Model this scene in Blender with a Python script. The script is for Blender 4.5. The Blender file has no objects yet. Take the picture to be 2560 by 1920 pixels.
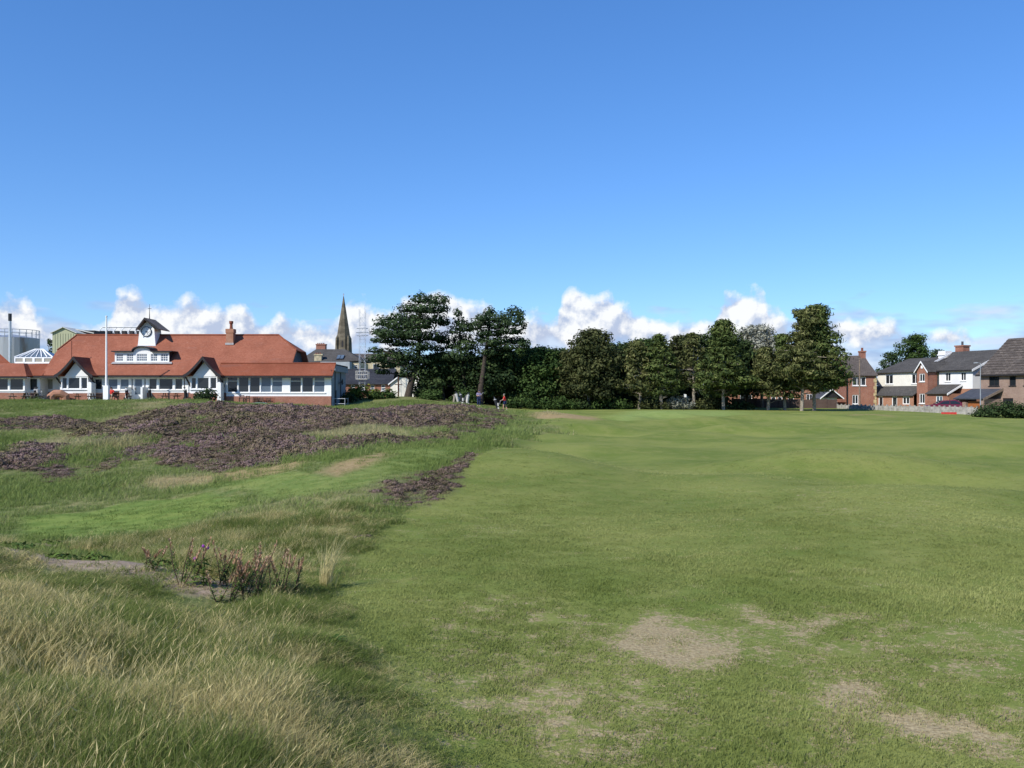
import bpy, bmesh, math, random
import numpy as np
from mathutils import Vector, Matrix

sc = bpy.context.scene
COL = sc.collection
R = math.radians
# photograph geometry: focal length in photo pixels, horizon row, eye height
F, CXP, HYP, EYE = 2200.0, 1280.0, 985.0, 2.0

# ---------------------------------------------------------------- camera
cam = bpy.data.cameras.new('camera'); camo = bpy.data.objects.new('camera', cam); COL.objects.link(camo)
camo.location = (0, 0, EYE); camo.rotation_euler = (R(90), 0, 0)
cam.sensor_width = 36; cam.lens = 36 * F / 2560; cam.shift_y = (HYP - 960) / 2560
cam.clip_start = 0.1; cam.clip_end = 20000
sc.camera = camo

# ---------------------------------------------------------------- light
SUN_AZ, SUN_EL = 42, 39          # degrees: to the left of straight behind the camera; above the horizon
world = bpy.data.worlds.new('World'); sc.world = world; world.use_nodes = True
wt = world.node_tree
for n in list(wt.nodes): wt.nodes.remove(n)
def WN(t, **k):
    n = wt.nodes.new(t)
    for a, b in k.items(): setattr(n, a, b)
    return n
def WM(op, a, b=None, c=None, clamp=False):
    n = wt.nodes.new('ShaderNodeMath'); n.operation = op; n.use_clamp = clamp
    for i, v in enumerate((a, b, c)):
        if v is None: continue
        if isinstance(v, (int, float)): n.inputs[i].default_value = v
        else: wt.links.new(v, n.inputs[i])
    return n.outputs[0]
sky = WN('ShaderNodeTexSky', sky_type='NISHITA')
sky.sun_disc = False; sky.sun_elevation = R(SUN_EL); sky.sun_rotation = R(180 + SUN_AZ)
sky.air_density = 1.0; sky.dust_density = 0.0; sky.ozone_density = 2.6; sky.altitude = 0
sky_col = sky.outputs[0]
tc = WN('ShaderNodeTexCoord'); sp = WN('ShaderNodeSeparateXYZ'); wt.links.new(tc.outputs['Generated'], sp.inputs[0])
az = WM('ARCTAN2', sp.outputs[0], sp.outputs[1])
el = WM('ARCSINE', sp.outputs[2])
def noise(scale, detail, rough, ox=0.0, oy=0.0, sx=1.0, sy=1.0, seed=0.0):
    cmb = WN('ShaderNodeCombineXYZ')
    wt.links.new(WM('MULTIPLY_ADD', az, sx, ox + seed * 3.7), cmb.inputs[0]); wt.links.new(WM('MULTIPLY_ADD', el, sy, oy), cmb.inputs[1])
    n = WN('ShaderNodeTexNoise'); n.noise_dimensions = '2D'
    n.inputs['Scale'].default_value = scale; n.inputs['Detail'].default_value = detail; n.inputs['Roughness'].default_value = rough
    wt.links.new(cmb.outputs[0], n.inputs['Vector']); return n.outputs[0]
# skyline of the cumulus bank: cloud-top row in the photo at each column, turned into elevation over azimuth
TOPS = [(-120, 800), (-60, 760), (0, 735), (20, 726), (50, 732), (85, 765), (105, 806), (200, 818), (262, 805), (285, 752), (310, 722), (345, 722), (380, 746),
        (440, 752), (480, 742), (540, 760), (600, 756), (640, 792), (665, 806), (700, 788), (740, 792), (800, 806), (845, 795), (865, 742), (900, 738), (950, 772),
        (990, 764), (1020, 734), (1060, 738), (1090, 730), (1112, 720), (1140, 726), (1180, 750), (1230, 756), (1270, 792), (1330, 796), (1398, 776), (1416, 714),
        (1450, 714), (1480, 737), (1515, 722), (1545, 747), (1620, 770), (1660, 782), (1690, 803), (1750, 792), (1785, 790), (1803, 738), (1840, 712), (1880, 716),
        (1912, 732), (1925, 766), (1950, 774), (1975, 803), (2060, 814), (2080, 778), (2110, 776), (2150, 797), (2180, 783), (2230, 792), (2262, 818), (2330, 828),
        (2400, 818), (2425, 828), (2455, 850), (2482, 838), (2510, 838), (2545, 856), (2620, 835), (2700, 780)]
AR, ER = .66, .16
fc = WN('ShaderNodeFloatCurve'); cv = fc.mapping.curves[0]; first = True
for (px, py) in TOPS:
    a0 = math.atan((px - CXP) / F); e0 = math.atan((HYP - py) / F * math.cos(a0))
    x, y = (a0 + AR) / (2 * AR), e0 / ER
    cv.points.new(x, y)
cv.points[0].location = (0, .3); cv.points[-1].location = (1, .3)
fc.mapping.update(); fc.inputs['Factor'].default_value = 1.0
wt.links.new(WM('MULTIPLY_ADD', az, .5 / AR, .5, clamp=True), fc.inputs['Value'])
top = WM('MULTIPLY', fc.outputs[0], ER)
outside = WM('MULTIPLY', WM('SUBTRACT', WM('ABSOLUTE', az), .60), 12, clamp=True)     # round the rest of the horizon: the same kind of bank
gtop = WM('MULTIPLY_ADD', WM('SUBTRACT', noise(7, 2, .6, sy=0, seed=4.), .5), .22, .085)
top = WM('ADD', WM('MULTIPLY', top, WM('SUBTRACT', 1.0, outside)), WM('MULTIPLY', gtop, outside))
field = WM('MULTIPLY', WM('SUBTRACT', top, el), 46.0)
field = WM('MINIMUM', field, 1.4)
field = WM('MINIMUM', field, WM('MULTIPLY_ADD', WM('SUBTRACT', el, .052), 40.0, .2))       # flat bases
n1 = noise(26, 5.5, .56, seed=1.3)
n1o = noise(26, 5.5, .56, ox=-.006, oy=.009, seed=1.3)
dens = WM('MULTIPLY_ADD', WM('SUBTRACT', n1, .5), 2.3, field)
cum = WM('MULTIPLY', dens, 1.7, clamp=True)
# flat grey-blue layer low on the horizon, in bands
n2 = noise(9, 3, .55, sx=1, sy=4.5, seed=7.7)
lay = WM('MULTIPLY_ADD', WM('SUBTRACT', n2, .5), 3.2, WM('MULTIPLY', WM('SUBTRACT', .088, el), 20))
lay = WM('MULTIPLY', lay, 1.3, clamp=True)
lay = WM('MULTIPLY', lay, WM('GREATER_THAN', el, -.02))
# light on the heaps: bright towards the sun side, blue-grey at the flat bases
emb = WM('MULTIPLY', WM('SUBTRACT', n1, n1o), 5.0)
thick = WM('MULTIPLY', WM('SUBTRACT', dens, .35), .16)
base = WM('MULTIPLY', WM('SUBTRACT', el, .062), 14.0, clamp=True)
lum = WM('ADD', WM('ADD', WM('MULTIPLY_ADD', base, .75, .34), emb), thick, clamp=True)
def cmix(f, a, b):
    m = WN('ShaderNodeMix'); m.data_type = 'RGBA'
    wt.links.new(f, m.inputs['Factor'])
    for i, v in ((6, a), (7, b)):
        if isinstance(v, tuple): m.inputs[i].default_value = v
        else: wt.links.new(v, m.inputs[i])
    return m.outputs[2]
K = .80 / .1
ccol = cmix(lum, (.50 * K, .58 * K, .76 * K, 1), (.98 * K, .99 * K, 1.0 * K, 1))
n3 = noise(14, 3, .6, sx=1, sy=3, seed=3.1)
lcol = cmix(WM('MULTIPLY', WM('SUBTRACT', n3, .42), 4.0, clamp=True), (.37 * K, .49 * K, .75 * K, 1), (.66 * K, .75 * K, .92 * K, 1))
wbm = WN('ShaderNodeMix'); wbm.data_type = 'RGBA'; wbm.blend_type = 'MULTIPLY'; wbm.inputs[0].default_value = 1; wbm.inputs[7].default_value = (1.06, 1.14, 1.42, 1)
wt.links.new(sky_col, wbm.inputs[6]); cmix_w = wbm.outputs[2]
hs = WN('ShaderNodeHueSaturation'); hs.inputs['Saturation'].default_value = 1.15; wt.links.new(cmix_w, hs.inputs['Color'])
# camera-like tone of the blue: flatter towards the horizon
def cmul(a, col):
    m = WN('ShaderNodeMix'); m.data_type = 'RGBA'; m.blend_type = 'MULTIPLY'; m.inputs[0].default_value = 1; m.inputs[7].default_value = col; wt.links.new(a, m.inputs[6]); return m.outputs[2]
gm_ = WN('ShaderNodeGamma'); gm_.inputs[1].default_value = .8; wt.links.new(cmul(hs.outputs[0], (.127, .127, .127, 1)), gm_.inputs[0])
sky_t = cmul(gm_.outputs[0], (.62 / .127, .787 / .127, .93 / .127, 1))
c = cmix(WM('MULTIPLY', lay, .85), sky_t, lcol)
c = cmix(WM('MULTIPLY', cum, .96), c, ccol)
world.cycles.sampling_method = 'MANUAL'; world.cycles.sample_map_resolution = 256
bg = WN('ShaderNodeBackground'); bg.inputs[1].default_value = .1; wt.links.new(c, bg.inputs[0])
wo = WN('ShaderNodeOutputWorld'); wt.links.new(bg.outputs[0], wo.inputs[0])

sl = bpy.data.lights.new('sun', 'SUN'); sun = bpy.data.objects.new('sun', sl); COL.objects.link(sun)
sl.energy = 4.2; sl.angle = R(.53); sl.color = (1.0, .955, .88)
sd = Vector((-math.sin(R(SUN_AZ)) * math.cos(R(SUN_EL)), -math.cos(R(SUN_AZ)) * math.cos(R(SUN_EL)), math.sin(R(SUN_EL))))
sun.rotation_euler = sd.to_track_quat('Z', 'Y').to_euler(); sun.location = (-40, -40, 60)
sc.view_settings.view_transform = 'Standard'; sc.view_settings.look = 'None'
sc.view_settings.exposure = 0.35; sc.view_settings.gamma = 1.0; sc.view_settings.use_curve_mapping = False
sc.render.engine = 'CYCLES'

# ---------------------------------------------------------------- helpers
def tag(o, label=None, cat=None, group=None, kind=None):
    if label: o['label'] = label
    if cat: o['category'] = cat
    if group: o['group'] = group
    if kind: o['kind'] = kind
    return o
def thing(name, label, cat, loc=(0, 0, 0), rz=0.0, group=None):
    o = bpy.data.objects.new(name, None); o.empty_display_size = .3; COL.objects.link(o)
    o.location = loc; o.rotation_euler = (0, 0, rz)
    return tag(o, label, cat, group)
def P(px, py, Y):
    """photo pixel at distance Y -> world point"""
    return ((px - CXP) / F * Y, Y, EYE - (py - HYP) / F * Y)
MATS = {}
class NT:
    def __init__(s, name):
        s.m = bpy.data.materials.new(name); s.m.use_nodes = True; s.t = s.m.node_tree
        s.b = s.t.nodes['Principled BSDF']; s.out = s.t.nodes['Material Output']
        MATS[name] = s.m
    def n(s, t, **k):
        n = s.t.nodes.new(t)
        for a, b in k.items(): setattr(n, a, b)
        return n
    def l(s, a, b): s.t.links.new(a, b)
    def noise(s, scale, detail=4, rough=.55, vec=None, sc3=None):
        n = s.n('ShaderNodeTexNoise'); n.inputs['Scale'].default_value = scale
        n.inputs['Detail'].default_value = detail; n.inputs['Roughness'].default_value = rough
        if sc3:
            mp = s.n('ShaderNodeMapping'); mp.inputs['Scale'].default_value = sc3; s.l(vec, mp.inputs[0]); vec = mp.outputs[0]
        if vec is not None: s.l(vec, n.inputs['Vector'])
        return n.outputs[0]
    def math(s, op, a, b=None, c=None, clamp=False):
        n = s.n('ShaderNodeMath', operation=op); n.use_clamp = clamp
        for i, v in enumerate((a, b, c)):
            if v is None: continue
            if isinstance(v, (int, float)): n.inputs[i].default_value = v
            else: s.l(v, n.inputs[i])
        return n.outputs[0]
    def mix(s, f, a, b, bt='MIX'):
        m = s.n('ShaderNodeMix'); m.data_type = 'RGBA'; m.blend_type = bt
        if isinstance(f, (int, float)): m.inputs[0].default_value = f
        else: s.l(f, m.inputs[0])
        for i, v in ((6, a), (7, b)):
            if isinstance(v, tuple): m.inputs[i].default_value = v if len(v) == 4 else v + (1,)
            else: s.l(v, m.inputs[i])
        return m.outputs[2]
    def step(s, v, lo, hi):
        n = s.n('ShaderNodeMapRange'); n.interpolation_type = 'SMOOTHSTEP'
        n.inputs[1].default_value = lo; n.inputs[2].default_value = hi; s.l(v, n.inputs[0]); return n.outputs[0]
    def attr(s, name, inst=False):
        n = s.n('ShaderNodeAttribute'); n.attribute_name = name
        n.attribute_type = 'INSTANCER' if inst else 'GEOMETRY'; return n.outputs['Fac']
    def bump(s, h, strength=.3, dist=.02):
        b = s.n('ShaderNodeBump'); b.inputs['Strength'].default_value = strength; b.inputs['Distance'].default_value = dist
        s.l(h, b.inputs['Height']); s.l(b.outputs[0], s.b.inputs['Normal'])
    def fin(s, col, rough=.8, spec=.3, metal=0.0):
        if isinstance(col, tuple): s.b.inputs['Base Color'].default_value = col if len(col) == 4 else col + (1,)
        else: s.l(col, s.b.inputs['Base Color'])
        s.b.inputs['Roughness'].default_value = rough; s.b.inputs['Specular IOR Level'].default_value = spec
        s.b.inputs['Metallic'].default_value = metal
        return s.m
def objco(t): return t.n('ShaderNodeTexCoord').outputs['Object']
def geoco(t): return t.n('ShaderNodeNewGeometry').outputs['Position']
def plain(name, col, rough=.7, spec=.3, var=.18, scale=3.0, metal=0.0):
    t = NT(name); v = t.noise(scale, 5, .6, geoco(t))
    a = tuple(x * (1 - var) for x in col); b = tuple(min(1, x * (1 + var)) for x in col)
    return t.fin(t.mix(t.step(v, .3, .7), a, b), rough, spec, metal)

class MB:
    """collects polygons, then links them as one mesh object"""
    def __init__(s): s.v = []; s.f = []
    def poly(s, pts):
        i = len(s.v); s.v += [tuple(p) for p in pts]; s.f.append(tuple(range(i, i + len(pts)))); return s
    def box(s, x0, x1, y0, y1, z0, z1):
        i = len(s.v)
        s.v += [(x0, y0, z0), (x1, y0, z0), (x1, y1, z0), (x0, y1, z0), (x0, y0, z1), (x1, y0, z1), (x1, y1, z1), (x0, y1, z1)]
        for q in ((0, 3, 2, 1), (4, 5, 6, 7), (0, 1, 5, 4), (1, 2, 6, 5), (2, 3, 7, 6), (3, 0, 4, 7)): s.f.append(tuple(i + k for k in q))
        return s
    def prism(s, pts, d):
        """polygon swept by vector d"""
        n = len(pts); i = len(s.v); d = Vector(d); pts = [Vector(p) for p in pts]
        s.v += [tuple(p) for p in pts] + [tuple(p + d) for p in pts]
        nrm = Vector((0, 0, 0))
        for k in range(n):
            a, b = pts[k], pts[(k + 1) % n]
            nrm += Vector(((a.y - b.y) * (a.z + b.z), (a.z - b.z) * (a.x + b.x), (a.x - b.x) * (a.y + b.y)))
        flip = nrm.dot(d) > 0
        A = tuple(range(i, i + n)); B = tuple(range(i + n, i + 2 * n))
        s.f.append(A[::-1] if flip else A); s.f.append(B if flip else B[::-1])
        for k in range(n):
            q = (i + k, i + (k + 1) % n, i + n + (k + 1) % n, i + n + k)
            s.f.append(q if flip else q[::-1])
        return s
    def slab(s, pts, th):
        """roof sheet: polygon thickened downwards along its normal"""
        a, b, c_ = (Vector(p) for p in pts[:3]); n = (b - a).cross(c_ - a).normalized()
        if n.z > 0: n = -n
        return s.prism(pts, n * th)
    def tube(s, pts, rad, n=8, cap=True):
        pts = [Vector(p) for p in pts]
        if isinstance(rad, (int, float)): rad = [rad] * len(pts)
        i0 = len(s.v); ref = None
        for k, p in enumerate(pts):
            d = (pts[min(k + 1, len(pts) - 1)] - pts[max(k - 1, 0)]).normalized()
            if ref is None: ref = Vector((1, 0, 0)) if abs(d.x) < .8 else Vector((0, 1, 0))
            u = ref - d * ref.dot(d); u.normalize(); ref = u; w = d.cross(u)
            for j in range(n):
                a = 2 * math.pi * j / n; s.v.append(tuple(p + (u * math.cos(a) + w * math.sin(a)) * rad[k]))
        for k in range(len(pts) - 1):
            for j in range(n):
                s.f.append((i0 + k * n + j, i0 + k * n + (j + 1) % n, i0 + (k + 1) * n + (j + 1) % n, i0 + (k + 1) * n + j))
        if cap:
            s.f.append(tuple(i0 + j for j in reversed(range(n)))); e = i0 + (len(pts) - 1) * n; s.f.append(tuple(e + j for j in range(n)))
        return s
    def build(s, name, mat, parent=None, world=False, smooth=False):
        v = s.v
        if world and parent is not None:
            l = parent.location; v = [(p[0] - l.x, p[1] - l.y, p[2] - l.z) for p in v]
        me = bpy.data.meshes.new(name); me.from_pydata(v, [], s.f); me.update()
        if smooth:
            for p in me.polygons: p.use_smooth = True
        me.materials.append(MATS[mat] if isinstance(mat, str) else mat)
        o = bpy.data.objects.new(name, me); COL.objects.link(o)
        if parent is not None: o.parent = parent
        return o
def np_mesh(name, V, faces_quads=None, tris=None, mat=None, attrs=None, parent=None, link=True, smooth=False):
    """fast mesh from arrays; faces (N,4) and/or (M,3)"""
    me = bpy.data.meshes.new(name); V = np.asarray(V, np.float32)
    me.vertices.add(len(V)); me.vertices.foreach_set('co', V.ravel())
    li = []; st = []; n = 0
    for arr in (faces_quads, tris):
        if arr is None or len(arr) == 0: continue
        arr = np.asarray(arr, np.int32); k = arr.shape[1]
        li.append(arr.ravel()); st.append(n + np.arange(len(arr)) * k); n += arr.size
    if li:
        li = np.concatenate(li); st = np.concatenate(st).astype(np.int32)
        me.loops.add(len(li)); me.loops.foreach_set('vertex_index', li.astype(np.int32))
        me.polygons.add(len(st)); me.polygons.foreach_set('loop_start', st)
        if smooth: me.polygons.foreach_set('use_smooth', np.ones(len(st), bool))
    for k, a in (attrs or {}).items():
        a = np.asarray(a, np.float32)
        at = me.attributes.new(k, 'FLOAT_VECTOR' if a.ndim == 2 else 'FLOAT', 'POINT')
        at.data.foreach_set('vector' if a.ndim == 2 else 'value', a.ravel())
    me.update(calc_edges=True)
    if mat: me.materials.append(MATS[mat] if isinstance(mat, str) else mat)
    o = bpy.data.objects.new(name, me)
    if link: COL.objects.link(o)
    if parent is not None: o.parent = parent
    return o
# smooth value noise in the plane
def _hash(i, j, seed):
    h = (i.astype(np.int64) * 374761393 + j.astype(np.int64) * 668265263 + seed * 974634777) & 0x7fffffff
    h = ((h ^ (h >> 13)) * 1274126177) & 0x7fffffff
    return ((h ^ (h >> 16)) & 0xffff) / 65535.0
def vnoise(x, y, seed=0):
    i = np.floor(x); j = np.floor(y); a = x - i; b = y - j
    a = a * a * a * (a * (a * 6 - 15) + 10); b = b * b * b * (b * (b * 6 - 15) + 10)
    i = i.astype(np.int64); j = j.astype(np.int64)
    return ((_hash(i, j, seed) * (1 - a) + _hash(i + 1, j, seed) * a) * (1 - b) + (_hash(i, j + 1, seed) * (1 - a) + _hash(i + 1, j + 1, seed) * a) * b) * 2 - 1
def fbm(x, y, seed=0, oct=3):
    s = 0; a = 1.0; t = 0
    for k in range(oct):
        s = s + a * vnoise(x * 2 ** k + 17.3 * k, y * 2 ** k - 9.1 * k, seed + k); t += a; a *= .5
    return s / t
# ================================================================ the lie of the land
# (photo column, distance, height) -> smooth surface through all of them
CP = []
def cp(px, *yz):
    for (Y, Z) in yz: CP.append(((px - CXP) / F, Y, Z))
cp(-400, (3, .5), (6, .6), (9, .5), (14, -.5), (20, -.7), (28, -.75), (38, -.5), (50, -.1), (65, .2), (78, 1.1), (84, 1.35), (95, 1.35), (130, 1.3))
cp(0, (3, .40), (5, .44), (7, .40), (8.1, .37), (9.1, .47), (10.2, .2), (14, -.5), (20, -.7), (28, -.75), (38, -.5), (50, -.1), (65, .2), (78, 1.1), (84, 1.35), (95, 1.35), (130, 1.3))
cp(300, (3, .40), (5, .36), (7, .26), (8, .22), (9, .32), (10, .08), (13, -.35), (18, -.6), (26, -.6), (35, -.35), (50, .1), (62, .45), (75, 1.0), (84, 1.33), (95, 1.35), (130, 1.2))
cp(520, (3.4, .38), (6, .24), (7.5, .10), (8.5, .18), (12, -.15), (17, -.4), (25, -.4), (35, 0), (48, .58), (62, 1.08), (72, 1.15), (86, 1.25), (95, 1.3), (130, 1.0))
cp(720, (4, .33), (6, .2), (8.2, .06), (10, -.05), (16, -.2), (24, -.05), (34, .3), (48, .82), (60, 1.0), (75, .85), (95, .45), (130, .8))
cp(900, (4, .25), (6, .1), (8, 0), (14, 0), (22, .1), (32, .3), (45, .66), (58, .87), (75, .72), (95, .7), (106, 1.5), (130, 1.0))
cp(1020, (4, .15), (8, 0), (20, .08), (32, .28), (48, .58), (60, .8), (75, .8), (96, 1.2), (106, 1.72), (130, 1.0))
cp(1110, (5, .05), (20, .05), (32, .25), (48, .55), (60, .85), (75, .9), (100, 1.1), (115, 1.2))
cp(1200, (4, .03), (10, 0), (28, .05), (45, .3), (60, .6), (75, .65), (95, .66), (115, .8))
cp(1265, (15, -.03), (45, .1), (60, .25), (80, .22), (93, .2), (115, .5))
cp(1420, (5, 0), (10, 0), (20, -.05), (35, -.05), (50, .08), (64, .15), (72, .4), (80, .2), (92, .22), (105, .15), (130, .5))
cp(1700, (5, 0), (10, 0), (20, -.05), (35, -.1), (55, 0), (75, .0), (83, .1), (92, .25), (100, .15), (112, .2), (130, .5))
cp(2000, (5, 0), (10, 0), (20, -.05), (35, -.08), (55, 0), (75, -.02), (90, .05), (102, .0), (115, .05), (135, .3))
cp(2300, (5, .02), (10, .02), (20, 0), (35, -.05), (55, -.05), (75, -.1), (95, -.15), (110, -.1), (130, .2))
cp(2560, (5, .05), (10, .05), (20, .03), (35, 0), (55, -.1), (75, -.25), (88, -.5), (105, -.3), (130, .1))
cp(3000, (5, .1), (10, .1), (20, .1), (35, 0), (55, -.1), (75, -.3), (100, -.3), (130, .1))
_cp = np.array(CP); _X = _cp[:, 0] * _cp[:, 1]
def _uv(X, Y):
    th = np.clip(np.arctan2(X, Y), -.72, .72); r = np.clip(np.hypot(X, Y), 2.8, 150)
    return th * 2.2, np.log(r + 2)
_cu, _cv = _uv(_X, _cp[:, 1])
def _k(r2): return np.where(r2 > 1e-12, r2 * np.log(np.maximum(r2, 1e-12)), 0)
_n = len(_cp); _A = np.zeros((_n + 3, _n + 3))
_A[:_n, :_n] = _k((_cu[:, None] - _cu) ** 2 + (_cv[:, None] - _cv) ** 2) + np.eye(_n) * .004
_A[:_n, _n:] = np.c_[np.ones(_n), _cu, _cv]; _A[_n:, :_n] = _A[:_n, _n:].T
_w = np.linalg.solve(_A, np.r_[_cp[:, 2], 0, 0, 0])
def Xedge(Y):   # where the long rough ends and the mown fairway starts
    return np.interp(Y, [0, 2, 4.5, 6, 7.6, 9.5, 12.7, 16, 20, 26.7, 35, 51, 62, 72, 80, 95, 130],
                     [-.1, -.15, -.4, -.85, -1.35, -1.9, -2.15, -2.3, -1.9, -.7, .2, 1.6, 2.2, 2.0, 0, -1.5, -4])
def ground_h(X, Y, fine=True):
    X = np.atleast_1d(np.asarray(X, float)); Y = np.atleast_1d(np.asarray(Y, float))
    shp = X.shape; X = X.ravel(); Y = Y.ravel()
    u, v = _uv(X, Y); Z = np.empty_like(u)
    for i in range(0, len(u), 40000):
        s_ = slice(i, i + 40000)
        Z[s_] = _k((u[s_, None] - _cu) ** 2 + (v[s_, None] - _cv) ** 2) @ _w[:_n] + _w[_n] + _w[_n + 1] * u[s_] + _w[_n + 2] * v[s_]
    th = np.abs(np.arctan2(X, Y)); r = np.hypot(X, Y)
    b = np.clip((th - .8) / 1.6, 0, 1); Z = Z * (1 - b) + .3 * b
    b = np.clip((r - 135) / 60, 0, 1); Z = Z * (1 - b) + .6 * b
    if fine:
        far = np.clip((r - 7) / 10, 0, 1) * np.clip((100 - r) / 25, 0, 1)
        rough_ = np.clip((Xedge(Y) - X) / (.5 + .02 * r) + .5, 0, 1)
        und = .34 * fbm(X / 7.5, Y / 8, 3, 2) + .36 * vnoise(X / 4.6 + 3, Y / 4.2, 9) * np.clip((r - 12) / 10, .25, 1)
        rgh = .14 * fbm(X / 4.5, Y / 6, 21, 3) + .05 * vnoise(X / 1.3, Y / 1.6, 5)
        Z = Z + far * (und * (1 - rough_) + rgh * rough_)
        Z = Z + np.clip((9 - r) / 3, 0, 1) * rough_ * .05 * fbm(X / 1.1, Y / 1.1, 31, 2)
    return Z.reshape(shp)
def gz(x, y): return float(ground_h([x], [y])[0])
_rows = np.r_[np.arange(2.5, 20, .12), np.arange(20, 60, .4), np.arange(60, 120, .8)]
def hit(px, py):
    """the ground point seen at a photo pixel"""
    X = (px - CXP) / F * _rows; Zs = EYE - (py - HYP) / F * _rows
    d = Zs - ground_h(X, _rows, False); k = np.argmax(d < 0) if (d < 0).any() else len(_rows) - 1
    return X[k], _rows[k]
def poly_hit(pts): return np.array([hit(*p) for p in pts])
def sdist(X, Y, poly):
    """signed distance to polygon, positive inside, scaled by the viewing distance"""
    d = np.full(X.shape, 1e9); ins = np.zeros(X.shape, bool); n = len(poly)
    for i in range(n):
        x1, y1 = poly[i]; x2, y2 = poly[(i + 1) % n]; ex, ey = x2 - x1, y2 - y1
        t = np.clip(((X - x1) * ex + (Y - y1) * ey) / (ex * ex + ey * ey + 1e-9), 0, 1)
        d = np.minimum(d, np.hypot(X - x1 - t * ex, Y - y1 - t * ey))
        c_ = ((y1 > Y) != (y2 > Y)) & (X < ex * (Y - y1) / (ey if abs(ey) > 1e-9 else 1e-9) + x1)
        ins ^= c_
    return np.where(ins, d, -d)
ZP = dict(
 heather=[([(-300, 1095), (-300, 1065), (60, 1052), (200, 1055), (330, 1050), (450, 1033), (520, 1019), (700, 1022), (860, 1028), (1000, 1026), (1180, 1021), (1230, 1040), (1090, 1062), (1000, 1075), (920, 1060), (780, 1085), (700, 1095), (1000, 1102), (980, 1115), (800, 1135), (640, 1180), (480, 1165), (420, 1150), (400, 1105), (310, 1095), (150, 1075), (0, 1085)], 1),
          ([(-300, 1150), (0, 1138), (100, 1130), (200, 1148), (235, 1192), (100, 1214), (0, 1192), (-300, 1200)], .95),
          ([(300, 1138), (405, 1133), (395, 1158), (310, 1162)], 1),
          ([(950, 1230), (1100, 1160), (1230, 1132), (1225, 1165), (1160, 1190), (1130, 1225), (960, 1268)], .7),
          ([(600, 1330), (760, 1292), (880, 1300), (940, 1345), (800, 1358), (700, 1345), (560, 1350)], .42),
          ([(1020, 1092), (1140, 1062), (1250, 1028), (1350, 1052), (1330, 1075), (1200, 1092), (1040, 1105)], .55)],
 straw=[([(0, 1108), (150, 1080), (310, 1098), (400, 1105), (420, 1150), (300, 1138), (200, 1145), (100, 1130), (0, 1135)], 1),
        ([(700, 1095), (780, 1085), (920, 1060), (1000, 1075), (1090, 1060), (1140, 1047), (1130, 1064), (1020, 1090), (960, 1102)], 1),
        ([(600, 1290), (750, 1250), (950, 1220), (930, 1290), (900, 1350), (640, 1430), (420, 1370)], .55),
        ([(300, 1055), (420, 1035), (500, 1010), (480, 1004), (300, 1040)], .5)],
 tan=[([(820, 1180), (845, 1160), (960, 1132), (985, 1137), (950, 1160), (860, 1192)], 1),
      ([(360, 1200), (640, 1178), (720, 1162), (800, 1142), (720, 1182), (560, 1215), (400, 1232)], .8),
      ([(1352, 1046), (1380, 1036), (1440, 1034), (1490, 1046), (1440, 1051)], 1),
      ([(2115, 1043), (2140, 1036), (2200, 1037), (2215, 1043)], .7)],
 lush=[([(0, 1310), (300, 1270), (560, 1235), (640, 1270), (400, 1345), (100, 1352), (0, 1345)], 1),
       ([(560, 1215), (720, 1185), (860, 1192), (1000, 1120), (1200, 1110), (1050, 1170), (900, 1230), (700, 1260)], .75)],
 sand=[([(-200, 1358), (0, 1362), (120, 1364), (300, 1380), (420, 1402), (520, 1446), (680, 1490), (620, 1522), (480, 1505), (330, 1468), (180, 1434), (60, 1412), (0, 1404), (-200, 1395)], 1)],
 dry=[([(1375, 1560), (1480, 1522), (1700, 1515), (1800, 1560), (1900, 1625), (1870, 1665), (1640, 1650), (1520, 1610)], .80),
      ([(1950, 1760), (2150, 1700), (2400, 1800), (2560, 1760), (2560, 1920), (2050, 1920)], .84),
      ([(1850, 1575), (2250, 1572), (2300, 1612), (1900, 1625)], .7), ([(1700, 1540), (2300, 1540), (2700, 1650), (2700, 1960), (1750, 1960), (1900, 1750)], .40), ([(1050, 1490), (1420, 1500), (1800, 1660), (1780, 1950), (1120, 1950), (1000, 1700)], .40), ([(1100, 1515), (1330, 1532), (1300, 1555), (1110, 1535)], .55),
      ([(1150, 1640), (1500, 1640), (1700, 1720), (1650, 1900), (1200, 1900)], .5),
      ([(1960, 1250), (2080, 1225), (2150, 1235), (2300, 1300), (2400, 1330), (2300, 1345), (2050, 1290)], .3)],
 green=[([(1500, 1034), (1620, 1026), (1800, 1026), (1900, 1030), (1860, 1040), (1700, 1043), (1540, 1042)], 1)])
ZW = {k: [(poly_hit(p), w) for p, w in v] for k, v in ZP.items()}
def zone(name, X, Y):
    r = np.hypot(X, Y); out = np.zeros(X.shape)
    ja = {'dry': 2.6, 'heather': 1.7, 'straw': 1.5}.get(name, 1.0)
    jx = X + .035 * ja * r * fbm(X / (.08 * r + .1), Y / (.16 * r + .1), 41, 3); jy = Y + .07 * ja * r * fbm(X / (.08 * r + .1) + 9, Y / (.16 * r + .1), 43, 3)
    for poly, w in ZW[name]:
        wd = {'green': .05, 'dry': .09, 'heather': .03}.get(name, .02) * r + .05
        out = np.maximum(out, w * np.clip(sdist(jx, jy, poly) / wd + .5, 0, 1))
    return out
def rough_mask(X, Y):
    r = np.hypot(X, Y)
    return np.clip((Xedge(Y) + .06 * r * fbm(X / 1.5, Y / 2.2, 51, 3) - X) / (.15 + .02 * r) + .5, 0, 1)

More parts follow.
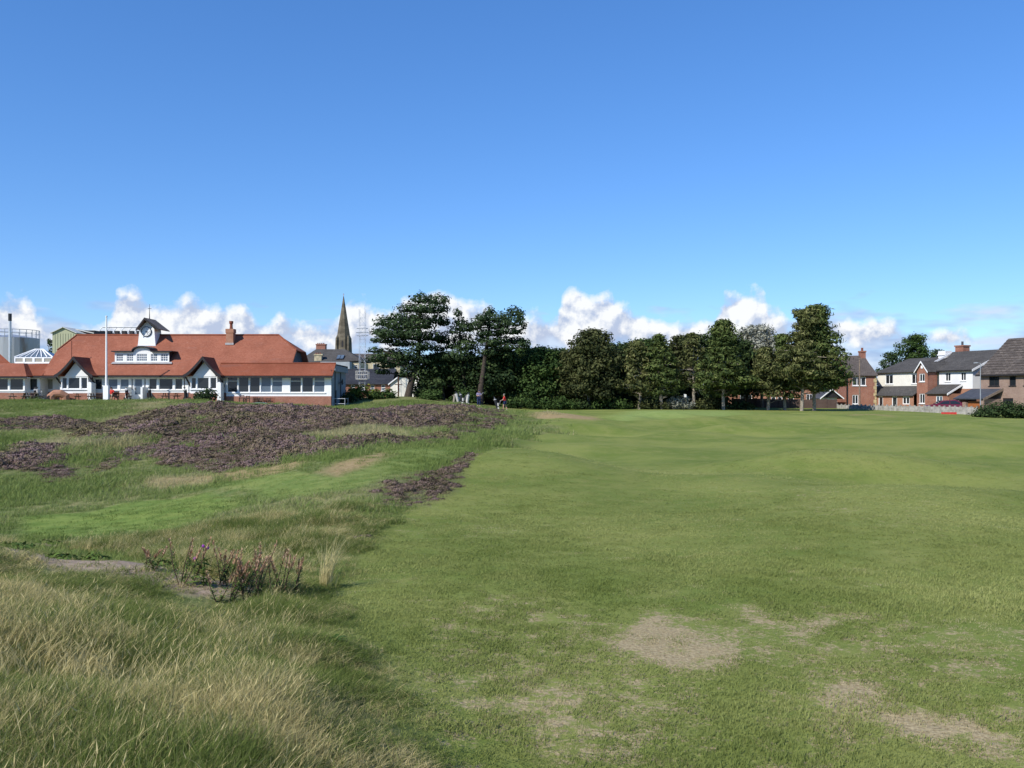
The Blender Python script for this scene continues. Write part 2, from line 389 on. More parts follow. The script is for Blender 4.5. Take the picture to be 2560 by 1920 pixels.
# ground sheet: fine rings near the camera's place, coarse far out to the horizon
th = np.r_[np.linspace(-math.pi, -.8, 50)[:-1], np.linspace(-.8, .8, 330), np.linspace(.8, math.pi, 50)[1:]]
rr = np.r_[.0, .6, 1.2, np.exp(np.arange(math.log(2), math.log(150), .0125)), np.exp(np.linspace(math.log(152), math.log(9000), 40))]
TH, RR = np.meshgrid(th, rr); GX = RR * np.sin(TH); GY = RR * np.cos(TH); GZ = ground_h(GX, GY)
nr, nt = GX.shape; idx = np.arange(nr * nt).reshape(nr, nt)
quads = np.stack([idx[:-1, :-1], idx[:-1, 1:], idx[1:, 1:], idx[1:, :-1]], -1).reshape(-1, 4)[:, ::-1]
gx, gy = GX.ravel(), GY.ravel()
near = np.hypot(gx, gy) < 140
def zfull(k):
    o = np.zeros(gx.shape); o[near] = zone(k, gx[near], gy[near]); return o
GA = {k: zfull(k) for k in ZW}
GA['rough'] = np.where(near, rough_mask(gx, gy), 0)
t = NT('turf'); po = geoco(t)
nb = t.noise(.22, 5, .6, po); nm = t.noise(1.6, 5, .6, po); nf = t.noise(9, 5, .65, po); nff = t.noise(38, 3, .7, po)
fair = t.mix(t.step(nb, .35, .65), (.135, .180, .036), (.215, .240, .062))
fair = t.mix(t.math('MULTIPLY', t.step(nm, .42, .72), .6), fair, (.238, .242, .072))
fair = t.mix(t.math('MULTIPLY', t.step(nf, .5, .75), .5), fair, (.105, .140, .030))
fair = t.mix(t.math('MULTIPLY', t.step(nff, .55, .8), .45), fair, (.262, .258, .088))
rgh = t.mix(t.step(nm, .35, .65), (.125, .165, .050), (.24, .225, .095))
rgh = t.mix(t.math('MULTIPLY', t.step(nf, .45, .7), .6), rgh, (.09, .11, .035))
col = t.mix(t.attr('rough'), fair, rgh)
col = t.mix(t.attr('lush'), col, t.mix(t.step(nm, .35, .65), (.13, .195, .040), (.20, .255, .060)))
col = t.mix(t.attr('straw'), col, t.mix(t.step(nf, .35, .65), (.15, .15, .06), (.31, .27, .13)))
col = t.mix(t.attr('tan'), col, t.mix(t.step(nf, .3, .7), (.24, .17, .08), (.40, .30, .15)))
col = t.mix(t.attr('heather'), col, t.mix(t.step(nf, .35, .65), (.045, .045, .025), (.12, .09, .07)))
col = t.mix(t.attr('green'), col, t.mix(t.step(nm, .3, .7), (.20, .262, .070), (.24, .295, .088)))
dsp = t.math('ADD', t.math('MULTIPLY', t.noise(4.0, 7, .78, po), .62), t.math('MULTIPLY', t.noise(21, 4, .7, po), .38)); dz = t.math('ADD', t.math('MULTIPLY_ADD', t.attr('dry'), .27, -.62), dsp)
dz = t.step(dz, -.03, .07)
dz = t.math('MULTIPLY', dz, t.step(t.attr('dry'), 0, .15))
col = t.mix(dz, col, t.mix(t.step(nff, .3, .7), (.25, .19, .10), (.45, .365, .21)))
sn = t.noise(14, 6, .7, po)
col = t.mix(t.attr('sand'), col, t.mix(t.step(sn, .3, .7), (.27, .195, .135), (.45, .345, .25)))
t.bump(t.math('ADD', nf, t.math('MULTIPLY', nff, .5)), .5, .05)
t.fin(col, .95, .08)
g = np_mesh('ground', np.stack([gx, gy, GZ.ravel()], 1), quads, mat='turf', attrs=GA, smooth=True)
tag(g, kind='structure', label='undulating golf links turf with mown fairway and rough')
# ================================================================ materials for built things
plain('white_paint', (.80, .80, .78), .55, .3, .04, 1.5)
plain('cream_render', (.74, .71, .62), .8, .2, .06, 1.2)
plain('white_render', (.74, .74, .73), .8, .2, .05, 1.0)
plain('grey_render_and_shade', (.33, .36, .38), .8, .2, .1, 1.2)  # true grey on the annex; on the clubhouse side, painted shade of a white wall
plain('dark_timber', (.022, .020, .022), .6, .3, .3, 3)
plain('black_metal', (.02, .02, .022), .45, .5, .2)
plain('grey_metal', (.34, .36, .38), .45, .5, .12, 2, .3)
plain('pale_metal', (.55, .57, .60), .4, .5, .1, 2, .35)
plain('lead', (.34, .33, .33), .6, .4, .15, 2)
plain('slate_dark', (.060, .064, .075), .7, .4, .22, 2.2)
plain('stone_yellow', (.42, .36, .24), .85, .2, .25, 2)
plain('wood_brown', (.085, .050, .035), .75, .3, .35, 8)
plain('wood_grey', (.20, .155, .12), .85, .2, .3, 6)
plain('wood_orange', (.30, .105, .035), .6, .3, .2, 5)
plain('terracotta', (.20, .07, .045), .8, .2, .2, 4)
plain('red_plastic', (.55, .05, .04), .5, .4, .12, 4)
plain('green_plastic', (.16, .27, .24), .5, .4, .15, 4)
plain('canvas_white', (.55, .53, .49), .8, .2, .1, 6)
plain('canvas_black', (.02, .021, .025), .6, .3, .2, 6)
plain('rubber', (.02, .02, .02), .8, .2, .2, 8)
plain('skin', (.48, .28, .20), .6, .3, .06, 20)
plain('hair_grey', (.22, .19, .17), .8, .2, .2, 30)
plain('hair_dark', (.05, .035, .025), .8, .2, .2, 30)
plain('cloth_red', (.62, .055, .045), .85, .1, .12, 12)
plain('cloth_navy', (.022, .032, .085), .85, .1, .15, 12)
plain('cloth_lilac', (.22, .19, .30), .85, .1, .15, 12)
plain('cloth_stone', (.40, .33, .24), .85, .1, .12, 12)
plain('cloth_denim', (.05, .085, .16), .85, .1, .15, 12)
plain('car_paint', (.13, .012, .032), .25, .6, .06, 4)
plain('car_trim', (.02, .02, .022), .4, .4, .1, 4)
plain('quoin_stone', (.46, .36, .20), .85, .2, .2, 3)
plain('bark', (.15, .12, .09), .9, .1, .35, 5)
plain('bark_dark', (.06, .048, .038), .9, .1, .35, 5)
plain('bark_pale', (.27, .235, .185), .9, .1, .35, 5)
plain('shed_green', (.36, .37, .24), .6, .3, .05, .4)
plain('shed_roof', (.50, .50, .46), .6, .3, .06, .4)
def brick(name, a, b, mortar, bump=True):
    t = NT(name); oc = objco(t)
    sx = t.n('ShaderNodeSeparateXYZ'); t.l(oc, sx.inputs[0]); cb = t.n('ShaderNodeCombineXYZ')
    t.l(t.math('ADD', sx.outputs[0], sx.outputs[1]), cb.inputs[0]); t.l(sx.outputs[2], cb.inputs[1])
    bt = t.n('ShaderNodeTexBrick'); t.l(cb.outputs[0], bt.inputs['Vector'])
    bt.inputs['Scale'].default_value = 1; bt.inputs['Brick Width'].default_value = .225; bt.inputs['Row Height'].default_value = .075
    bt.inputs['Mortar Size'].default_value = .008; bt.inputs['Color1'].default_value = a + (1,); bt.inputs['Color2'].default_value = b + (1,); bt.inputs['Mortar'].default_value = mortar + (1,)
    v = t.noise(.9, 5, .6, oc)
    col = t.mix(t.math('MULTIPLY', t.step(v, .35, .7), .35), bt.outputs[0], (a[0] * .6, a[1] * .6, a[2] * .6))
    return t.fin(col, .88, .15)
brick('brick_red', (.26, .085, .048), (.34, .125, .075), (.36, .30, .25))
brick('brick_orange', (.34, .13, .065), (.40, .175, .10), (.38, .32, .26))
brick('brick_pink', (.26, .165, .125), (.32, .215, .165), (.33, .29, .25))
brick('brick_dark', (.085, .05, .04), (.12, .075, .06), (.11, .10, .09))
def tiles(name, a, b, rw, rh, lich=None, rough=.85):
    """courses of roof tiles: per-tile tone and a shadow line under each course, in the roof's own slope direction"""
    t = NT(name); oc = objco(t); sx = t.n('ShaderNodeSeparateXYZ'); t.l(oc, sx.inputs[0])
    cb = t.n('ShaderNodeCombineXYZ'); t.l(t.math('ADD', sx.outputs[0], t.math('MULTIPLY', sx.outputs[1], .37)), cb.inputs[0]); t.l(sx.outputs[2], cb.inputs[1])
    bt = t.n('ShaderNodeTexBrick'); t.l(cb.outputs[0], bt.inputs['Vector']); bt.inputs['Scale'].default_value = 1
    bt.inputs['Brick Width'].default_value = rw; bt.inputs['Row Height'].default_value = rh; bt.inputs['Mortar Size'].default_value = rh * .09
    bt.inputs['Color1'].default_value = a + (1,); bt.inputs['Color2'].default_value = b + (1,); bt.inputs['Mortar'].default_value = tuple(x * .55 for x in a) + (1,)
    v = t.noise(.35, 6, .62, oc); v2 = t.noise(2.4, 5, .65, oc)
    col = t.mix(t.math('MULTIPLY', t.step(v, .35, .68), .6), bt.outputs[0], tuple(x * .66 for x in a))
    v3 = t.noise(.9, 4, .6, oc, (.5, 1, 2.5)); col = t.mix(t.math('MULTIPLY', t.step(v3, .55, .72), .35), col, tuple(x * .5 + .06 for x in a))
    col = t.mix(t.math('MULTIPLY', t.step(v2, .56, .75), .45), col, lich or tuple(min(1, x * 1.35) for x in b))
    t.bump(bt.outputs['Fac'], .5, .02)
    return t.fin(col, rough, .08)
tiles('tile_red', (.31, .110, .066), (.38, .148, .092), .17, .08, (.43, .215, .15))
tiles('tile_red_old', (.26, .082, .045), (.31, .105, .062), .17, .08, (.33, .15, .09))
tiles('slate', (.085, .080, .075), (.115, .108, .10), .3, .14, (.165, .155, .135), .95)
tiles('tile_brown', (.105, .088, .078), (.135, .113, .098), .3, .16, (.20, .18, .15))
tiles('stone_tile', (.095, .080, .070), (.155, .130, .112), .55, .24, (.26, .23, .19))
tiles('slate_black', (.038, .040, .048), (.052, .055, .064), .3, .14, (.075, .078, .085))
t = NT('glass'); t.fin((.018, .022, .026), .04, .6)
t = NT('glass_blue'); v = t.noise(.8, 3, .5, geoco(t)); t.fin(t.mix(v, (.06, .085, .12), (.14, .18, .22)), .06, .6)
t = NT('curtain'); v = t.noise(6, 3, .5, geoco(t), (6, 1, .4)); t.fin(t.mix(v, (.22, .21, .17), (.42, .40, .33)), .8, .2)
t = NT('spire_stone'); v = t.noise(.22, 6, .65, geoco(t), (1, 1, 2.2)); v2 = t.noise(1.5, 4, .6, geoco(t))
t.fin(t.mix(t.step(v, .35, .65), t.mix(v2, (.065, .056, .042), (.115, .098, .072)), (.175, .15, .11)), .9, .15)
t = NT('tank_steel'); v = t.noise(.5, 6, .7, geoco(t), (1, 1, .12)); t.fin(t.mix(t.step(v, .5, .68), (.36, .38, .40), (.20, .12, .07)), .5, .4)
t = NT('concrete'); v = t.noise(2.2, 6, .7, geoco(t)); t.fin(t.mix(t.step(v, .3, .7), (.22, .21, .185), (.42, .40, .365)), .9, .15)
t = NT('clock_face'); t.fin((.82, .82, .80), .4, .4)

def wall_holes(mb, p0, p1, z0, z1, holes, depth=.16):
    """vertical wall sheet from p0 to p1 (x, y) with rectangular openings and their reveals; holes (s0, s1, z0, z1) along the wall"""
    a = Vector((p0[0], p0[1], 0)); b = Vector((p1[0], p1[1], 0)); L = (b - a).length; d = (b - a) / L; nrm = Vector((-d.y, d.x, 0))
    at = lambda s, z, k=0: tuple(a + d * s + nrm * k + Vector((0, 0, z)))
    xs = sorted(set([0, L] + [h[0] for h in holes] + [h[1] for h in holes])); zs = sorted(set([z0, z1] + [h[2] for h in holes] + [h[3] for h in holes]))
    for i in range(len(xs) - 1):
        for j in range(len(zs) - 1):
            mx, mz = (xs[i] + xs[i + 1]) / 2, (zs[j] + zs[j + 1]) / 2
            if any(h[0] < mx < h[1] and h[2] < mz < h[3] for h in holes): continue
            mb.poly([at(xs[i], zs[j]), at(xs[i + 1], zs[j]), at(xs[i + 1], zs[j + 1]), at(xs[i], zs[j + 1])])
    for (s0, s1, h0, h1) in holes:
        for q in ((s0, h0, s1, h0), (s1, h0, s1, h1), (s1, h1, s0, h1), (s0, h1, s0, h0)):
            mb.poly([at(q[0], q[1]), at(q[0], q[1], depth), at(q[2], q[3], depth), at(q[2], q[3])])
    return mb
def window(parent, p0, p1, s0, s1, z0, z1, inset=.08, cols=1, rows=1, bar=.05, frame='white_paint', pane='glass', world=True, toplight=None, sill=None, name='window'):
    """a framed window in the wall line p0-p1: window > pane(s), sill"""
    a = Vector((p0[0], p0[1], 0)); b = Vector((p1[0], p1[1], 0)); d = (b - a).normalized(); nrm = Vector((-d.y, d.x, 0))
    def bx(mb, u0, u1, w0, w1, k0, k1):
        pts = [tuple(a + d * u + nrm * k0 + Vector((0, 0, w))) for u, w in ((u0, w0), (u1, w0), (u1, w1), (u0, w1))]
        mb.prism(pts, nrm * (k1 - k0))
    m = MB(); e = bar
    bx(m, s0, s0 + e, z0, z1, inset, inset + .06); bx(m, s1 - e, s1, z0, z1, inset, inset + .06)
    bx(m, s0 + e, s1 - e, z0, z0 + e, inset, inset + .06); bx(m, s0 + e, s1 - e, z1 - e, z1, inset, inset + .06)
    us = [s0 + e + (s1 - s0 - 2 * e) * i / cols for i in range(cols + 1)]; ws = [z0 + e + (z1 - z0 - 2 * e) * i / rows for i in range(rows + 1)]
    if toplight: ws = [z0 + e, z1 - toplight, z1 - e]
    hb = e * .5
    for u in us[1:-1]: bx(m, u - hb, u + hb, z0 + e, z1 - e, inset + .004, inset + .056)
    for w in ws[1:-1]: bx(m, s0 + e, s1 - e, w - hb, w + hb, inset + .002, inset + .058)
    w_ = m.build(name, frame, parent, world)
    def sub(mb, nm, mat):
        v = mb.v
        if world: l = parent.location; mb.v = [(p[0] - l.x, p[1] - l.y, p[2] - l.z) for p in v]
        return mb.build(nm, mat, w_)
    bays = [(us[i], us[i + 1], ws[j], ws[j + 1]) for i in range(cols) for j in range(len(ws) - 1)] if (toplight or cols * rows <= 3) else [(s0 + e, s1 - e, z0 + e, z1 - e)]
    for (u0, u1, w0, w1) in bays:
        q = MB(); bx(q, u0, u1, w0, w1, inset + .025, inset + .035); sub(q, 'pane', pane)
    if sill:
        q = MB(); bx(q, s0 - .08, s1 + .08, z0 - .09, z0 - .002, -.09, inset + .05); sub(q, 'sill', sill)
    return w_
# ================================================================ clubhouse
YF = 95.0; S_ = YF / F
cx = lambda px, Y=YF: (px - CXP) / F * Y
cz = lambda py, Y=YF: EYE - (py - HYP) / F * Y
ZT = 1.35                                                     # terrace level
club = thing('clubhouse', 'long white clubhouse with red tiled roof, twin porch gables and a clock turret', 'clubhouse', (cx(430), YF, ZT - .1))
def cb(mb, name, mat, parent=club, **k):
    if parent is not club:
        l = club.location; mb.v = [(p[0] - l.x, p[1] - l.y, p[2] - l.z) for p in mb.v]; return mb.build(name, mat, parent, **k)
    return mb.build(name, mat, parent, True, **k)
def club_wall(pxa, pxb, Y, zb, ztop, wins, plinth, name='wall', mat='white_paint'):
    """front wall with its windows [(px0, px1, py0, py1, cols, rows, toplight, pane)] and brick plinth below row plinth"""
    xa, xb = cx(pxa, Y), cx(pxb, Y); zp = cz(plinth, Y)
    holes = [(cx(w[0], Y) - xa, cx(w[1], Y) - xa, cz(w[3], Y), cz(w[2], Y)) for w in wins]
    cb(wall_holes(MB(), (xa, Y), (xb, Y), zp, ztop, holes), name, mat)
    cb(MB().box(xa, xb, Y - .06, Y + .2, zb, zp + .02), 'plinth', 'brick_red')
    if holes:
        lo = min(h[2] for h in holes); cb(MB().box(xa + holes[0][0] - .1, xa + holes[-1][1] + .1, Y - .10, Y - .003, lo - .10, lo - .01), 'sill', 'white_paint')
    for h, w in zip(holes, wins):
        window(club, (xa, Y), (xb, Y), h[0], h[1], h[2], h[3], .07, w[4] if len(w) > 4 else 1, w[5] if len(w) > 5 else 1, .06,
               pane=w[7] if len(w) > 7 else 'glass', toplight=w[6] if len(w) > 6 else None)
# main front between the porches, and the door with its lights
A = [(236, 255, 947, 974, 1, 1, None, 'glass'), (270, 294, 947, 974, 1, 1, None, 'glass_blue'), (300, 322, 947, 974, 1, 1, None, 'glass_blue')]
B = [(372, 392, 946, 974), (397, 432, 946, 974), (437, 456, 946, 974)]
club_wall(150, 326, YF, 1.1, 4.1, A, 982); club_wall(368, 566, YF, 1.1, 4.1, B + [(548, 556, 950, 968)][:0], 982)
xa, xb = cx(326), cx(368)
cb(wall_holes(MB(), (xa, YF), (xb, YF), ZT - .2, 4.1, [(cx(334) - xa, cx(357) - xa, ZT + .02, cz(945)), (cx(328) - xa, cx(332) - xa, cz(975), cz(946)), (cx(360) - xa, cx(364) - xa, cz(975), cz(946))]), 'entrance_wall', 'white_paint')
for (p0, p1) in ((328, 332), (360, 364)): window(club, (xa, YF), (xb, YF), cx(p0) - xa, cx(p1) - xa, cz(975), cz(946), .07, bar=.03)
dr = cb(MB().box(cx(334), cx(357), YF + .08, YF + .14, ZT + .02, cz(945)), 'door', 'white_paint')
cb(MB().box(cx(337), cx(354), YF + .066, YF + .078, cz(986), cz(948)), 'pane', 'glass_blue', dr); cb(MB().box(cx(337), cx(339), YF + .02, YF + .06, cz(974), cz(970)), 'handle', 'black_metal', dr)
for (p0, p1) in ((325, 329), (363, 368)):      # white screens beside the door
    cb(MB().box(cx(p0), cx(p1), YF - 1.2, YF - .01, ZT - .2, cz(968)), 'porch_screen', 'white_paint')
cb(MB().box(cx(322), cx(372), YF - 1.5, YF - .01, ZT - .3, ZT + .02), 'step', 'concrete')
# right-hand block with the picture windows
C = [(568, 594, 943, 981, 1, 1, .42), (596, 622, 943, 981), (624, 650, 943, 981), (652, 678, 943, 981, 1, 1, None, 'glass_blue'), (680, 706, 943, 981, 1, 1, .42, 'glass_blue'),
     (725, 753, 943, 981, 1, 1, .42), (755, 783, 943, 981), (785, 812, 943, 981, 1, 1, .42, 'glass_blue')]
club_wall(566, 828, YF - .25, -.1, 4.1, C, 991)
xr = cx(828, YF - .25)
cb(MB().box(cx(566, YF - .25), cx(566, YF - .25) + .06, YF - .249, YF + .1, -.1, 4.1), 'return_wall', 'white_paint')
cb(wall_holes(MB(), (xr, YF - .25), (xr, 103), -.2, 4.6, [(2.2, 3.3, .3, 2.4)]), 'side_wall', 'grey_render_and_shade')  # white wall facing away from the sun, its shade put into the grey colour
cb(MB().box(xr - .13, xr - .10, 96.95, 98.05, .3, 2.4), 'side_door', 'black_metal')
for yy, r_ in ((96.4, .05), (99.6, .05)): cb(MB().tube([(xr + .09, yy, .1), (xr + .09, yy, 4.4)], r_, 8), 'drainpipe', 'black_metal')
ring = []
dm = MB(); rr_ = [(.0, .0), (.16, .015), (.28, .06), (.36, .12)]
for (q, h_) in rr_[1:]:
    ring.append([(xr + .32 + h_, 98.8 + q * math.cos(a) * .95, 3.35 + q * math.sin(a)) for a in np.linspace(0, 2 * math.pi, 16, endpoint=False)])
for i in range(16):
    dm.poly([(xr + .32, 98.8, 3.35), ring[0][i], ring[0][(i + 1) % 16]])
    for k in range(2): dm.poly([ring[k][i], ring[k + 1][i], ring[k + 1][(i + 1) % 16], ring[k][(i + 1) % 16]])
dm.tube([(xr, 98.8, 3.2), (xr + .32, 98.8, 3.35)], .03, 6); dm.tube([(xr + .32, 98.8, 3.0), (xr + .75, 98.8, 3.35)], .015, 6)
cb(dm, 'satellite_dish', 'black_metal')
for (xx, yy) in ((xr + .05, 95.4), (xr + 1.35, 95.4), (xr + 1.35, 97.2)): cb(MB().tube([(xx, yy, -.2), (xx, yy, 1.55)], .025, 6), 'handrail_post', 'pale_metal')   # steps landing with rails by the side door
for z_ in (.95, 1.5):
    cb(MB().tube([(xr + .05, 95.4, z_), (xr + 1.35, 95.4, z_)], .025, 6), 'handrail', 'pale_metal'); cb(MB().tube([(xr + 1.35, 95.4, z_), (xr + 1.35, 97.2, z_)], .025, 6), 'handrail', 'pale_metal')
cb(MB().box(xr + .01, xr + 1.4, 95.5, 98.5, -.4, .3), 'landing', 'concrete')
# left wing: three planes stepping back
club_wall(-150, 62, 93.5, 1.0, 4.0, [(-40, -12, 946, 976), (-8, 20, 946, 976), (24, 58, 946, 976)], 982)
cb(MB().box(cx(62, 93.5) - .1, cx(62, 93.5), 93.502, 94.59, 1.0, 4.0), 'return_wall', 'white_paint')
club_wall(64, 100, 94.6, 1.0, 4.05, [(70, 93, 946, 976)], 982)
cb(MB().box(cx(100, 94.6) - .1, cx(100, 94.6), 94.602, 96.29, 1.0, 4.05), 'return_wall', 'white_paint')
club_wall(97, 160, 96.3, 1.0, 4.2, [(107, 132, 947, 974, 1, 1, None, 'curtain')], 980)
# ---- roofs
E0 = (94.35, 4.02); RG = (99.9, 8.68)
onr = lambda t_: (E0[0] + (RG[0] - E0[0]) * t_, E0[1] + (RG[1] - E0[1]) * t_)
XL, XR = -50.5, -23.9; XM = cx(545, 95)
rl, rrx = cx(192, 99.9), cx(697, 99.9); t1, t2 = .28, .61
y1, z1 = onr(t1); y2, z2 = onr(t2); yb2 = 2 * RG[0] - y2
front = [(XL, E0[0], E0[1]), (XM, E0[0], E0[1]), (XM, y1, z1), (XR, y1, z1), (XR, y2, z2), (rrx, RG[0], RG[1]), (rl, RG[0], RG[1]), (XL, y2, z2)]
mb = MB(); nf_ = Vector((0, -(RG[1] - E0[1]), RG[0] - E0[0])).normalized(); mb.prism(front, tuple(-nf_ * .14)); cb(mb, 'roof', 'tile_red')
nb_ = Vector((0, RG[1] - E0[1], RG[0] - E0[0])).normalized(); yb = 2 * RG[0]
cb(MB().prism([(XL, yb - E0[0], E0[1]), (XR, yb - E0[0], E0[1]), (XR, yb2, z2), (rrx, RG[0] + .002, RG[1]), (rl, RG[0] + .002, RG[1]), (XL, yb2, z2)], tuple(-nb_ * .14)), 'rear_roof', 'tile_red')
cb(MB().slab([(XR, y2, z2), (XR, yb2, z2), (rrx, RG[0], RG[1])], .1), 'hip_roof', 'tile_red'); cb(MB().slab([(XL, yb2, z2), (XL, y2, z2), (rl, RG[0], RG[1])], .1), 'hip_roof', 'tile_red')
cb(MB().prism([(XR - .6, y1, z1 - .3), (XR - .6, yb - y1, z1 - .3), (XR - .6, yb2 - .1, z2 - .12), (XR - .6, y2 + .1, z2 - .12)], (-.15, 0, 0)), 'gable_wall', 'slate_dark')
cb(MB().prism([(XL + .5, E0[0] + .8, 4), (XL + .5, yb - E0[0] - .8, 4), (XL + .5, yb2 - .1, z2 - .12), (XL + .5, y2 + .1, z2 - .12)], (.15, 0, 0)), 'gable_wall', 'white_paint')
m = MB(); m.tube([(rl, RG[0], RG[1] + .02), (rrx, RG[0], RG[1] + .02)], .11, 8); cb(m, 'ridge_tiles', 'tile_red_old')
for (xe, xs_) in ((XR, rrx), (XL, rl)):
    cb(MB().tube([(xe, y2, z2 + .02), (xs_, RG[0], RG[1] + .02)], .09, 8), 'hip_tiles', 'tile_red_old')
cb(MB().box(XR - .04, XR + .02, y1 - .02, y2, z1 - .02, z1 + .02).prism([(XR + .003, y1, z1 - .34), (XR + .003, y1, z1), (XR + .003, y2, z2), (XR + .003, y2, z2 - .34)], (-.08, 0, 0)), 'bargeboard', 'dark_timber')
# right wing roof
xw = cx(832, 94.3)
cb(MB().slab([(XM + .01, 94.15, 3.98), (xw, 94.15, 3.98), (xw, 95.95, 5.33), (XM + .01, 95.95, 5.33)], .12), 'wing_roof', 'tile_red_old')
cb(MB().slab([(XR - .7, 95.96, 5.28), (xw, 95.96, 5.28), (xw, 103, 5.2), (XR - .7, 103, 5.2)], .15), 'flat_roof', 'lead')
cb(MB().box(xw - .06, xw, 95.9, 103, 4.45, 5.2), 'side_fascia', 'grey_render_and_shade')  # same grey as the side wall, shade painted into the colour
cb(MB().tube([(XM, 95.95, 5.36), (xw, 95.95, 5.36)], .08, 8), 'ridge_tiles', 'tile_red_old')
# left wing roofs
cb(MB().slab([(cx(-150, 92.9), 92.9, 3.9), (cx(66, 92.9), 92.9, 3.9), (cx(59, 95.3), 95.3, 5.33), (cx(-150, 95.3), 95.3, 5.33)], .12), 'wing_roof', 'tile_red')
cb(MB().slab([(cx(66, 92.9), 92.9, 3.9), (cx(66, 92.9) + .1, 96, 3.96), (cx(60, 95.3), 96.4, 5.30), (cx(59, 95.3), 95.3, 5.33)], .1), 'hip_roof', 'tile_red_old')
cb(MB().slab([(cx(64, 94.2), 94.2, 3.98), (XL + .2, 94.2, 3.98), (XL + .2, 96.1, 5.34), (cx(58, 96.1), 96.1, 5.34)], .12), 'wing_roof', 'tile_red_old')
cb(MB().slab([(cx(-150, 95.4), 95.32, 5.3), (XL - .1, 96.12, 5.3), (XL - .1, 104, 5.2), (cx(-150, 95.4), 104, 5.2)], .15), 'flat_roof', 'lead')
cb(MB().slab([(cx(-70, 99), 98.2, 7.6), (cx(-20, 99), 99, 7.3), (cx(37, 98), 97.6, 5.2), (cx(-70, 98), 96.6, 5.2)], .12), 'wing_roof', 'tile_red_old')
# eaves: dark soffit boards and gutters
for (a, b, yy, zz) in ((cx(228, 94.2), cx(458, 94.2), 94.3, 3.98), (cx(552, 94), xw, 94.08, 3.94), (cx(-150, 92.8), cx(66, 92.8), 92.83, 3.86), (cx(66, 94.1), cx(137, 94.1), 94.13, 3.94)):
    cb(MB().box(a, b, yy - .06, yy + .05, zz - .20, zz - .02), 'gutter', 'dark_timber'); cb(MB().box(a, b, yy + .052, yy + .75, zz - .16, zz - .10), 'soffit', 'white_paint')
for px in (557, 461, 231): cb(MB().tube([(cx(px, 94.6), 94.62, 3.85), (cx(px, 94.6), 94.62, 1.3)], .05, 8), 'drainpipe', 'dark_timber')
# ---- porch gables
def porch(pc, pl, pr, pyt, pole):
    Y0 = 93.0; xc = cx(pc, Y0); za = cz(pyt, Y0); zf = cz(938, Y0); wl = xc - cx(pl, Y0); wr = cx(pr, Y0) - xc
    prof = []
    for k in range(-8, 9):
        tt = abs(k) / 8; prof.append((xc + (wr if k > 0 else -wl) * tt, za - (za - zf) * (1 - (1 - tt) ** 1.32)))
    up = MB(); n = len(prof)
    for i in range(n - 1):
        (xa_, za_), (xb_, zb_) = prof[i], prof[i + 1]
        up.prism([(xa_, Y0, za_), (xb_, Y0, zb_), (xb_, 97.6, zb_), (xa_, 97.6, za_)], (0, 0, -.10))
    pr_ = cb(up, 'porch_roof', 'tile_red_old')
    bb = MB()
    for i in range(n - 1):
        (xa_, za_), (xb_, zb_) = prof[i], prof[i + 1]
        bb.prism([(xa_, Y0 - .05, za_ + .03), (xb_, Y0 - .05, zb_ + .03), (xb_, Y0 - .05, zb_ - .34), (xa_, Y0 - .05, za_ - .34)], (0, .048, 0))
    cb(bb, 'bargeboard', 'dark_timber', pr_)
    zt_, zb_ = za - .42, cz(941, 93.7)
    cb(MB().prism([(xc - wl * .62, 93.7, zb_), (xc + wr * .62, 93.7, zb_), (xc + .05, 93.7, zt_)], (0, .12, 0)), 'pediment', 'white_paint', pr_)
    cb(MB().box(xc - .06, xc + .06, 93.1, 93.2, zt_ - .25, zt_ + .25), 'drop_post', 'dark_timber', pr_)
    # bay below with three lights
    Yb = 93.75; x0, x1 = cx(pc - 30, Yb), cx(pc + 37, Yb); wz0, wz1 = cz(972, Yb), cz(944, Yb)
    hs_ = [(cx(pc - 28, Yb) - x0, cx(pc - 16, Yb) - x0, wz0, wz1), (cx(pc - 13, Yb) - x0, cx(pc + 16, Yb) - x0, wz0, wz1), (cx(pc + 20, Yb) - x0, cx(pc + 35, Yb) - x0, wz0, wz1)]
    cb(wall_holes(MB(), (x0, Yb), (x1, Yb), cz(984, Yb), zb_ - .005, hs_), 'bay_wall', 'white_paint'); cb(MB().box(x0 - .05, x1 + .05, Yb - .08, Yb + .3, .9, cz(984, Yb) + .02), 'bay_plinth', 'brick_red')
    cb(MB().box(x1 - .06, x1, Yb + .002, 94.99, .9, zb_), 'bay_cheek', 'white_paint'); cb(MB().box(x0, x0 + .06, Yb + .002, 94.99, .9, zb_), 'bay_cheek', 'white_paint')
    cb(MB().box(x0 - .06, x1 + .06, Yb - .13, Yb - .003, wz0 - .12, wz0 - .01), 'sill', 'white_paint')
    for h in hs_: window(club, (x0, Yb), (x1, Yb), h[0], h[1], h[2], h[3], .07, bar=.05)
    for sx_ in (x0 - .45, x1 + .30):                          # brackets and buttress piers at the porch corners
        cb(MB().prism([(sx_, Y0 + .15, zf - .1), (sx_, Y0 + .35, zf - .1), (sx_, 94.9, zf - 1.0), (sx_, 94.9, zf - 1.25)], (.12, 0, 0)), 'bracket', 'dark_timber')
    cb(MB().prism([(x1 + .05, Yb - .2, 1.1), (x1 + .05, Yb - .2, cz(958, Yb)), (x1 + .16, Yb - .2, cz(955, Yb)), (x1 + .34, Yb - .2, cz(955, Yb)), (x1 + .45, Yb - .2, cz(958, Yb)), (x1 + .45, Yb - .2, 1.1)], (0, 1.0, 0)), 'pier', 'white_paint')
    if pole: cb(MB().tube([(cx(179, 95.2), 95.2, za - .6), (cx(179, 95.2), 95.2, cz(852, 95.2))], .045, 8), 'vent_pipe', 'terracotta')
porch(183, 135, 231, 891, True); porch(506, 457, 552, 891, False)
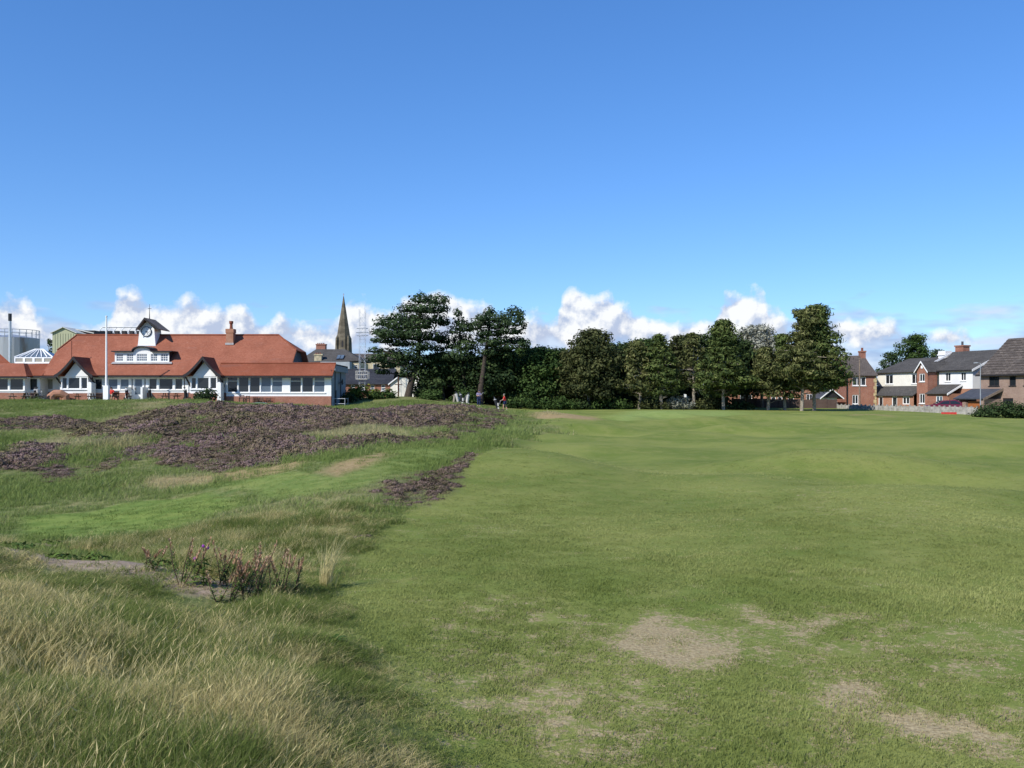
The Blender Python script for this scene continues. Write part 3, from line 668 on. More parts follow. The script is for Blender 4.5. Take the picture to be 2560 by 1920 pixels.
cb(MB().tube([(cx(128, 92.6), 92.6, 1.1), (cx(130, 92.6), 92.6, 1.75), (cx(138, 92.6), 92.6, 2.05), (cx(150, 92.6), 92.7, 2.05), (cx(160, 92.6), 92.9, 1.8), (cx(160, 92.6), 93, 1.1)], [.5, .5, .42, .42, .42, .45], 10), 'curved_buttress', 'brick_orange')
# ---- dormer
YD = 96.0; d0, d1 = cx(287, YD), cx(423, YD); dz0, dz1 = cz(906, YD), cz(880, YD)
hs_ = [(cx(a, YD) - d0, cx(b, YD) - d0, cz(903, YD), cz(884.5, YD)) for a, b in ((291, 308), (317, 333.5), (342, 368), (377, 393.5), (402, 420))]
cb(wall_holes(MB(), (d0, YD), (d1, YD), dz0, dz1, hs_, .1), 'dormer_wall', 'white_paint')
for h, nc in zip(hs_, (3, 3, 5, 3, 3)): window(club, (d0, YD), (d1, YD), h[0], h[1], h[2], h[3], .03, nc, 3, .045, pane='glass_blue')
for xx in (d0, d1 - .08): cb(MB().prism([(xx, YD + .004, dz0 - .1), (xx, YD + .004, dz1), (xx, 97.7, dz1), (xx, 96.3, dz0 - .1)], (.08, 0, 0)), 'dormer_cheek', 'dark_timber')
ax0, ax1 = cx(334, YD), cx(377, YD); axc, aw = (ax0 + ax1) / 2, (ax1 - ax0) / 2; ah = cz(868, YD) - dz1
arch = [(axc + aw * math.cos(a), dz1 + ah * math.sin(a)) for a in np.linspace(0, math.pi, 13)]
cb(MB().prism([(x, YD - .01, z) for x, z in arch], (0, .1, 0)), 'dormer_arch', 'white_paint')
dr_ = MB(); dr_.prism([(cx(281, YD), YD - .35, dz1 + .002), (ax0 - .1, YD - .35, dz1 + .002), (ax0 - .1, 98.0, dz1 + .002), (cx(281, YD), 98.0, dz1 + .002)], (0, 0, .12))
dr_.prism([(ax1 + .1, YD - .35, dz1 + .002), (cx(432, YD), YD - .35, dz1 + .002), (cx(432, YD), 98.0, dz1 + .002), (ax1 + .1, 98.0, dz1 + .002)], (0, 0, .12))
ar2 = [(axc + (aw + .1) * math.cos(a), dz1 + .01 + (ah + .0) * math.sin(a)) for a in np.linspace(0, math.pi, 13)]
for (p, q) in zip(ar2, ar2[1:]): dr_.prism([(p[0], YD - .35, p[1]), (q[0], YD - .35, q[1]), (q[0], 98.6, q[1]), (p[0], 98.6, p[1])], (0, 0, .12))
cb(dr_, 'dormer_roof', 'dark_timber')
cb(MB().slab([(d0 - .3, 95.65, z1 - .02), (d1 + .4, 95.65, z1 - .02), (d1 + .3, 96.02, dz0 + .06), (d0 - .2, 96.02, dz0 + .06)], .03), 'lead_apron', 'lead')
# ---- clock turret
YC = 98.35; a0, a1 = cx(343.5, YC), cx(389.5, YC); b0, b1 = cx(348.5, YC), cx(385, YC); zb0, zm = cz(866, YC), cz(822, YC); zap = cz(803, YC); xcc = (b0 + b1) / 2
V_ = [(a0, YC, zb0 - .3), (a1, YC, zb0 - .3), (a1, YC + 2, zb0 - .3), (a0, YC + 2, zb0 - .3), (b0, YC + .05, zm), (b1, YC + .05, zm), (b1, YC + 1.95, zm), (b0, YC + 1.95, zm)]
tw = MB(); tw.v = V_; tw.f = [(0, 1, 5, 4), (1, 2, 6, 5), (2, 3, 7, 6), (3, 0, 4, 7)]
tw.poly([V_[4], V_[5], (xcc, YC + .05, zap)]).poly([V_[6], V_[7], (xcc, YC + 1.95, zap)])
tow = cb(tw, 'clock_turret', 'white_paint')
cb(MB().box(a0 - .03, a1 + .03, YC - .05, YC - .002, zb0 - .02, zb0 + .09), 'turret_apron', 'lead', tow)
zr = cz(794, 97.8); le, re_ = cx(340, 97.8), cx(400, 97.8) - .05; ze = cz(823, 97.8)
for sgn, xe in ((-1, le), (1, re_)):
    cb(MB().slab([(xcc, 97.75, zr), (xe, 97.75, ze), (xe, YC + 2.4, ze), (xcc, YC + 2.4, zr)], .09), 'turret_roof', 'wood_grey', tow)
    cb(MB().prism([(xcc, 97.70, zr + .02), (xe, 97.70, ze + .02), (xe, 97.70, ze - .22), (xcc, 97.70, zr - .24)], (0, .048, 0)), 'bargeboard', 'dark_timber', tow)
xk, zk, rk = cx(366, YC), cz(829, YC), .56
def disc(x, y, z, r, th, n=40):
    m = MB(); m.prism([(x + r * math.cos(a), y, z + r * math.sin(a)) for a in np.linspace(0, 2 * math.pi, n, endpoint=False)], (0, th, 0)); return m
m = MB(); na = 40
for k in range(na):
    a, b = 2 * math.pi * k / na, 2 * math.pi * (k + 1) / na
    q = [(xk + r * math.cos(t_), YC - .07, zk + r * math.sin(t_)) for r, t_ in ((rk, a), (rk, b), (rk - .065, b), (rk - .065, a))]; m.prism(q, (0, .11, 0))
cb(m, 'clock_ring', 'black_metal', tow)
cb(disc(xk, YC - .05, zk, rk - .065, .08), 'clock_face', 'clock_face', tow)
m = MB()
def bar(ang, r0, r1, w, y):                                    # ang in degrees clockwise from twelve
    a = R(ang); d_ = Vector((math.sin(a), 0, math.cos(a))); n_ = Vector((math.cos(a), 0, -math.sin(a))); c_ = Vector((xk, y, zk))
    return [tuple(c_ + d_ * r0 - n_ * w), tuple(c_ + d_ * r0 + n_ * w), tuple(c_ + d_ * r1 + n_ * w), tuple(c_ + d_ * r1 - n_ * w)]
NUM = ('XII', 'I', 'II', 'III', 'IIII', 'V', 'VI', 'VII', 'VIII', 'IX', 'X', 'XI')
for k, s_n in enumerate(NUM):                                  # roman numerals, strokes laid round the dial
    wdt = .030; tot = len(s_n) * wdt
    for j, ch in enumerate(s_n):
        off = (j - (len(s_n) - 1) / 2) * wdt; a = R(k * 30); d_ = Vector((math.sin(a), 0, math.cos(a))); n_ = Vector((math.cos(a), 0, -math.sin(a))); c_ = Vector((xk, YC - .056, zk))
        def stroke(u0, r0, u1, r1, w=.0065):
            p_, q_ = c_ + n_ * u0 + d_ * r0, c_ + n_ * u1 + d_ * r1; e_ = (q_ - p_).cross(Vector((0, 1, 0))).normalized() * w
            m.prism([tuple(p_ - e_), tuple(p_ + e_), tuple(q_ + e_), tuple(q_ - e_)], (0, .004, 0))
        if ch == 'I': stroke(off, .34, off, .43)
        elif ch == 'V': stroke(off - .012, .43, off, .34); stroke(off + .012, .43, off, .34)
        else: stroke(off - .012, .43, off + .012, .34); stroke(off + .012, .43, off - .012, .34)
tag(cb(m, 'clock_numerals', 'black_metal', tow), kind='stuff')
cb(MB().prism(bar(102.5, -.06, .26, .032, YC - .085), (0, .012, 0)), 'hour_hand', 'black_metal', tow)
cb(MB().prism(bar(150, -.08, .40, .018, YC - .105), (0, .012, 0)), 'minute_hand', 'black_metal', tow)
fin = MB(); zf_ = cz(760, 99); fin.tube([(xcc + .05, 99.0, zr - .1), (xcc + .05, 99.0, zr + .6), (xcc + .05, 99.0, zf_)], [.06, .035, .015], 8)
fin.prism([(xcc - .15, 99, zf_ - .55), (xcc + .25, 99, zf_ - .55), (xcc + .25, 99, zf_ - .5), (xcc - .15, 99, zf_ - .5)], (0, .03, 0))
cb(fin, 'weather_vane', 'black_metal', tow)
# ---- chimney
YH = 98.45; h0, h1 = cx(565, YH), cx(583, YH)
ch_ = cb(MB().box(h0, h1, YH, YH + .85, 7.0, cz(832, YH)).box(h0 - .05, h1 + .05, YH - .05, YH + .9, cz(832, YH) + .001, cz(822, YH)), 'chimney', 'brick_orange')
cb(MB().tube([((h0 + h1) / 2 + .05, YH + .42, cz(822, YH)), ((h0 + h1) / 2 + .05, YH + .42, cz(816, YH)), ((h0 + h1) / 2 + .05, YH + .42, cz(809, YH)), ((h0 + h1) / 2 + .05, YH + .42, cz(808, YH)), ((h0 + h1) / 2 + .05, YH + .42, cz(802, YH))], [.2, .16, .16, .23, .23], 12), 'chimney_pot', 'terracotta', ch_)
cb(MB().box(h0 - .08, h1 + .05, YH - .06, YH - .003, cz(862, YH), cz(857, YH)), 'lead_apron', 'lead', ch_)
# ---- glass lantern behind the left wing
YG = 98.0; g0, g1 = cx(36, YG), cx(132, YG); zb_, zs_, zt_ = cz(908, YG), cz(893, YG), cz(872, YG)
q0, q1 = cx(88, YG + 1.2), cx(108, YG + 1.2)
lan = cb(MB().box(g0, g1, YG, YG + 3, zb_ - .4, zb_ + .15).box(g0, g1, YG - .02, YG + .06, zs_ - .12, zs_), 'roof_lantern', 'white_paint')
npan = 4
for k in range(npan + 1):
    x_ = g0 + (g1 - g0) * k / npan
    cb(MB().box(max(g0, x_ - .12), min(g1, x_ + .12), YG - .03, YG + .07, zb_ + .152, zs_ - .122), 'mullion', 'white_paint', lan)
for k in range(npan):
    x_ = g0 + (g1 - g0) * k / npan; cb(MB().box(x_ + .12, x_ + (g1 - g0) / npan - .12, YG + .03, YG + .05, zb_ + .152, zs_ - .122), 'pane', 'curtain', lan)
nb2 = 7
for k in range(nb2):
    f0, f1 = k / nb2, (k + 1) / nb2
    A_ = (g0 + (g1 - g0) * f0, YG, zs_); B_ = (g0 + (g1 - g0) * f1, YG, zs_); Ct = (q0 + (q1 - q0) * f1, YG + 1.2, zt_); D_ = (q0 + (q1 - q0) * f0, YG + 1.2, zt_)
    cb(MB().slab([A_, B_, Ct, D_], .02), 'pane', 'glass_blue', lan)
    if k: cb(MB().tube([(A_[0], A_[1] - .03, A_[2] + .03), (D_[0], D_[1] - .03, D_[2] + .03)], .06, 6), 'glazing_bar', 'white_paint', lan)
for (u, w) in (((g0, YG, zs_), (q0, YG + 1.2, zt_)), ((g1, YG, zs_), (q1, YG + 1.2, zt_)), ((q0, YG + 1.2, zt_), (q1, YG + 1.2, zt_))): cb(MB().tube([u, w], .08, 6), 'glazing_bar', 'white_paint', lan)
cb(MB().poly([(g1, YG, zs_), (g1, YG + 3, zs_), (q1, YG + 1.2, zt_)]).poly([(g0, YG + 3, zs_), (g0, YG, zs_), (q0, YG + 1.2, zt_)]).poly([(g1, YG + 3, zs_), (g0, YG + 3, zs_), (q0, YG + 1.2, zt_), (q1, YG + 1.2, zt_)]), 'pane', 'glass_blue', lan)
# ================================================================ flagpole
fp = thing('flagpole', 'tall white flagpole on a white boxed base before the clubhouse', 'flagpole', (cx(266, 90), 90, gz(cx(266, 90), 90)))
zb = 0
MB().box(-.26, .26, -.2, .2, -.2, 1.5).build('base_box', 'white_paint', fp)
MB().tube([(0, 0, 1.4), (0, 0, 2.0), (0, 0, cz(792, 90) - fp.location.z)], [.13, .11, .075], 10).build('pole', 'white_paint', fp)
MB().tube([(0, 0, cz(792, 90) - fp.location.z), (0, 0, cz(789, 90) - fp.location.z)], [.12, .06], 10).build('cap', 'grey_metal', fp)
# ================================================================ behind the clubhouse
def base(px, Y): x = cx(px, Y); return (x, Y, gz(x, Y))
def lb(root): return lambda mb, name, mat, parent=None, **k: mb.build(name, mat, parent or root, **k)
# storage tank with its railing and flue
o = thing('storage_tank', 'rusty grey cylindrical tank with a railed top beside a tall flue', 'tank', (cx(30, 150), 150, .6)); u = lb(o)
rt = 62 * 150 / F; zt = cz(846, 150) - .6
u(MB().tube([(0, 0, 0), (0, 0, zt)], rt, 32), 'shell', 'tank_steel', smooth=False); u(MB().tube([(0, 0, zt), (0, 0, zt + .7)], [rt, rt * .05], 32), 'cone_roof', 'grey_metal')
rail = MB(); n = 24; zr_ = zt + 1.35
ring = [(rt * .99 * math.cos(a), rt * .99 * math.sin(a)) for a in np.linspace(0, 2 * math.pi, n, endpoint=False)]
rail.tube([(x, y, zr_) for x, y in ring + ring[:1]], .05, 5); rail.tube([(x, y, zt + .7) for x, y in ring + ring[:1]], .04, 5)
for x, y in ring: rail.tube([(x, y, zt - .05), (x, y, zr_ + .02)], .05, 5)
u(rail, 'railing', 'grey_metal')
o = thing('flue_stack', 'tall steel flue with a black top rising behind the tank', 'flue', (cx(25, 145), 145, .6)); u = lb(o)
u(MB().tube([(0, 0, 0), (0, 0, cz(802, 145) - .6)], .22, 12), 'pipe', 'pale_metal'); u(MB().tube([(0, 0, cz(802, 145) - .62), (0, 0, cz(784, 145) - .6)], .27, 12), 'flue_top', 'black_metal')
# green shed
YS = 135; x0, x1 = cx(131, YS), cx(190, YS); o = thing('industrial_shed', 'pale green metal shed with a low pitched roof behind the clubhouse', 'shed', (x0, YS, .6)); u = lb(o)
w = x1 - x0; ze = cz(832, YS) - .6; za_ = cz(818, YS) - .6; D = 26
u(MB().prism([(0, 0, 0), (w, 0, 0), (w, 0, ze), (w * .48, 0, za_), (0, 0, ze)], (0, D, 0)), 'wall', 'shed_green')
for s_ in ((-.25, w * .48), (w + .25, w * .48)): u(MB().slab([(s_[0], -.3, ze - .02), (s_[1], -.3, za_ + .06), (s_[1], D + .3, za_ + .06), (s_[0], D + .3, ze - .02)], .1), 'roof', 'shed_roof')
for k in range(1, 9): u(MB().box(w * k / 9 - .02, w * k / 9 + .02, -.05, -.002, 0, ze - .1), 'rib', 'shed_green')
o = thing('dark_annex', 'dark flat roofed annex joined behind the green shed', 'shed', (cx(192, 138), 138, .6)); u = lb(o)
u(MB().box(0, cx(236, 138) - cx(192, 138), 0, 14, 0, cz(826, 138) - .6), 'wall', 'dark_timber'); u(MB().slab([(-.1, -.2, cz(822, 138) - .6), (cx(236, 138) - cx(192, 138), -.2, cz(832, 138) - .6), (cx(236, 138) - cx(192, 138), 14, cz(832, 138) - .6), (-.1, 14, cz(822, 138) - .6)], .15), 'roof', 'shed_roof')
# conveyor gantry
YN = 165; o = thing('pipe_gantry', 'skeletal metal gantry with hoops showing above the red ridge', 'gantry', (cx(238, YN), YN, .6)); u = lb(o)
gw = cx(348, YN) - cx(238, YN); zt = cz(818, YN) - .6; zl = cz(832, YN) - .6
u(MB().tube([(gw * .18, 0, zt), (gw, 0, zt)], .12, 6), 'top_rail', 'grey_metal'); u(MB().box(-.2, gw, -.5, .5, zl - .9, zl - .5), 'deck', 'lead')
for k in range(7):
    x_ = gw * k / 6; u(MB().tube([(x_, 0, 0), (x_, 0, zl - .5)], .2, 6), 'leg', 'lead'); u(MB().box(x_ - .35, x_ + .35, -.4, .4, zl - .49, zl + .35), 'hopper', 'dark_timber')
    if 0 < k: u(MB().tube([(x_ - .9, 0, zl - .5), (x_ - .45, 0, zt - .5), (x_, 0, zt)], .07, 5), 'hoop', 'pale_metal')
# church spire
YP = 350; o = thing('church', 'tall weathered stone church spire above the grey slate roofs', 'church', (cx(859, YP), YP, .6)); u = lb(o)
def octo(z, r): return [(r * math.cos(R(22.5 + 45 * k)), r * math.sin(R(22.5 + 45 * k)), z) for k in range(8)]
Z = lambda py: cz(py, YP) - .6
sp_ = MB(); lv = [(905, 19.5), (842, 16.8), (741, .9)]
rings = [octo(Z(py), r * YP / F) for py, r in lv]
for a, b in zip(rings, rings[1:]):
    for k in range(8): sp_.poly([a[k], a[(k + 1) % 8], b[(k + 1) % 8], b[k]])
sp_.f.append(tuple(range(len(sp_.v), len(sp_.v) + 8))); sp_.v += rings[-1]
u(sp_, 'spire', 'spire_stone')
tr = 20.5 * YP / F; u(MB().box(-tr, tr, -tr, tr, 0, Z(900)), 'tower', 'spire_stone')
for sx in (-1, 1):
    for sy in (-1, 1): u(MB().tube([(sx * 2.35, sy * 2.35, Z(885)), (sx * 2.3, sy * 2.3, Z(846)), (sx * 2.1, sy * 2.1, Z(838))], [.6, .45, .04], 6), 'pinnacle', 'spire_stone')
for k, (py0, py1) in enumerate(((852, 868), (818, 828), (780, 788))):
    r0 = (17.2 - (868 - py1) * .155 - (0 if k == 0 else 0)) * YP / F * .92
    u(MB().prism([(-.35, -r0 - .18, Z(py1)), (.35, -r0 - .18, Z(py1)), (.35, -r0 - .1, Z(py0 + 3)), (0, -r0 - .05, Z(py0)), (-.35, -r0 - .1, Z(py0 + 3))], (0, .5, 0)), 'lucarne', 'dark_timber')
u(MB().tube([(0, 0, Z(742)), (0, 0, Z(733))], .12, 6).box(-.4, .4, -.06, .06, Z(737), Z(736)), 'cross', 'lead')
# slate-roofed house with chimneys
YB = 150; o = thing('slate_house', 'slate hipped-roof stone house with red and buff chimneys below the spire', 'house', (cx(812, YB), YB, .6)); u = lb(o)
Z = lambda py, Y=YB: cz(py, Y) - .6
X = lambda px, Y=YB: cx(px, Y) - o.location.x
e0, e1, rl_, rr2 = X(738), X(905), X(790, YB + 5), X(862, YB + 5)
u(MB().box(X(748), X(897), .3, 9.7, 0, Z(905)), 'wall', 'stone_yellow')
u(MB().slab([(e0, 0, Z(907)), (e1, 0, Z(901)), (rr2, 5, Z(873, YB + 5)), (rl_, 5, Z(873, YB + 5))], .15), 'roof', 'slate')
u(MB().slab([(e1, 0, Z(901)), (e1, 10, Z(901)), (rr2, 5, Z(873, YB + 5))], .15), 'hip_roof', 'slate'); u(MB().slab([(e0, 10, Z(907)), (e0, 0, Z(907)), (rl_, 5, Z(873, YB + 5))], .15), 'hip_roof', 'slate')
u(MB().slab([(e1, 10, Z(901)), (e0, 10, Z(907)), (rl_, 5.01, Z(873, YB + 5)), (rr2, 5.01, Z(873, YB + 5))], .15), 'rear_roof', 'slate')
c1 = u(MB().box(X(773), X(797), 5.2, 6.4, Z(890), Z(858)).box(X(772), X(798), 5.1, 6.5, Z(858) + .002, Z(855.5)), 'chimney', 'brick_red')
for px in (776, 781, 786, 791): u(MB().tube([(X(px), 5.8, Z(855.5)), (X(px), 5.8, Z(852.5))], .11, 8), 'chimney_pot', 'terracotta', c1)
c2 = u(MB().box(X(784), X(802), .5, 1.5, Z(912), Z(888)).box(X(783), X(805), .4, 1.6, Z(888) + .002, Z(884.5)), 'chimney', 'stone_yellow')
for px in (787, 792, 798): u(MB().tube([(X(px), 1, Z(884.5)), (X(px), 1, Z(881))], .11, 8), 'chimney_pot', 'terracotta', c2)
q = u(MB().slab([(X(838), .55, Z(899)), (X(857), .55, Z(898.2)), (X(857), 1.95, Z(886.5)), (X(838), 1.95, Z(887))], .04), 'rooflight', 'black_metal')
for k in range(2): u(MB().slab([(X(839.2 + 9 * k), .56, Z(897) + .06), (X(847 + 9 * k), .56, Z(896.6) + .06), (X(847 + 9 * k), 1.9, Z(887) + .08), (X(839.2 + 9 * k), 1.9, Z(887.3) + .08)], .02), 'pane', 'glass_blue', q)
u(MB().box(X(808), X(880), -2.2, .28, 0, Z(904.5, YB - 2)), 'flat_roof_annex', 'grey_render_and_shade')
for (a, b) in ((884, 894),): window(o, (X(748), .3), (X(897), .3), X(a) - X(748), X(b) - X(748), Z(921), Z(912), -.06, 1, 2, .06, world=False)
# terrace of brick cottages with slate roof and cream gable end
YT = 132; o = thing('brick_terrace', 'low brick terrace with white windows under a long black slate roof', 'terrace house', (cx(862, YT), YT, .6)); u = lb(o)
Z = lambda py, Y=YT: cz(py, Y) - .6
X = lambda px, Y=YT: cx(px, Y) - o.location.x
wx = [(878, 886.5), (903, 912), (926, 936), (953, 963)]
L0 = X(856); hs_ = [(X(a) - L0, X(b) - L0, Z(977), Z(961.5)) for a, b in wx]
u(wall_holes(MB(), (L0, 0), (X(978), 0), -.3, Z(958), hs_), 'wall', 'brick_red')
for h in hs_: window(o, (L0, 0), (X(978), 0), *h, .05, 1, 2, .09, world=False, sill='white_paint', pane='glass_blue')
u(MB().slab([(X(850), -.35, Z(960)), (X(980), -.35, Z(960)), (X(980), 5, Z(922, YT + 5)), (X(850), 5, Z(922, YT + 5))], .12), 'roof', 'slate_black')
u(MB().slab([(X(980), 10.3, Z(960)), (X(850), 10.3, Z(960)), (X(850), 5.01, Z(922, YT + 5)), (X(980), 5.01, Z(922, YT + 5))], .12), 'rear_roof', 'slate_black')
o = thing('cream_cottage', 'cream rendered gable-end cottage with a pole beside it under the big pine', 'house', (cx(976, 128), 128, .6)); u = lb(o)
Z = lambda py, Y=128: cz(py, Y) - .6
X = lambda px, Y=128: cx(px, Y) - o.location.x
wd = X(1075)
u(MB().prism([(0, 0, -.3), (wd, 0, -.3), (wd, 0, Z(958)), (wd / 2, 0, Z(920)), (0, 0, Z(958))], (0, 9, 0)), 'wall', 'cream_render')
for s_ in ((-.3, Z(960)), (wd + .3, Z(960))): u(MB().slab([(s_[0], -.25, s_[1]), (wd / 2, -.25, Z(918)), (wd / 2, 9.2, Z(918)), (s_[0], 9.2, s_[1])], .12), 'roof', 'slate_black'); u(MB().prism([(s_[0], -.30, s_[1]), (wd / 2, -.30, Z(918)), (wd / 2, -.30, Z(921)), (s_[0], -.30, s_[1] - .2)], (0, .048, 0)), 'bargeboard', 'white_paint')
window(o, (0, 0), (wd, 0), X(993), X(1000), Z(979), Z(959), -.06, 1, 2, .07, world=False)
o = thing('telegraph_pole', 'slim dark pole with a crossbar before the cream cottage wall', 'pole', base(996, 118)); u = lb(o)
u(MB().tube([(0, 0, -.2), (0, 0, cz(938, 118) - o.location.z)], .10, 8), 'pole', 'wood_brown'); u(MB().box(-.5, .5, -.05, .05, cz(962, 118) - o.location.z, cz(960, 118) - o.location.z), 'crossbar', 'wood_brown')
# lattice mast with platforms
YM = 122; o = thing('lattice_mast', 'pale lattice mast with ring platforms and a square cage near the spire', 'mast', base(906, YM)); u = lb(o)
Z = lambda py: cz(py, YM) - o.location.z
hw = 7.2 * YM / F; cr = [(-hw, -hw), (hw, -hw), (hw, hw), (-hw, hw)]
for k, (x_, y_) in enumerate(cr): u(MB().tube([(x_, y_, -.3), (x_, y_, Z(773 if k != 1 else 762))], .024, 5), 'upright', 'pale_metal')
lev = [Z(py) for py in range(975, 772, -18)]
for i, (za_, zb_) in enumerate(zip(lev, lev[1:])):
    for k in range(4):
        a, b = cr[k], cr[(k + 1) % 4]; u(MB().tube([(a[0], a[1], za_), (b[0], b[1], za_)], .012, 4), 'rung', 'pale_metal')
        p, q = (a, b) if i % 2 else (b, a); u(MB().tube([(p[0], p[1], za_), (q[0], q[1], zb_)], .010, 4), 'brace', 'pale_metal')
for py, rw in ((839, 14), (831, 15), (821, 14)):
    w_ = rw * YM / F; f_ = MB()
    rg = [(w_ * math.cos(a), w_ * math.sin(a), Z(py)) for a in np.linspace(0, 2 * math.pi, 16)]; f_.tube(rg, .035, 5); u(f_, 'platform_ring', 'pale_metal')
w_ = 14.5 * YM / F; cg = u(MB().box(-w_, w_, -w_, w_, Z(948.5), Z(947)), 'cage_floor', 'canvas_white')
for py in (928, 936.5): 
    for k in range(4):
        a, b = [(-w_, -w_), (w_, -w_), (w_, w_), (-w_, w_)][k], [(-w_, -w_), (w_, -w_), (w_, w_), (-w_, w_)][(k + 1) % 4]; u(MB().tube([(a[0], a[1], Z(py)), (b[0], b[1], Z(py))], .03, 5), 'cage_rail', 'canvas_white', cg)
for k in range(4):
    a, b = [(-w_, -w_), (w_, -w_), (w_, w_), (-w_, w_)][k], [(-w_, -w_), (w_, -w_), (w_, w_), (-w_, w_)][(k + 1) % 4]
    for f_ in (0, .5): u(MB().tube([(a[0] + (b[0] - a[0]) * f_, a[1] + (b[1] - a[1]) * f_, Z(946.5)), (a[0] + (b[0] - a[0]) * f_, a[1] + (b[1] - a[1]) * f_, Z(927.5))], .028, 5), 'cage_post', 'canvas_white', cg)
# long low roof and house tops above the trees
def far_house(name, label, p0, p1, pe, pr, Y, D, wall, roof, chims):
    o = thing(name, label, 'house', (cx(p0, Y), Y, .6)); u = lb(o); W = cx(p1, Y) - cx(p0, Y); ze_, zr2 = cz(pe, Y) - .6, cz(pr, Y + D / 2) - .6
    u(MB().prism([(0, .2, 0), (0, D - .2, 0), (0, D - .2, ze_), (0, D / 2, zr2 - .15), (0, .2, ze_)], (W, 0, 0)), 'wall', wall)
    u(MB().slab([(-.3, -.2, ze_), (W + .3, -.2, ze_), (W + .3, D / 2, zr2), (-.3, D / 2, zr2)], .1), 'roof', roof); u(MB().slab([(W + .3, D + .2, ze_), (-.3, D + .2, ze_), (-.3, D / 2 + .01, zr2), (W + .3, D / 2 + .01, zr2)], .1), 'rear_roof', roof)
    for (c0, c1_, ct, mt) in chims:
        q = u(MB().box(cx(c0, Y) - o.location.x, cx(c1_, Y) - o.location.x, D / 2 - .5, D / 2 + .5, zr2 - 1, cz(ct, Y) - .6), 'chimney', mt)
        xm = cx((c0 + c1_) / 2, Y) - o.location.x; u(MB().tube([(xm, D / 2, cz(ct, Y) - .62), (xm, D / 2, cz(ct - 3, Y) - .6)], .14, 8), 'chimney_pot', 'terracotta', q)
    for k in range(3): window(o, (0, .2), (W, .2), W * (k + .3) / 3, W * (k + .7) / 3, ze_ - 2.2, ze_ - .8, -.06, 1, 1, .07, world=False)
far_house('long_house', 'long low brown roofed building between spire and big pine', 880, 1000, 901, 884, 200, 9, 'stone_yellow', 'tile_brown', [])
far_house('grey_house', 'grey stone house top with a squat chimney over the tree canopy', 1285, 1365, 905, 885, 190, 8, 'stone_yellow', 'slate', [(1296, 1310, 872, 'stone_yellow')])
far_house('white_chimney_house', 'white house showing only its white chimney above the dark trees', 1395, 1475, 912, 893, 185, 8, 'white_render', 'slate', [(1428, 1442, 873, 'white_render')])
# ================================================================ houses on the right
def house_front(root, W, ze, wall, wins, zbot=-.4, y=0.0, x0=0.0, name='wall', frame='white_paint', pane='glass'):
    hs_ = [(a, b, c_, d_) for a, b, c_, d_, n_ in wins]
    wall_holes(MB(), (x0, y), (x0 + W, y), zbot, ze, hs_).build(name, wall, root)
    for (a, b, c_, d_, n_) in wins: window(root, (x0, y), (x0 + W, y), a, b, c_, d_, .05, n_, 1, .09, frame, pane, False, sill=frame)
# A: brick end house facing the course
YA = 128.0; o = thing('brick_house', 'brown roofed brick house with pale quoins and a slim right chimney', 'house', (cx(2116, YA), YA, .1)); u = lb(o)
X = lambda px, Y=YA: cx(px, Y) - o.location.x
Z = lambda py, Y=YA: cz(py, Y) - .1
WA = X(2191)
house_front(o, WA, Z(937), 'brick_red', [(X(2131), X(2165), Z(964), Z(942), 3), (X(2131), X(2146), Z(1010), Z(987), 2)])
for s_ in (0, WA): u(MB().prism([(s_, 0, -.4), (s_, 8, -.4), (s_, 8, Z(937)), (s_, 4, Z(890, YA + 4) - .2), (s_, 0, Z(937))], (.2 if s_ == 0 else -.2, 0, 0)), 'gable_wall', 'brick_red')
u(MB().slab([(-.15, -.35, Z(939)), (WA + .15, -.35, Z(939)), (WA - .3, 4, Z(889, YA + 4)), (.5, 4, Z(889, YA + 4))], .14), 'roof', 'tile_brown'); u(MB().slab([(WA + .15, 8.3, Z(939)), (-.15, 8.3, Z(939)), (.5, 4.01, Z(889, YA + 4)), (WA - .3, 4.01, Z(889, YA + 4))], .14), 'rear_roof', 'tile_brown')
for k in range(9): 
    for s_ in (WA,): 
        w_ = .42 if k % 2 else .25; u(MB().box(s_ - w_, s_ + .02, -.03, -.002, .1 + k * .5, .1 + k * .5 + .46), 'quoin', 'quoin_stone')
q = u(MB().box(X(2176), X(2188), 3.4, 4.4, Z(906), Z(878)).box(X(2175), X(2189), 3.3, 4.5, Z(878) + .002, Z(874)), 'chimney', 'brick_red'); u(MB().tube([(X(2182), 3.9, Z(874)), (X(2182), 3.9, Z(866))], .17, 8), 'chimney_pot', 'terracotta', q)
u(MB().tube([(.12, -.08, -.3), (.12, -.08, Z(940))], .06, 6), 'drainpipe', 'dark_timber')
# terrace B-C-D running away from the course
ZG = .15; o = thing('terrace_row', 'white upper walled terrace with brick gabled bay and dark slate roofs', 'terrace house', (60.2, 115, ZG), R(-70)); u = lb(o)
ev = 5.1; rg_ = 6.1; rB, rD = 7.2, 7.85
# D
house_front(o, 5.5, ev, 'white_render', [(1.05, 1.95, 3.55, 4.75, 2), (3.6, 4.45, 3.6, 4.75, 2)], 2.55, 0, -5.5)
MB().box(-5.5, 0, -.04, .16, -.4, 2.549).build('lower_wall', 'brick_orange', o)
u(MB().prism([(0, .001, 2.551), (0, 12.2, 2.551), (0, 12.2, ev), (0, rg_, rD - .15), (0, .001, ev)], (-.15, 0, 0)), 'gable_wall', 'white_render'); u(MB().box(-.16, .02, -.02, 12.2, -.4, 2.549), 'lower_gable', 'brick_orange')
u(MB().slab([(-5.6, -.35, ev - .05), (.25, -.35, ev - .05), (.25, rg_, rD), (-9, rg_, rD), (-7.2, 2.5, ev + 1.05)], .13), 'roof', 'slate'); u(MB().slab([(.25, 12.5, ev - .05), (-9, 12.5, ev - .05), (-9, rg_ + .01, rD), (.25, rg_ + .01, rD)], .13), 'rear_roof', 'slate')
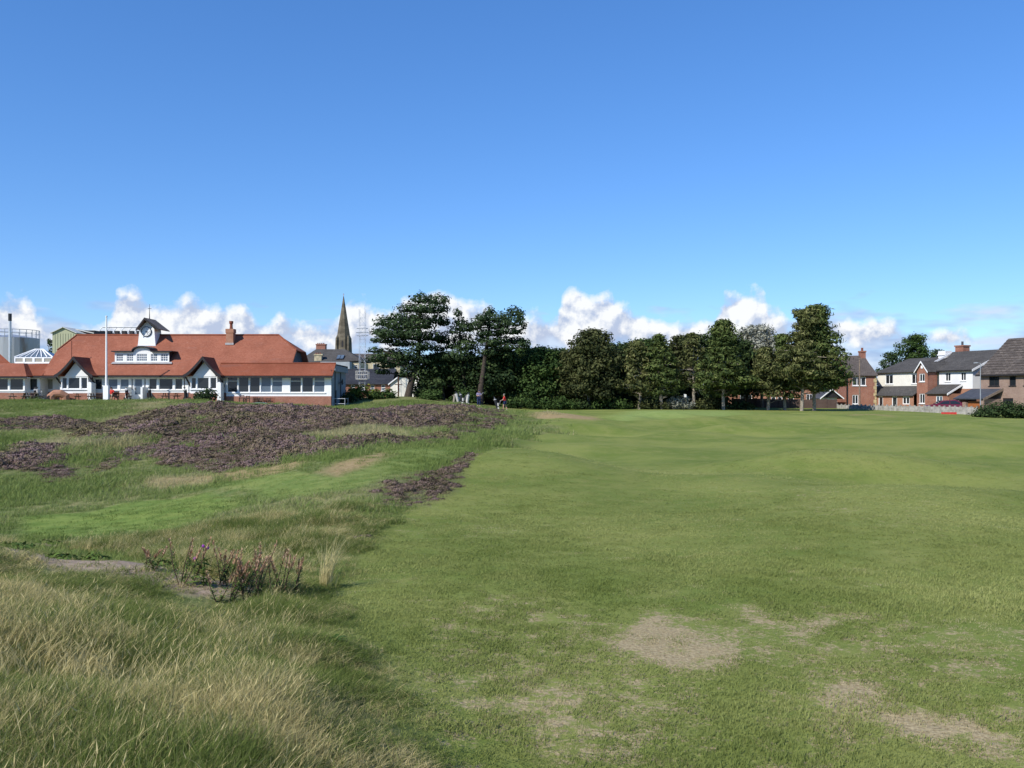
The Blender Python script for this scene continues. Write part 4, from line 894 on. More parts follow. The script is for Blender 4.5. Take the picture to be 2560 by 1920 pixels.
u(MB().prism([(.26, -.4, ev - .03), (.26, rg_, rD + .03), (.26, rg_, rD - .25), (.26, -.4, ev - .32)], (.06, 0, 0)), 'bargeboard', 'white_paint'); u(MB().box(-5.6, .25, -.44, -.352, ev - .22, ev - .08), 'gutter', 'dark_timber')
u(MB().box(-9.06, -8.9, .5, rg_, ev + .2, ev + .3).prism([(-9.0, -.2, rB - 2.0), (-9.0, rg_, rD + .02), (-9.0, rg_, rD - .2), (-9.0, -.2, rB - 2.3)], (-.1, 0, 0)), 'party_verge', 'white_render')
q = u(MB().box(-9.3, -7.9, rg_ + .8, rg_ + 2.0, rD - 1, rD + .75).box(-9.4, -7.8, rg_ + .7, rg_ + 2.1, rD + .751, rD + .95), 'chimney', 'brick_red'); u(MB().tube([(-8.6, rg_ + 1.4, rD + .95), (-8.6, rg_ + 1.4, rD + 1.5)], .15, 8), 'chimney_pot', 'slate_dark', q)
u(MB().box(-11.0, -9.7, rg_ - .6, rg_ + .6, rB - 1, rB + .85).box(-11.1, -9.6, rg_ - .7, rg_ + .7, rB + .2, rB + .4), 'chimney', 'white_render')
# C: brick bay with its own gable
bc, dc = -1.7, 1.9
house_front(o, dc, ev - .1, 'brick_red', [(.45, 1.4, 3.55, 4.65, 2), (.45, 1.4, .55, 1.9, 2)], -.4, bc, -7.7)
u(MB().prism([(-7.7, bc, ev - .101), (-7.7 + dc, bc, ev - .101), (-7.7 + dc / 2, bc, ev + 1.15)], (0, .15, 0)), 'bay_gable', 'brick_red'); u(MB().box(-7.7 + dc - .15, -7.7 + dc, bc + .001, 0, -.4, ev - .1), 'bay_side', 'brick_red'); u(MB().box(-7.7, -7.55, bc + .001, 0, -.4, ev - .1), 'bay_side', 'brick_red')
for s_ in (-.25, dc + .25):
    u(MB().slab([(-7.7 + s_, bc - .25, ev - .25), (-7.7 + dc / 2, bc - .25, ev + 1.25), (-7.7 + dc / 2, 3.2, ev + 1.25), (-7.7 + s_, 3.2, ev - .25)], .1), 'bay_roof', 'slate'); u(MB().prism([(-7.7 + s_, bc - .31, ev - .22), (-7.7 + dc / 2, bc - .31, ev + 1.28), (-7.7 + dc / 2, bc - .31, ev + 1.05), (-7.7 + s_, bc - .31, ev - .42)], (0, .058, 0)), 'bargeboard', 'white_paint')
u(MB().box(-7.7 + dc / 2 - .16, -7.7 + dc / 2 + .16, bc - .1, bc - .003, ev + .25, ev + .65), 'alarm_box', 'white_paint')
# B: white house with a lean-to
house_front(o, 9.3, ev - .1, 'cream_render', [(1.6, 3.1, 3.3, 4.65, 2), (6.6, 8.0, 3.3, 4.65, 2)], 2.5, 0, -17)
u(MB().box(-17, -7.7, -.03, .15, -.4, 2.499), 'lower_wall', 'brick_red'); u(MB().prism([(-17, .001, -.4), (-17, 12, -.4), (-17, 12, ev), (-17, rg_, rB - .2), (-17, .001, ev)], (.15, 0, 0)), 'gable_wall', 'cream_render')
u(MB().slab([(-17.2, -.35, ev - .1), (-7.3, -.35, ev - .1), (-9.05, rg_, rB), (-17.2, rg_, rB)], .13), 'roof', 'slate'); u(MB().slab([(-9.05, 12.4, ev - .1), (-17.2, 12.4, ev - .1), (-17.2, rg_ + .01, rB), (-9.05, rg_ + .01, rB)], .13), 'rear_roof', 'slate')
u(MB().slab([(-17.3, -2.5, 1.62), (-7.75, -2.5, 1.62), (-7.75, 0, 3.0), (-17.3, 0, 3.0)], .1), 'lean_to_roof', 'slate')
hs_ = [(.8, 1.9, .1, 1.5), (2.6, 3.5, -.2, 1.5), (5.2, 6.2, -.2, 1.5), (7.2, 8.5, .4, 1.5)]
wall_holes(MB(), (-17, -2.2), (-7.75, -2.2), -.4, 1.55, hs_).build('lean_to_wall', 'brick_orange', o)
for h in hs_: window(o, (-17, -2.2), (-7.75, -2.2), *h, .05, 2 if h[2] > 0 else 1, 1, .13, world=False)
# D porch
u(MB().slab([(-5.4, -2.6, 1.9), (-1.6, -2.6, 1.9), (-1.6, -.05, 3.15), (-5.4, -.05, 3.15)], .12), 'porch_roof', 'slate'); u(MB().prism([(-1.58, -2.7, 1.92), (-1.58, -.06, 3.2), (-1.58, -.06, 2.95), (-1.58, -2.7, 1.68)], (.08, 0, 0)), 'bargeboard', 'white_paint')
u(MB().box(-1.75, -1.6, -2.4, -.05, -.4, 1.9), 'porch_side', 'brick_orange'); wall_holes(MB(), (-5.3, -2.3), (-1.76, -2.3), -.4, 1.85, [(1.5, 2.6, -.2, 1.6)]).build('porch_wall', 'brick_red', o)
window(o, (-5.3, -2.3), (-1.76, -2.3), 1.5, 2.6, -.2, 1.6, .05, 2, 1, .1, world=False, pane='glass_blue', name='porch_door'); u(MB().prism([(.001, 6.8, 1.2), (.001, 7.7, 1.2), (.001, 7.7, 2.3), (.001, 6.8, 2.3)], (.05, 0, 0)), 'gable_window', 'white_paint')
# E: pinkish brick house with rough stone tiles
o = thing('pink_brick_house', 'pinkish brick house with rough mossy stone tiled roof above the hedge', 'house', (58.5, 110, -.1), R(-68)); u = lb(o)
evE, rE, gE = 4.62, 9.1, 5.35
house_front(o, 14, evE, 'brick_pink', [(1.3, 2.7, 3.1, 4.25, 2), (4.1, 4.95, 3.1, 4.25, 1), (6.0, 7.4, 3.1, 4.25, 2), (3.2, 4.6, .7, 1.6, 2), (6.0, 7.4, .7, 1.6, 2), (10, 11.4, 3.1, 4.25, 2)], frame='dark_timber')
for s_ in (0, 13.8): u(MB().prism([(s_, .001, -.4), (s_, 10.7, -.4), (s_, 10.7, evE), (s_, gE, rE - .2), (s_, .001, evE)], (.2, 0, 0)), 'gable_wall', 'brick_pink')
u(MB().box(0, 14, 10.5, 10.7, -.4, evE), 'rear_wall', 'brick_pink')
# stone tile courses, each a real step
nc = 14
for k in range(nc):
    f0, f1 = k / nc, (k + 1) / nc; ya_, yb_ = -.45 + (gE + .45) * f0, -.45 + (gE + .45) * f1 + .08; za_, zb_ = evE - .2 + (rE - evE + .2) * f0, evE - .2 + (rE - evE + .2) * f1 + .05
    rg2 = random.Random(k); x_ = -.35
    while x_ < 14.3:
        w_ = min(rg2.uniform(.45, .9), 14.35 - x_)
        if w_ < .1: break
        dz_ = rg2.uniform(0, .035)
        u(MB().slab([(x_ + .012, ya_, za_ + .07 + dz_), (x_ + w_ - .012, ya_, za_ + .07 + dz_), (x_ + w_ - .012, yb_, zb_ + .02), (x_ + .012, yb_, zb_ + .02)], .06), 'tile', 'stone_tile') if x_ < 9.5 else None
        x_ += w_
u(MB().slab([(-.3, -.35, evE - .2), (14.3, -.35, evE - .2), (14.3, gE, rE - .06), (-.3, gE, rE - .06)], .1), 'roof', 'stone_tile'); u(MB().slab([(14.3, 11.1, evE - .2), (-.3, 11.1, evE - .2), (-.3, gE + .01, rE - .06), (14.3, gE + .01, rE - .06)], .1), 'rear_roof', 'stone_tile')
u(MB().box(-.3, 14.3, -.5, -.42, evE - .32, evE - .16), 'gutter', 'dark_timber')
u(MB().slab([(-1.2, -3.2, 1.55), (3.2, -3.2, 1.55), (3.2, -.01, 2.75), (-1.2, -.01, 2.75)], .12), 'garage_roof', 'slate_dark'); u(MB().prism([(3.22, -3.3, 1.6), (3.22, -.02, 2.82), (3.22, -.02, 2.5), (3.22, -3.3, 1.3)], (.08, 0, 0)), 'bargeboard', 'wood_grey')
u(MB().box(-1.0, -.5, -3.0, -.01, -.4, 1.5), 'garage_pier', 'brick_pink'); u(MB().box(2.5, 3.0, -3.0, -.01, -.4, 1.5), 'garage_pier', 'brick_pink'); u(MB().box(.0, .5, -3.0, -.01, -.4, 1.1), 'garage_pier', 'brick_pink')
gd = u(MB().box(-.5, 0, -2.6, -2.5, -.4, 1.2).box(.5, 2.5, -2.6, -2.5, -.4, 1.2), 'garage_door', 'wood_orange')
u(MB().prism([(3.205, 1, .5), (3.205, 1.1, .5), (3.205, 1.1, .6), (3.205, 1, .6)], (.01, 0, 0)), 'wall_vent', 'dark_timber')
# F: bungalow behind the pines
YF2 = 132; o = thing('brick_bungalow', 'brick bungalow with white windows and a gabled white garage behind the pines', 'bungalow', (cx(1815, YF2), YF2, .1)); u = lb(o)
X = lambda px, Y=YF2: cx(px, Y) - o.location.x
Z = lambda py, Y=YF2: cz(py, Y) - .1
W = X(2100)
hs_ = [(X(1928), X(1940), Z(1012), Z(992), 1), (X(1944), X(1956), Z(1012), Z(992), 1), (X(1970), X(1985), Z(1012), Z(990), 2), (X(2016), X(2032), Z(1010), Z(985), 2), (X(1850), X(1880), Z(1006), Z(985), 2)]
house_front(o, W, Z(962), 'brick_orange', hs_); u(MB().box(0, W, .3, 8, -.3, Z(962)), 'rear_block', 'brick_orange')
u(MB().slab([(-.4, -.5, Z(965)), (W + .3, -.5, Z(965)), (W - 2, 4.2, Z(925, YF2 + 4)), (2, 4.2, Z(925, YF2 + 4))], .14), 'roof', 'tile_brown'); u(MB().slab([(W + .3, 8.6, Z(965)), (-.4, 8.6, Z(965)), (2, 4.21, Z(925, YF2 + 4)), (W - 2, 4.21, Z(925, YF2 + 4))], .14), 'rear_roof', 'tile_brown')
gx0, gx1 = X(2060, 128), X(2096, 128); gm = (gx0 + gx1) / 2
u(MB().box(gx0, gx1, -3.5, -.01, -.4, Z(992, 128)), 'garage', 'white_render'); u(MB().prism([(gx0 - .5, -4, Z(994, 128)), (gx1 + .5, -4, Z(994, 128)), (gm, -4, Z(974, 128))], (0, .15, 0)), 'garage_gable', 'dark_timber')
for s_ in (gx0 - .7, gx1 + .7): u(MB().slab([(s_, -4.3, Z(996, 128)), (gm, -4.3, Z(972, 128)), (gm, -.01, Z(972, 128)), (s_, -.01, Z(996, 128))], .1), 'garage_roof', 'slate_dark'); u(MB().prism([(s_, -4.36, Z(996, 128) + .03), (gm, -4.36, Z(972, 128) + .03), (gm, -4.36, Z(974.5, 128)), (s_, -4.36, Z(998.5, 128))], (0, .055, 0)), 'bargeboard', 'white_paint')
u(MB().box(gx0 + .4, gx1 - .4, -3.6, -3.502, -.3, Z(996, 128)), 'garage_door', 'white_paint')
# dark boundary wall in the pines' shade: capped bays
o = thing('boundary_wall', 'dark brick boundary wall standing in shade behind the pine trunks', 'wall', (cx(1830, 119), 119, 0)); u = lb(o)
n = 9; W = cx(2092, 119) - cx(1830, 119)
for k in range(n):
    a, b = W * k / n, W * (k + 1) / n; zg = gz(o.location.x + a, 119); u(MB().box(a + .2, b, -.1, .1, zg - .4, zg + 1.15 + (k % 3) * .02), 'panel', 'brick_dark'); u(MB().box(a - .02, a + .198, -.16, .16, zg - .4, zg + 1.28), 'pier', 'brick_dark')
# pale concrete fence: posts and panels
o = thing('concrete_fence', 'weathered grey concrete panel fence running along the course edge', 'fence', (0, 0, 0)); u = lb(o)
fpt = [P(2094, 1030, 118), P(2443, 1038, 97)]; n = 30
pm, qm = MB().box(-.08, .08, -.08, .08, -.5, .94), None
post_me = None; pan_me = None
for k in range(n + 1):
    f_ = k / n; x_ = fpt[0][0] + (fpt[1][0] - fpt[0][0]) * f_; y_ = fpt[0][1] + (fpt[1][1] - fpt[0][1]) * f_; z_ = (gz(x_, y_) * .3 + (cz(1031 + 6 * f_, y_)) * .7); an = math.atan2(fpt[1][1] - fpt[0][1], fpt[1][0] - fpt[0][0])
    L = math.hypot(fpt[1][0] - fpt[0][0], fpt[1][1] - fpt[0][1]) / n
    if post_me is None:
        p_ = u(MB().box(-.075, .075, -.075, .075, -.6, .98), 'post', 'concrete'); q_ = u(MB().box(.076, L - .076, -.03, .03, -.5, .42).box(.076, L - .076, -.03, .03, .43, .84), 'panel', 'concrete'); post_me, pan_me = p_.data, q_.data
    else:
        p_ = bpy.data.objects.new('post', post_me); COL.objects.link(p_); p_.parent = o
        q_ = None
        if k < n: q_ = bpy.data.objects.new('panel', pan_me); COL.objects.link(q_); q_.parent = o
    for z__ in (p_, q_):
        if z__: z__.location = (x_, y_, z_ + .02 * math.sin(k * 2.3)); z__.rotation_euler = (0, 0, an)
o = thing('red_barrier', 'low red plastic barrier lying against the concrete fence', 'barrier', P(2371, 1039, 97.8)); u = lb(o)
u(MB().prism([(-.85, -.2, 0), (.85, -.2, 0), (.8, -.2, .38), (-.8, -.2, .38)], (0, .18, 0)), 'body', 'red_plastic'); 
for s_ in (-.62, .62): u(MB().box(s_ - .1, s_ + .1, -.3, .1, -.1, .06), 'foot', 'red_plastic')
u(MB().box(-.14, .14, -.22, -.202, .02, .16), 'label_plate', 'canvas_white')
# lamp posts
o = thing('street_lamp', 'slim grey street lamp before the pink brick house', 'street lamp', P(2451, 1026, 100)); u = lb(o); h_ = cz(908, 100) - o.location.z
u(MB().tube([(0, 0, -.3), (0, 0, 1.2), (0, 0, h_)], [.08, .055, .04], 8), 'pole', 'grey_metal'); u(MB().tube([(0, 0, h_ - .02), (-.25, -.02, h_ + .06), (-.42, -.04, h_ + .05)], .03, 6), 'arm', 'grey_metal'); u(MB().prism([(-.75, -.12, h_), (-.38, -.12, h_), (-.38, -.12, h_ + .10), (-.75, -.12, h_ + .06)], (0, .2, 0)), 'lamp_head', 'pale_metal')
o = thing('timber_post', 'tall brown timber pole before the brick house with quoins', 'pole', P(2149, 1024, 120)); u = lb(o); h_ = cz(896, 120) - o.location.z
u(MB().tube([(0, 0, -.3), (0, 0, h_)], [.13, .09], 8), 'pole', 'wood_grey'); u(MB().box(-.14, .28, -.1, .1, h_ - .12, h_ - .02), 'cap', 'wood_grey')
# ---- parked car
o = thing('parked_car', 'dark red hatchback parked nose left behind the concrete fence', 'car', (cx(2362, 110), 110, cz(1029, 110)), R(-8)); u = lb(o)
prof = [(-2.1, .45), (-2.15, .62), (-2.0, .78), (-1.2, .92), (-.45, 1.38), (1.1, 1.46), (1.75, 1.12), (2.05, .98), (2.1, .5)]
def loft(mb, prof, hw, inset):
    """car shell: side profile lofted across, upper part drawn in"""
    rows = []
    for y_, k in ((-hw, 1), (-hw * .93, 0), (hw * .93, 0), (hw, 1)):
        rows.append([(x, y_, z if not k else z - .04) for x, z in prof])
    for r_ in rows:
        for i, (x, y_, z) in enumerate(r_):
            if z > .95: r_[i] = (x, y_ * (1 - (z - .95) * inset), z)
    for a, b in zip(rows, rows[1:]):
        for i in range(len(prof) - 1): mb.poly([a[i], a[i + 1], b[i + 1], b[i]])
    mb.poly(rows[0]); mb.poly(rows[-1][::-1]); mb.poly([rows[0][0], rows[-1][0], rows[-1][-1], rows[0][-1]]); return mb
bd = u(loft(MB(), prof, .86, .36), 'body', 'car_paint')
for (a, b) in (((-.98, .96), (-.42, 1.30)), ):
    pass
for sy in (-1, 1):
    yv = lambda z: sy * (.868 * (1 - max(0, z - .99) * .36))
    for gp in ([(-.95, .97), (-.40, 1.30), (.28, 1.35), (.28, .97)], [(.36, .97), (.36, 1.35), (1.02, 1.36), (1.5, 1.12), (1.5, .97)]):
        u(MB().prism([(x, yv(z) + sy * .004, z) for x, z in gp], (0, sy * .012, 0)), 'side_window', 'glass')
u(MB().prism([(-1.15, -.72, .965), (-1.15, .72, .965), (-.5, .66, 1.365), (-.5, -.66, 1.365)], (-.02, 0, .03)), 'windscreen', 'glass'); u(MB().prism([(1.16, -.62, 1.44), (1.16, .62, 1.44), (1.7, .7, 1.16), (1.7, -.7, 1.16)], (.02, 0, .03)), 'rear_window', 'glass')
for x_ in (-1.3, 1.3):
    for y_ in (-.8, .8):
        w_ = u(MB().tube([(x_, y_ - .1, .31), (x_, y_ + .1, .31)], .31, 18), 'wheel', 'rubber'); u(MB().tube([(x_, y_ + (-.11 if y_ < 0 else .09), .31), (x_, y_ + (-.09 if y_ < 0 else .11), .31)], .19, 12), 'rim', 'pale_metal', w_)
for y_ in (-.6, .6): u(MB().box(-2.16, -2.05, y_ - .16, y_ + .16, .60, .72), 'headlight', 'pale_metal'); u(MB().box(2.06, 2.12, y_ - .14, y_ + .14, .7, .9), 'tail_light', 'red_plastic')
o = thing('grey_trailer', 'small grey box trailer parked behind the red car', 'trailer', (cx(2407, 112.5), 112.5, cz(1028, 112.5)), R(-10)); u = lb(o)
u(MB().box(-.75, .75, -.6, .6, .4, 1.25), 'box', 'slate_dark'); u(MB().box(-.8, .8, -.65, .65, 1.252, 1.32), 'lid', 'grey_metal'); u(MB().tube([(0, -.72, .3), (0, -.58, .3)], .28, 12), 'wheel', 'rubber'); u(MB().tube([(0, .58, .3), (0, .72, .3)], .28, 12), 'wheel', 'rubber')
u(MB().tube([(-.75, 0, .42), (-1.6, 0, .40)], .04, 6), 'drawbar', 'black_metal')
# ================================================================ trees
def leaf_mat(name, dark, mid, light, tr=.25):
    t = NT(name); a = t.attr('tone'); v = t.noise(.55, 3, .5, geoco(t))
    k = t.math('ADD', a, t.math('MULTIPLY', t.math('SUBTRACT', v, .5), .7))
    col = t.mix(t.step(k, .0, .55), dark, mid); col = t.mix(t.step(k, .5, 1.0), col, light)
    t.fin(col, .75, .12)
    tb = t.n('ShaderNodeBsdfTranslucent'); t.l(col, tb.inputs[0]); mx = t.n('ShaderNodeMixShader'); mx.inputs[0].default_value = tr
    t.l(t.b.outputs[0], mx.inputs[1]); t.l(tb.outputs[0], mx.inputs[2]); t.l(mx.outputs[0], t.out.inputs[0])
leaf_mat('needles_dark', (.016, .030, .014), (.042, .072, .028), (.095, .135, .052), .15)
leaf_mat('needles_green', (.034, .054, .017), (.095, .130, .036), (.185, .210, .068), .18)
leaf_mat('needles_olive', (.044, .056, .020), (.122, .135, .045), (.225, .220, .092), .18)
leaf_mat('leaves_dark', (.014, .030, .012), (.040, .066, .022), (.085, .120, .040), .2)
leaf_mat('leaves_green', (.020, .042, .012), (.055, .095, .024), (.105, .160, .045), .25)
leaf_mat('leaves_oak', (.024, .034, .013), (.072, .082, .028), (.135, .140, .056), .22)
leaf_mat('leaves_silver', (.15, .155, .11), (.31, .315, .25), (.54, .53, .44), .2)
leaf_mat('leaves_yellow', (.05, .075, .012), (.13, .16, .025), (.27, .27, .04), .25)
leaf_mat('leaves_light', (.04, .075, .03), (.10, .16, .06), (.20, .27, .12), .25)
def tufts(rng, C, N, size, elong, tone, upness=.4):
    """one bent leaf-cluster face at each point C with outward direction N"""
    n = len(C); nr_ = N / (np.linalg.norm(N, axis=1)[:, None] + 1e-9) + rng.normal(0, .42, (n, 3)); nr_[:, 2] += upness; nr_ /= np.linalg.norm(nr_, axis=1)[:, None] + 1e-9
    r_ = rng.normal(0, 1, (n, 3)); u_ = np.cross(nr_, r_); u_ /= np.linalg.norm(u_, axis=1)[:, None] + 1e-9; w_ = np.cross(nr_, u_)
    s_ = size * rng.uniform(.6, 1.4, n)[:, None]; a = u_ * s_ * elong; b = w_ * s_ / elong * .8
    V = np.stack([C - a, C - b + nr_ * s_ * .25, C + a, C + b + nr_ * s_ * .25], 1).reshape(-1, 3)
    Q = np.arange(n * 4).reshape(n, 4); return V, Q, np.repeat(tone, 4)
def pads_to_leaves(rng, pads, dens, size, elong, flat_bottom=True, upness=.4):
    Cs, Ns, Ts = [], [], []
    for (c, rx, ry, rz, tn) in pads:
        n = max(12, int(dens * (rx * ry + rx * rz + ry * rz)))
        d = rng.normal(0, 1, (n, 3)); d /= np.linalg.norm(d, axis=1)[:, None]
        rad = np.clip(rng.normal(.82, .2, n), .1, 1.2); lump = 1 + .22 * np.sin(d[:, 0] * 5 + c[0] * 3) * np.cos(d[:, 1] * 4.3 + c[2] * 2)
        p = d * (rad * lump)[:, None]
        if flat_bottom: p[:, 2] = np.where(p[:, 2] < -.35, -.35 - (np.abs(p[:, 2]) - .35) * .35, p[:, 2])
        Cs.append(np.array(c) + p * np.array([rx, ry, rz])); Ns.append(d / np.array([rx, ry, rz]) * min(rx, ry, rz)); Ts.append(np.clip(rng.normal(.45 + tn, .2, n) + .10 * d[:, 2], 0, 1))
    C = np.concatenate(Cs); N = np.concatenate(Ns); T = np.concatenate(Ts)
    return tufts(rng, C, N, size, elong, T, upness)
def limb(mb, p, q, r0, r1, rnd, sag=.0, n=5):
    p, q = Vector(p), Vector(q); L = (q - p).length; pts = []
    for k in range(n + 1):
        f_ = k / n; v = p.lerp(q, f_); v.z += sag * L * math.sin(math.pi * f_) ; 
        if 0 < k < n: v += Vector((rnd.uniform(-1, 1), rnd.uniform(-1, 1), rnd.uniform(-1, 1))) * L * .03
        pts.append(v)
    mb.tube(pts, [r0 + (r1 - r0) * k / n for k in range(n + 1)], 6, False)
def make_tree(name, label, root, trunk_pts, r0, pads, mat, bark, seed, dens=26, size=.17, elong=1.5, group=None, limbs=.8, flat=True, cat='tree', upness=.4, sticks=0):
    """root: base point; trunk_pts and pads in metres relative to it"""
    rnd = random.Random(seed); rng = np.random.default_rng(seed)
    o = thing(name, label, cat, root, 0, group)
    tm = MB(); n = len(trunk_pts); tm.tube([tuple(trunk_pts[0][:2]) + (trunk_pts[0][2] - .4,)] + list(trunk_pts), [r0 * 1.35] + [r0 * (1 - .82 * k / (n - 1)) for k in range(n)], 9, False)
    TP = [Vector(p) for p in trunk_pts]
    for (c, rx, ry, rz, tn) in pads:
        if rnd.random() > limbs: continue
        cv_ = Vector(c); best = None
        for k in range(n - 1):
            for f_ in (0, .25, .5, .75):
                q = TP[k].lerp(TP[k + 1], f_); dz_ = cv_.z - q.z
                sc_ = (cv_ - q).length + (3 if dz_ < -.2 else 0)
                if best is None or sc_ < best[0]: best = (sc_, q, (k + f_) / (n - 1))
        _, q, fr = best; rr3 = max(.035, r0 * (1 - .82 * fr) * .5)
        limb(tm, q, cv_ - Vector((0, 0, rz * .25)), rr3, .03, rnd, .05)
    for k in range(sticks):                                   # bare dead twigs low on the stem
        f_ = rnd.uniform(.12, .6); i = min(n - 2, int(f_ * (n - 1))); q = TP[i].lerp(TP[i + 1], f_ * (n - 1) - i); a = rnd.uniform(0, 6.28); L = rnd.uniform(.8, 2.4)
        limb(tm, q, q + Vector((math.cos(a) * L, math.sin(a) * L, rnd.uniform(.0, .9))), .035, .012, rnd, .06, 4)
    tm.build('trunk', bark, o, smooth=True)
    V, Q, T = pads_to_leaves(rng, pads, dens, size, elong, flat, upness)
    np_mesh('crown', V, Q, mat=mat, attrs={'tone': T}, parent=o)
    return o
def px_pads(root, Y, lst, dy=1.0, seed=0, split=1):
    """crown pads read off the photo: (px, py, rx, ry) around depth Y, spread in depth"""
    rnd = random.Random(seed); out = []; k_ = Y / F
    for (px, py, rx, ry) in lst:
        c = P(px, py, Y); off = rnd.uniform(-dy, dy)
        out.append(((c[0] - root[0], c[1] + off - root[1], c[2] - root[2]), rx * k_, max(rx, ry) * k_ * rnd.uniform(.8, 1.15), ry * k_ * 1.3, rnd.uniform(-.1, .1)))
    return out
def auto_pads(rnd, h, w, zb, shape, n, flat=.55, lean=(0, 0)):
    """crown pads for a tree of height h and half-width w with foliage from zb up; limbs of uneven reach, tips turned up"""
    out = []; nl = 7; reach = [rnd.uniform(.62, 1.12) for _ in range(nl)]; ph = rnd.uniform(0, 6.28); zlow = [rnd.uniform(0, .22) for _ in range(nl)]
    n = int(n * 1.5)
    for k in range(n):
        f_ = (k + rnd.random()) / n; a = k * 2.399 + rnd.uniform(-.5, .5); sec = int((a + ph) / 6.283 * nl) % nl
        if f_ < zlow[sec] * .8: continue
        prof_ = {'cone': (1.02 - f_) ** 1.0 * .98 + .03, 'pine': min(1, (1.03 - f_) ** .82 * 1.15) * (.8 + .2 * math.sin(f_ * 11 + ph)) + .03, 'round': max(.22, math.sin(math.pi * (.28 + .68 * f_)) ** .6)}[shape]
        prof_ *= min(1, .55 + f_ * 2.6)
        rad = w * prof_ * reach[(sec + int(f_ * 4) * 3) % nl] * ((rnd.random() ** .45) * .88 if k % 4 or flat > .7 else rnd.uniform(.95, 1.16))
        s_ = (w * rnd.choice((.13, .16, .2, .25)) if k % 4 or flat > .7 else w * .09) * (.6 + .5 * prof_) + .12
        z = zb + (h - zb) * f_ + rad * (.16 * (1 - f_) if flat < .7 else -.05)
        out.append(((math.cos(a) * rad + lean[0] * f_, math.sin(a) * rad + lean[1] * f_, min(z, h - s_ * flat)), s_ * rnd.uniform(.9, 1.5), s_ * rnd.uniform(.9, 1.5), s_ * flat * rnd.uniform(.8, 1.25), rnd.uniform(-.2, .2)))
    return out
# --- the big pine beside the clubhouse
Y = 106; rt = P(1020, 991, Y); g0_ = (rt[0], rt[1], gz(rt[0], rt[1]))
def tp(lst, Y, root): return [tuple(np.array(P(px, py, Y)) - np.array(root)) for px, py in lst]
make_tree('big_pine', 'huge spreading dark pine with leaning trunk next to the cream cottage', g0_, [(0, 0, 0)] + tp([(1026, 965), (1034, 935), (1046, 890), (1050, 840), (1048, 795), (1052, 760)], Y, g0_), .48,
          px_pads(g0_, Y, [(1055, 750, 26, 12), (1095, 752, 30, 12), (1020, 770, 32, 11), (1075, 775, 40, 14), (1110, 770, 14, 10), (1030, 792, 40, 13), (985, 790, 22, 11), (960, 805, 28, 12), (1000, 815, 40, 14), (1050, 812, 42, 15), (1095, 800, 28, 13),
                           (1110, 808, 18, 8), (945, 828, 24, 9), (985, 835, 44, 14), (1035, 838, 44, 15), (1085, 840, 36, 13), (1105, 850, 20, 9), (955, 850, 30, 8), (1000, 858, 36, 10), (1060, 868, 36, 12), (940, 877, 18, 7), (970, 882, 34, 11), (1020, 890, 40, 14), (1055, 900, 28, 12), (950, 898, 30, 10), (1000, 905, 32, 11),
                           (970, 912, 30, 9), (1030, 918, 24, 10), (955, 930, 20, 7), (1010, 935, 22, 8), (1095, 870, 20, 8)], 1.9, 1), 'needles_dark', 'bark_dark', 11, 105, .14, 1.3)
Y = 104; r2 = (P(1200, 1010, Y)[0], Y, 0); r2 = (r2[0], Y, gz(r2[0], Y))
make_tree('flat_topped_pine', 'dark pine with flat right-swept top above the golfers', r2, [(0, 0, 0)] + tp([(1202, 970), (1208, 930), (1214, 880), (1222, 830), (1226, 790)], Y, r2), .42,
          px_pads(r2, Y, [(1222, 778, 15, 12), (1208, 797, 20, 9), (1245, 795, 32, 12), (1285, 780, 22, 12), (1300, 792, 14, 12), (1200, 803, 24, 10), (1240, 812, 36, 13), (1285, 808, 30, 12), (1190, 818, 20, 8), (1225, 832, 40, 10), (1275, 828, 36, 10), (1310, 815, 8, 6), (1255, 850, 34, 10), (1295, 850, 26, 9), (1225, 858, 28, 10), (1310, 862, 18, 8), (1270, 868, 26, 8), (1205, 845, 20, 10), (1318, 872, 10, 5), (1225, 880, 24, 10)], 1.6, 2), 'needles_dark', 'bark_dark', 12, 105, .14, 1.3)
r3 = (P(1165, 1005, 107)[0], 107, 0); r3 = (r3[0], 107, gz(r3[0], 107))
make_tree('shaded_pine', 'dark pine filling the gap between the two spreading pines', r3, [(0, 0, 0)] + tp([(1160, 950), (1152, 880), (1148, 800)], 107, r3), .4,
          px_pads(r3, 107, [(1147, 785, 12, 10), (1150, 805, 20, 12), (1165, 822, 24, 12), (1135, 828, 18, 10), (1155, 845, 30, 14), (1170, 865, 32, 14), (1130, 862, 22, 12), (1150, 890, 36, 16), (1185, 888, 26, 14), (1125, 895, 24, 12), (1160, 915, 40, 16), (1130, 925, 30, 14), (1195, 915, 24, 12)], 1.8, 3), 'needles_dark', 'bark_dark', 13, 95, .14, 1.3)
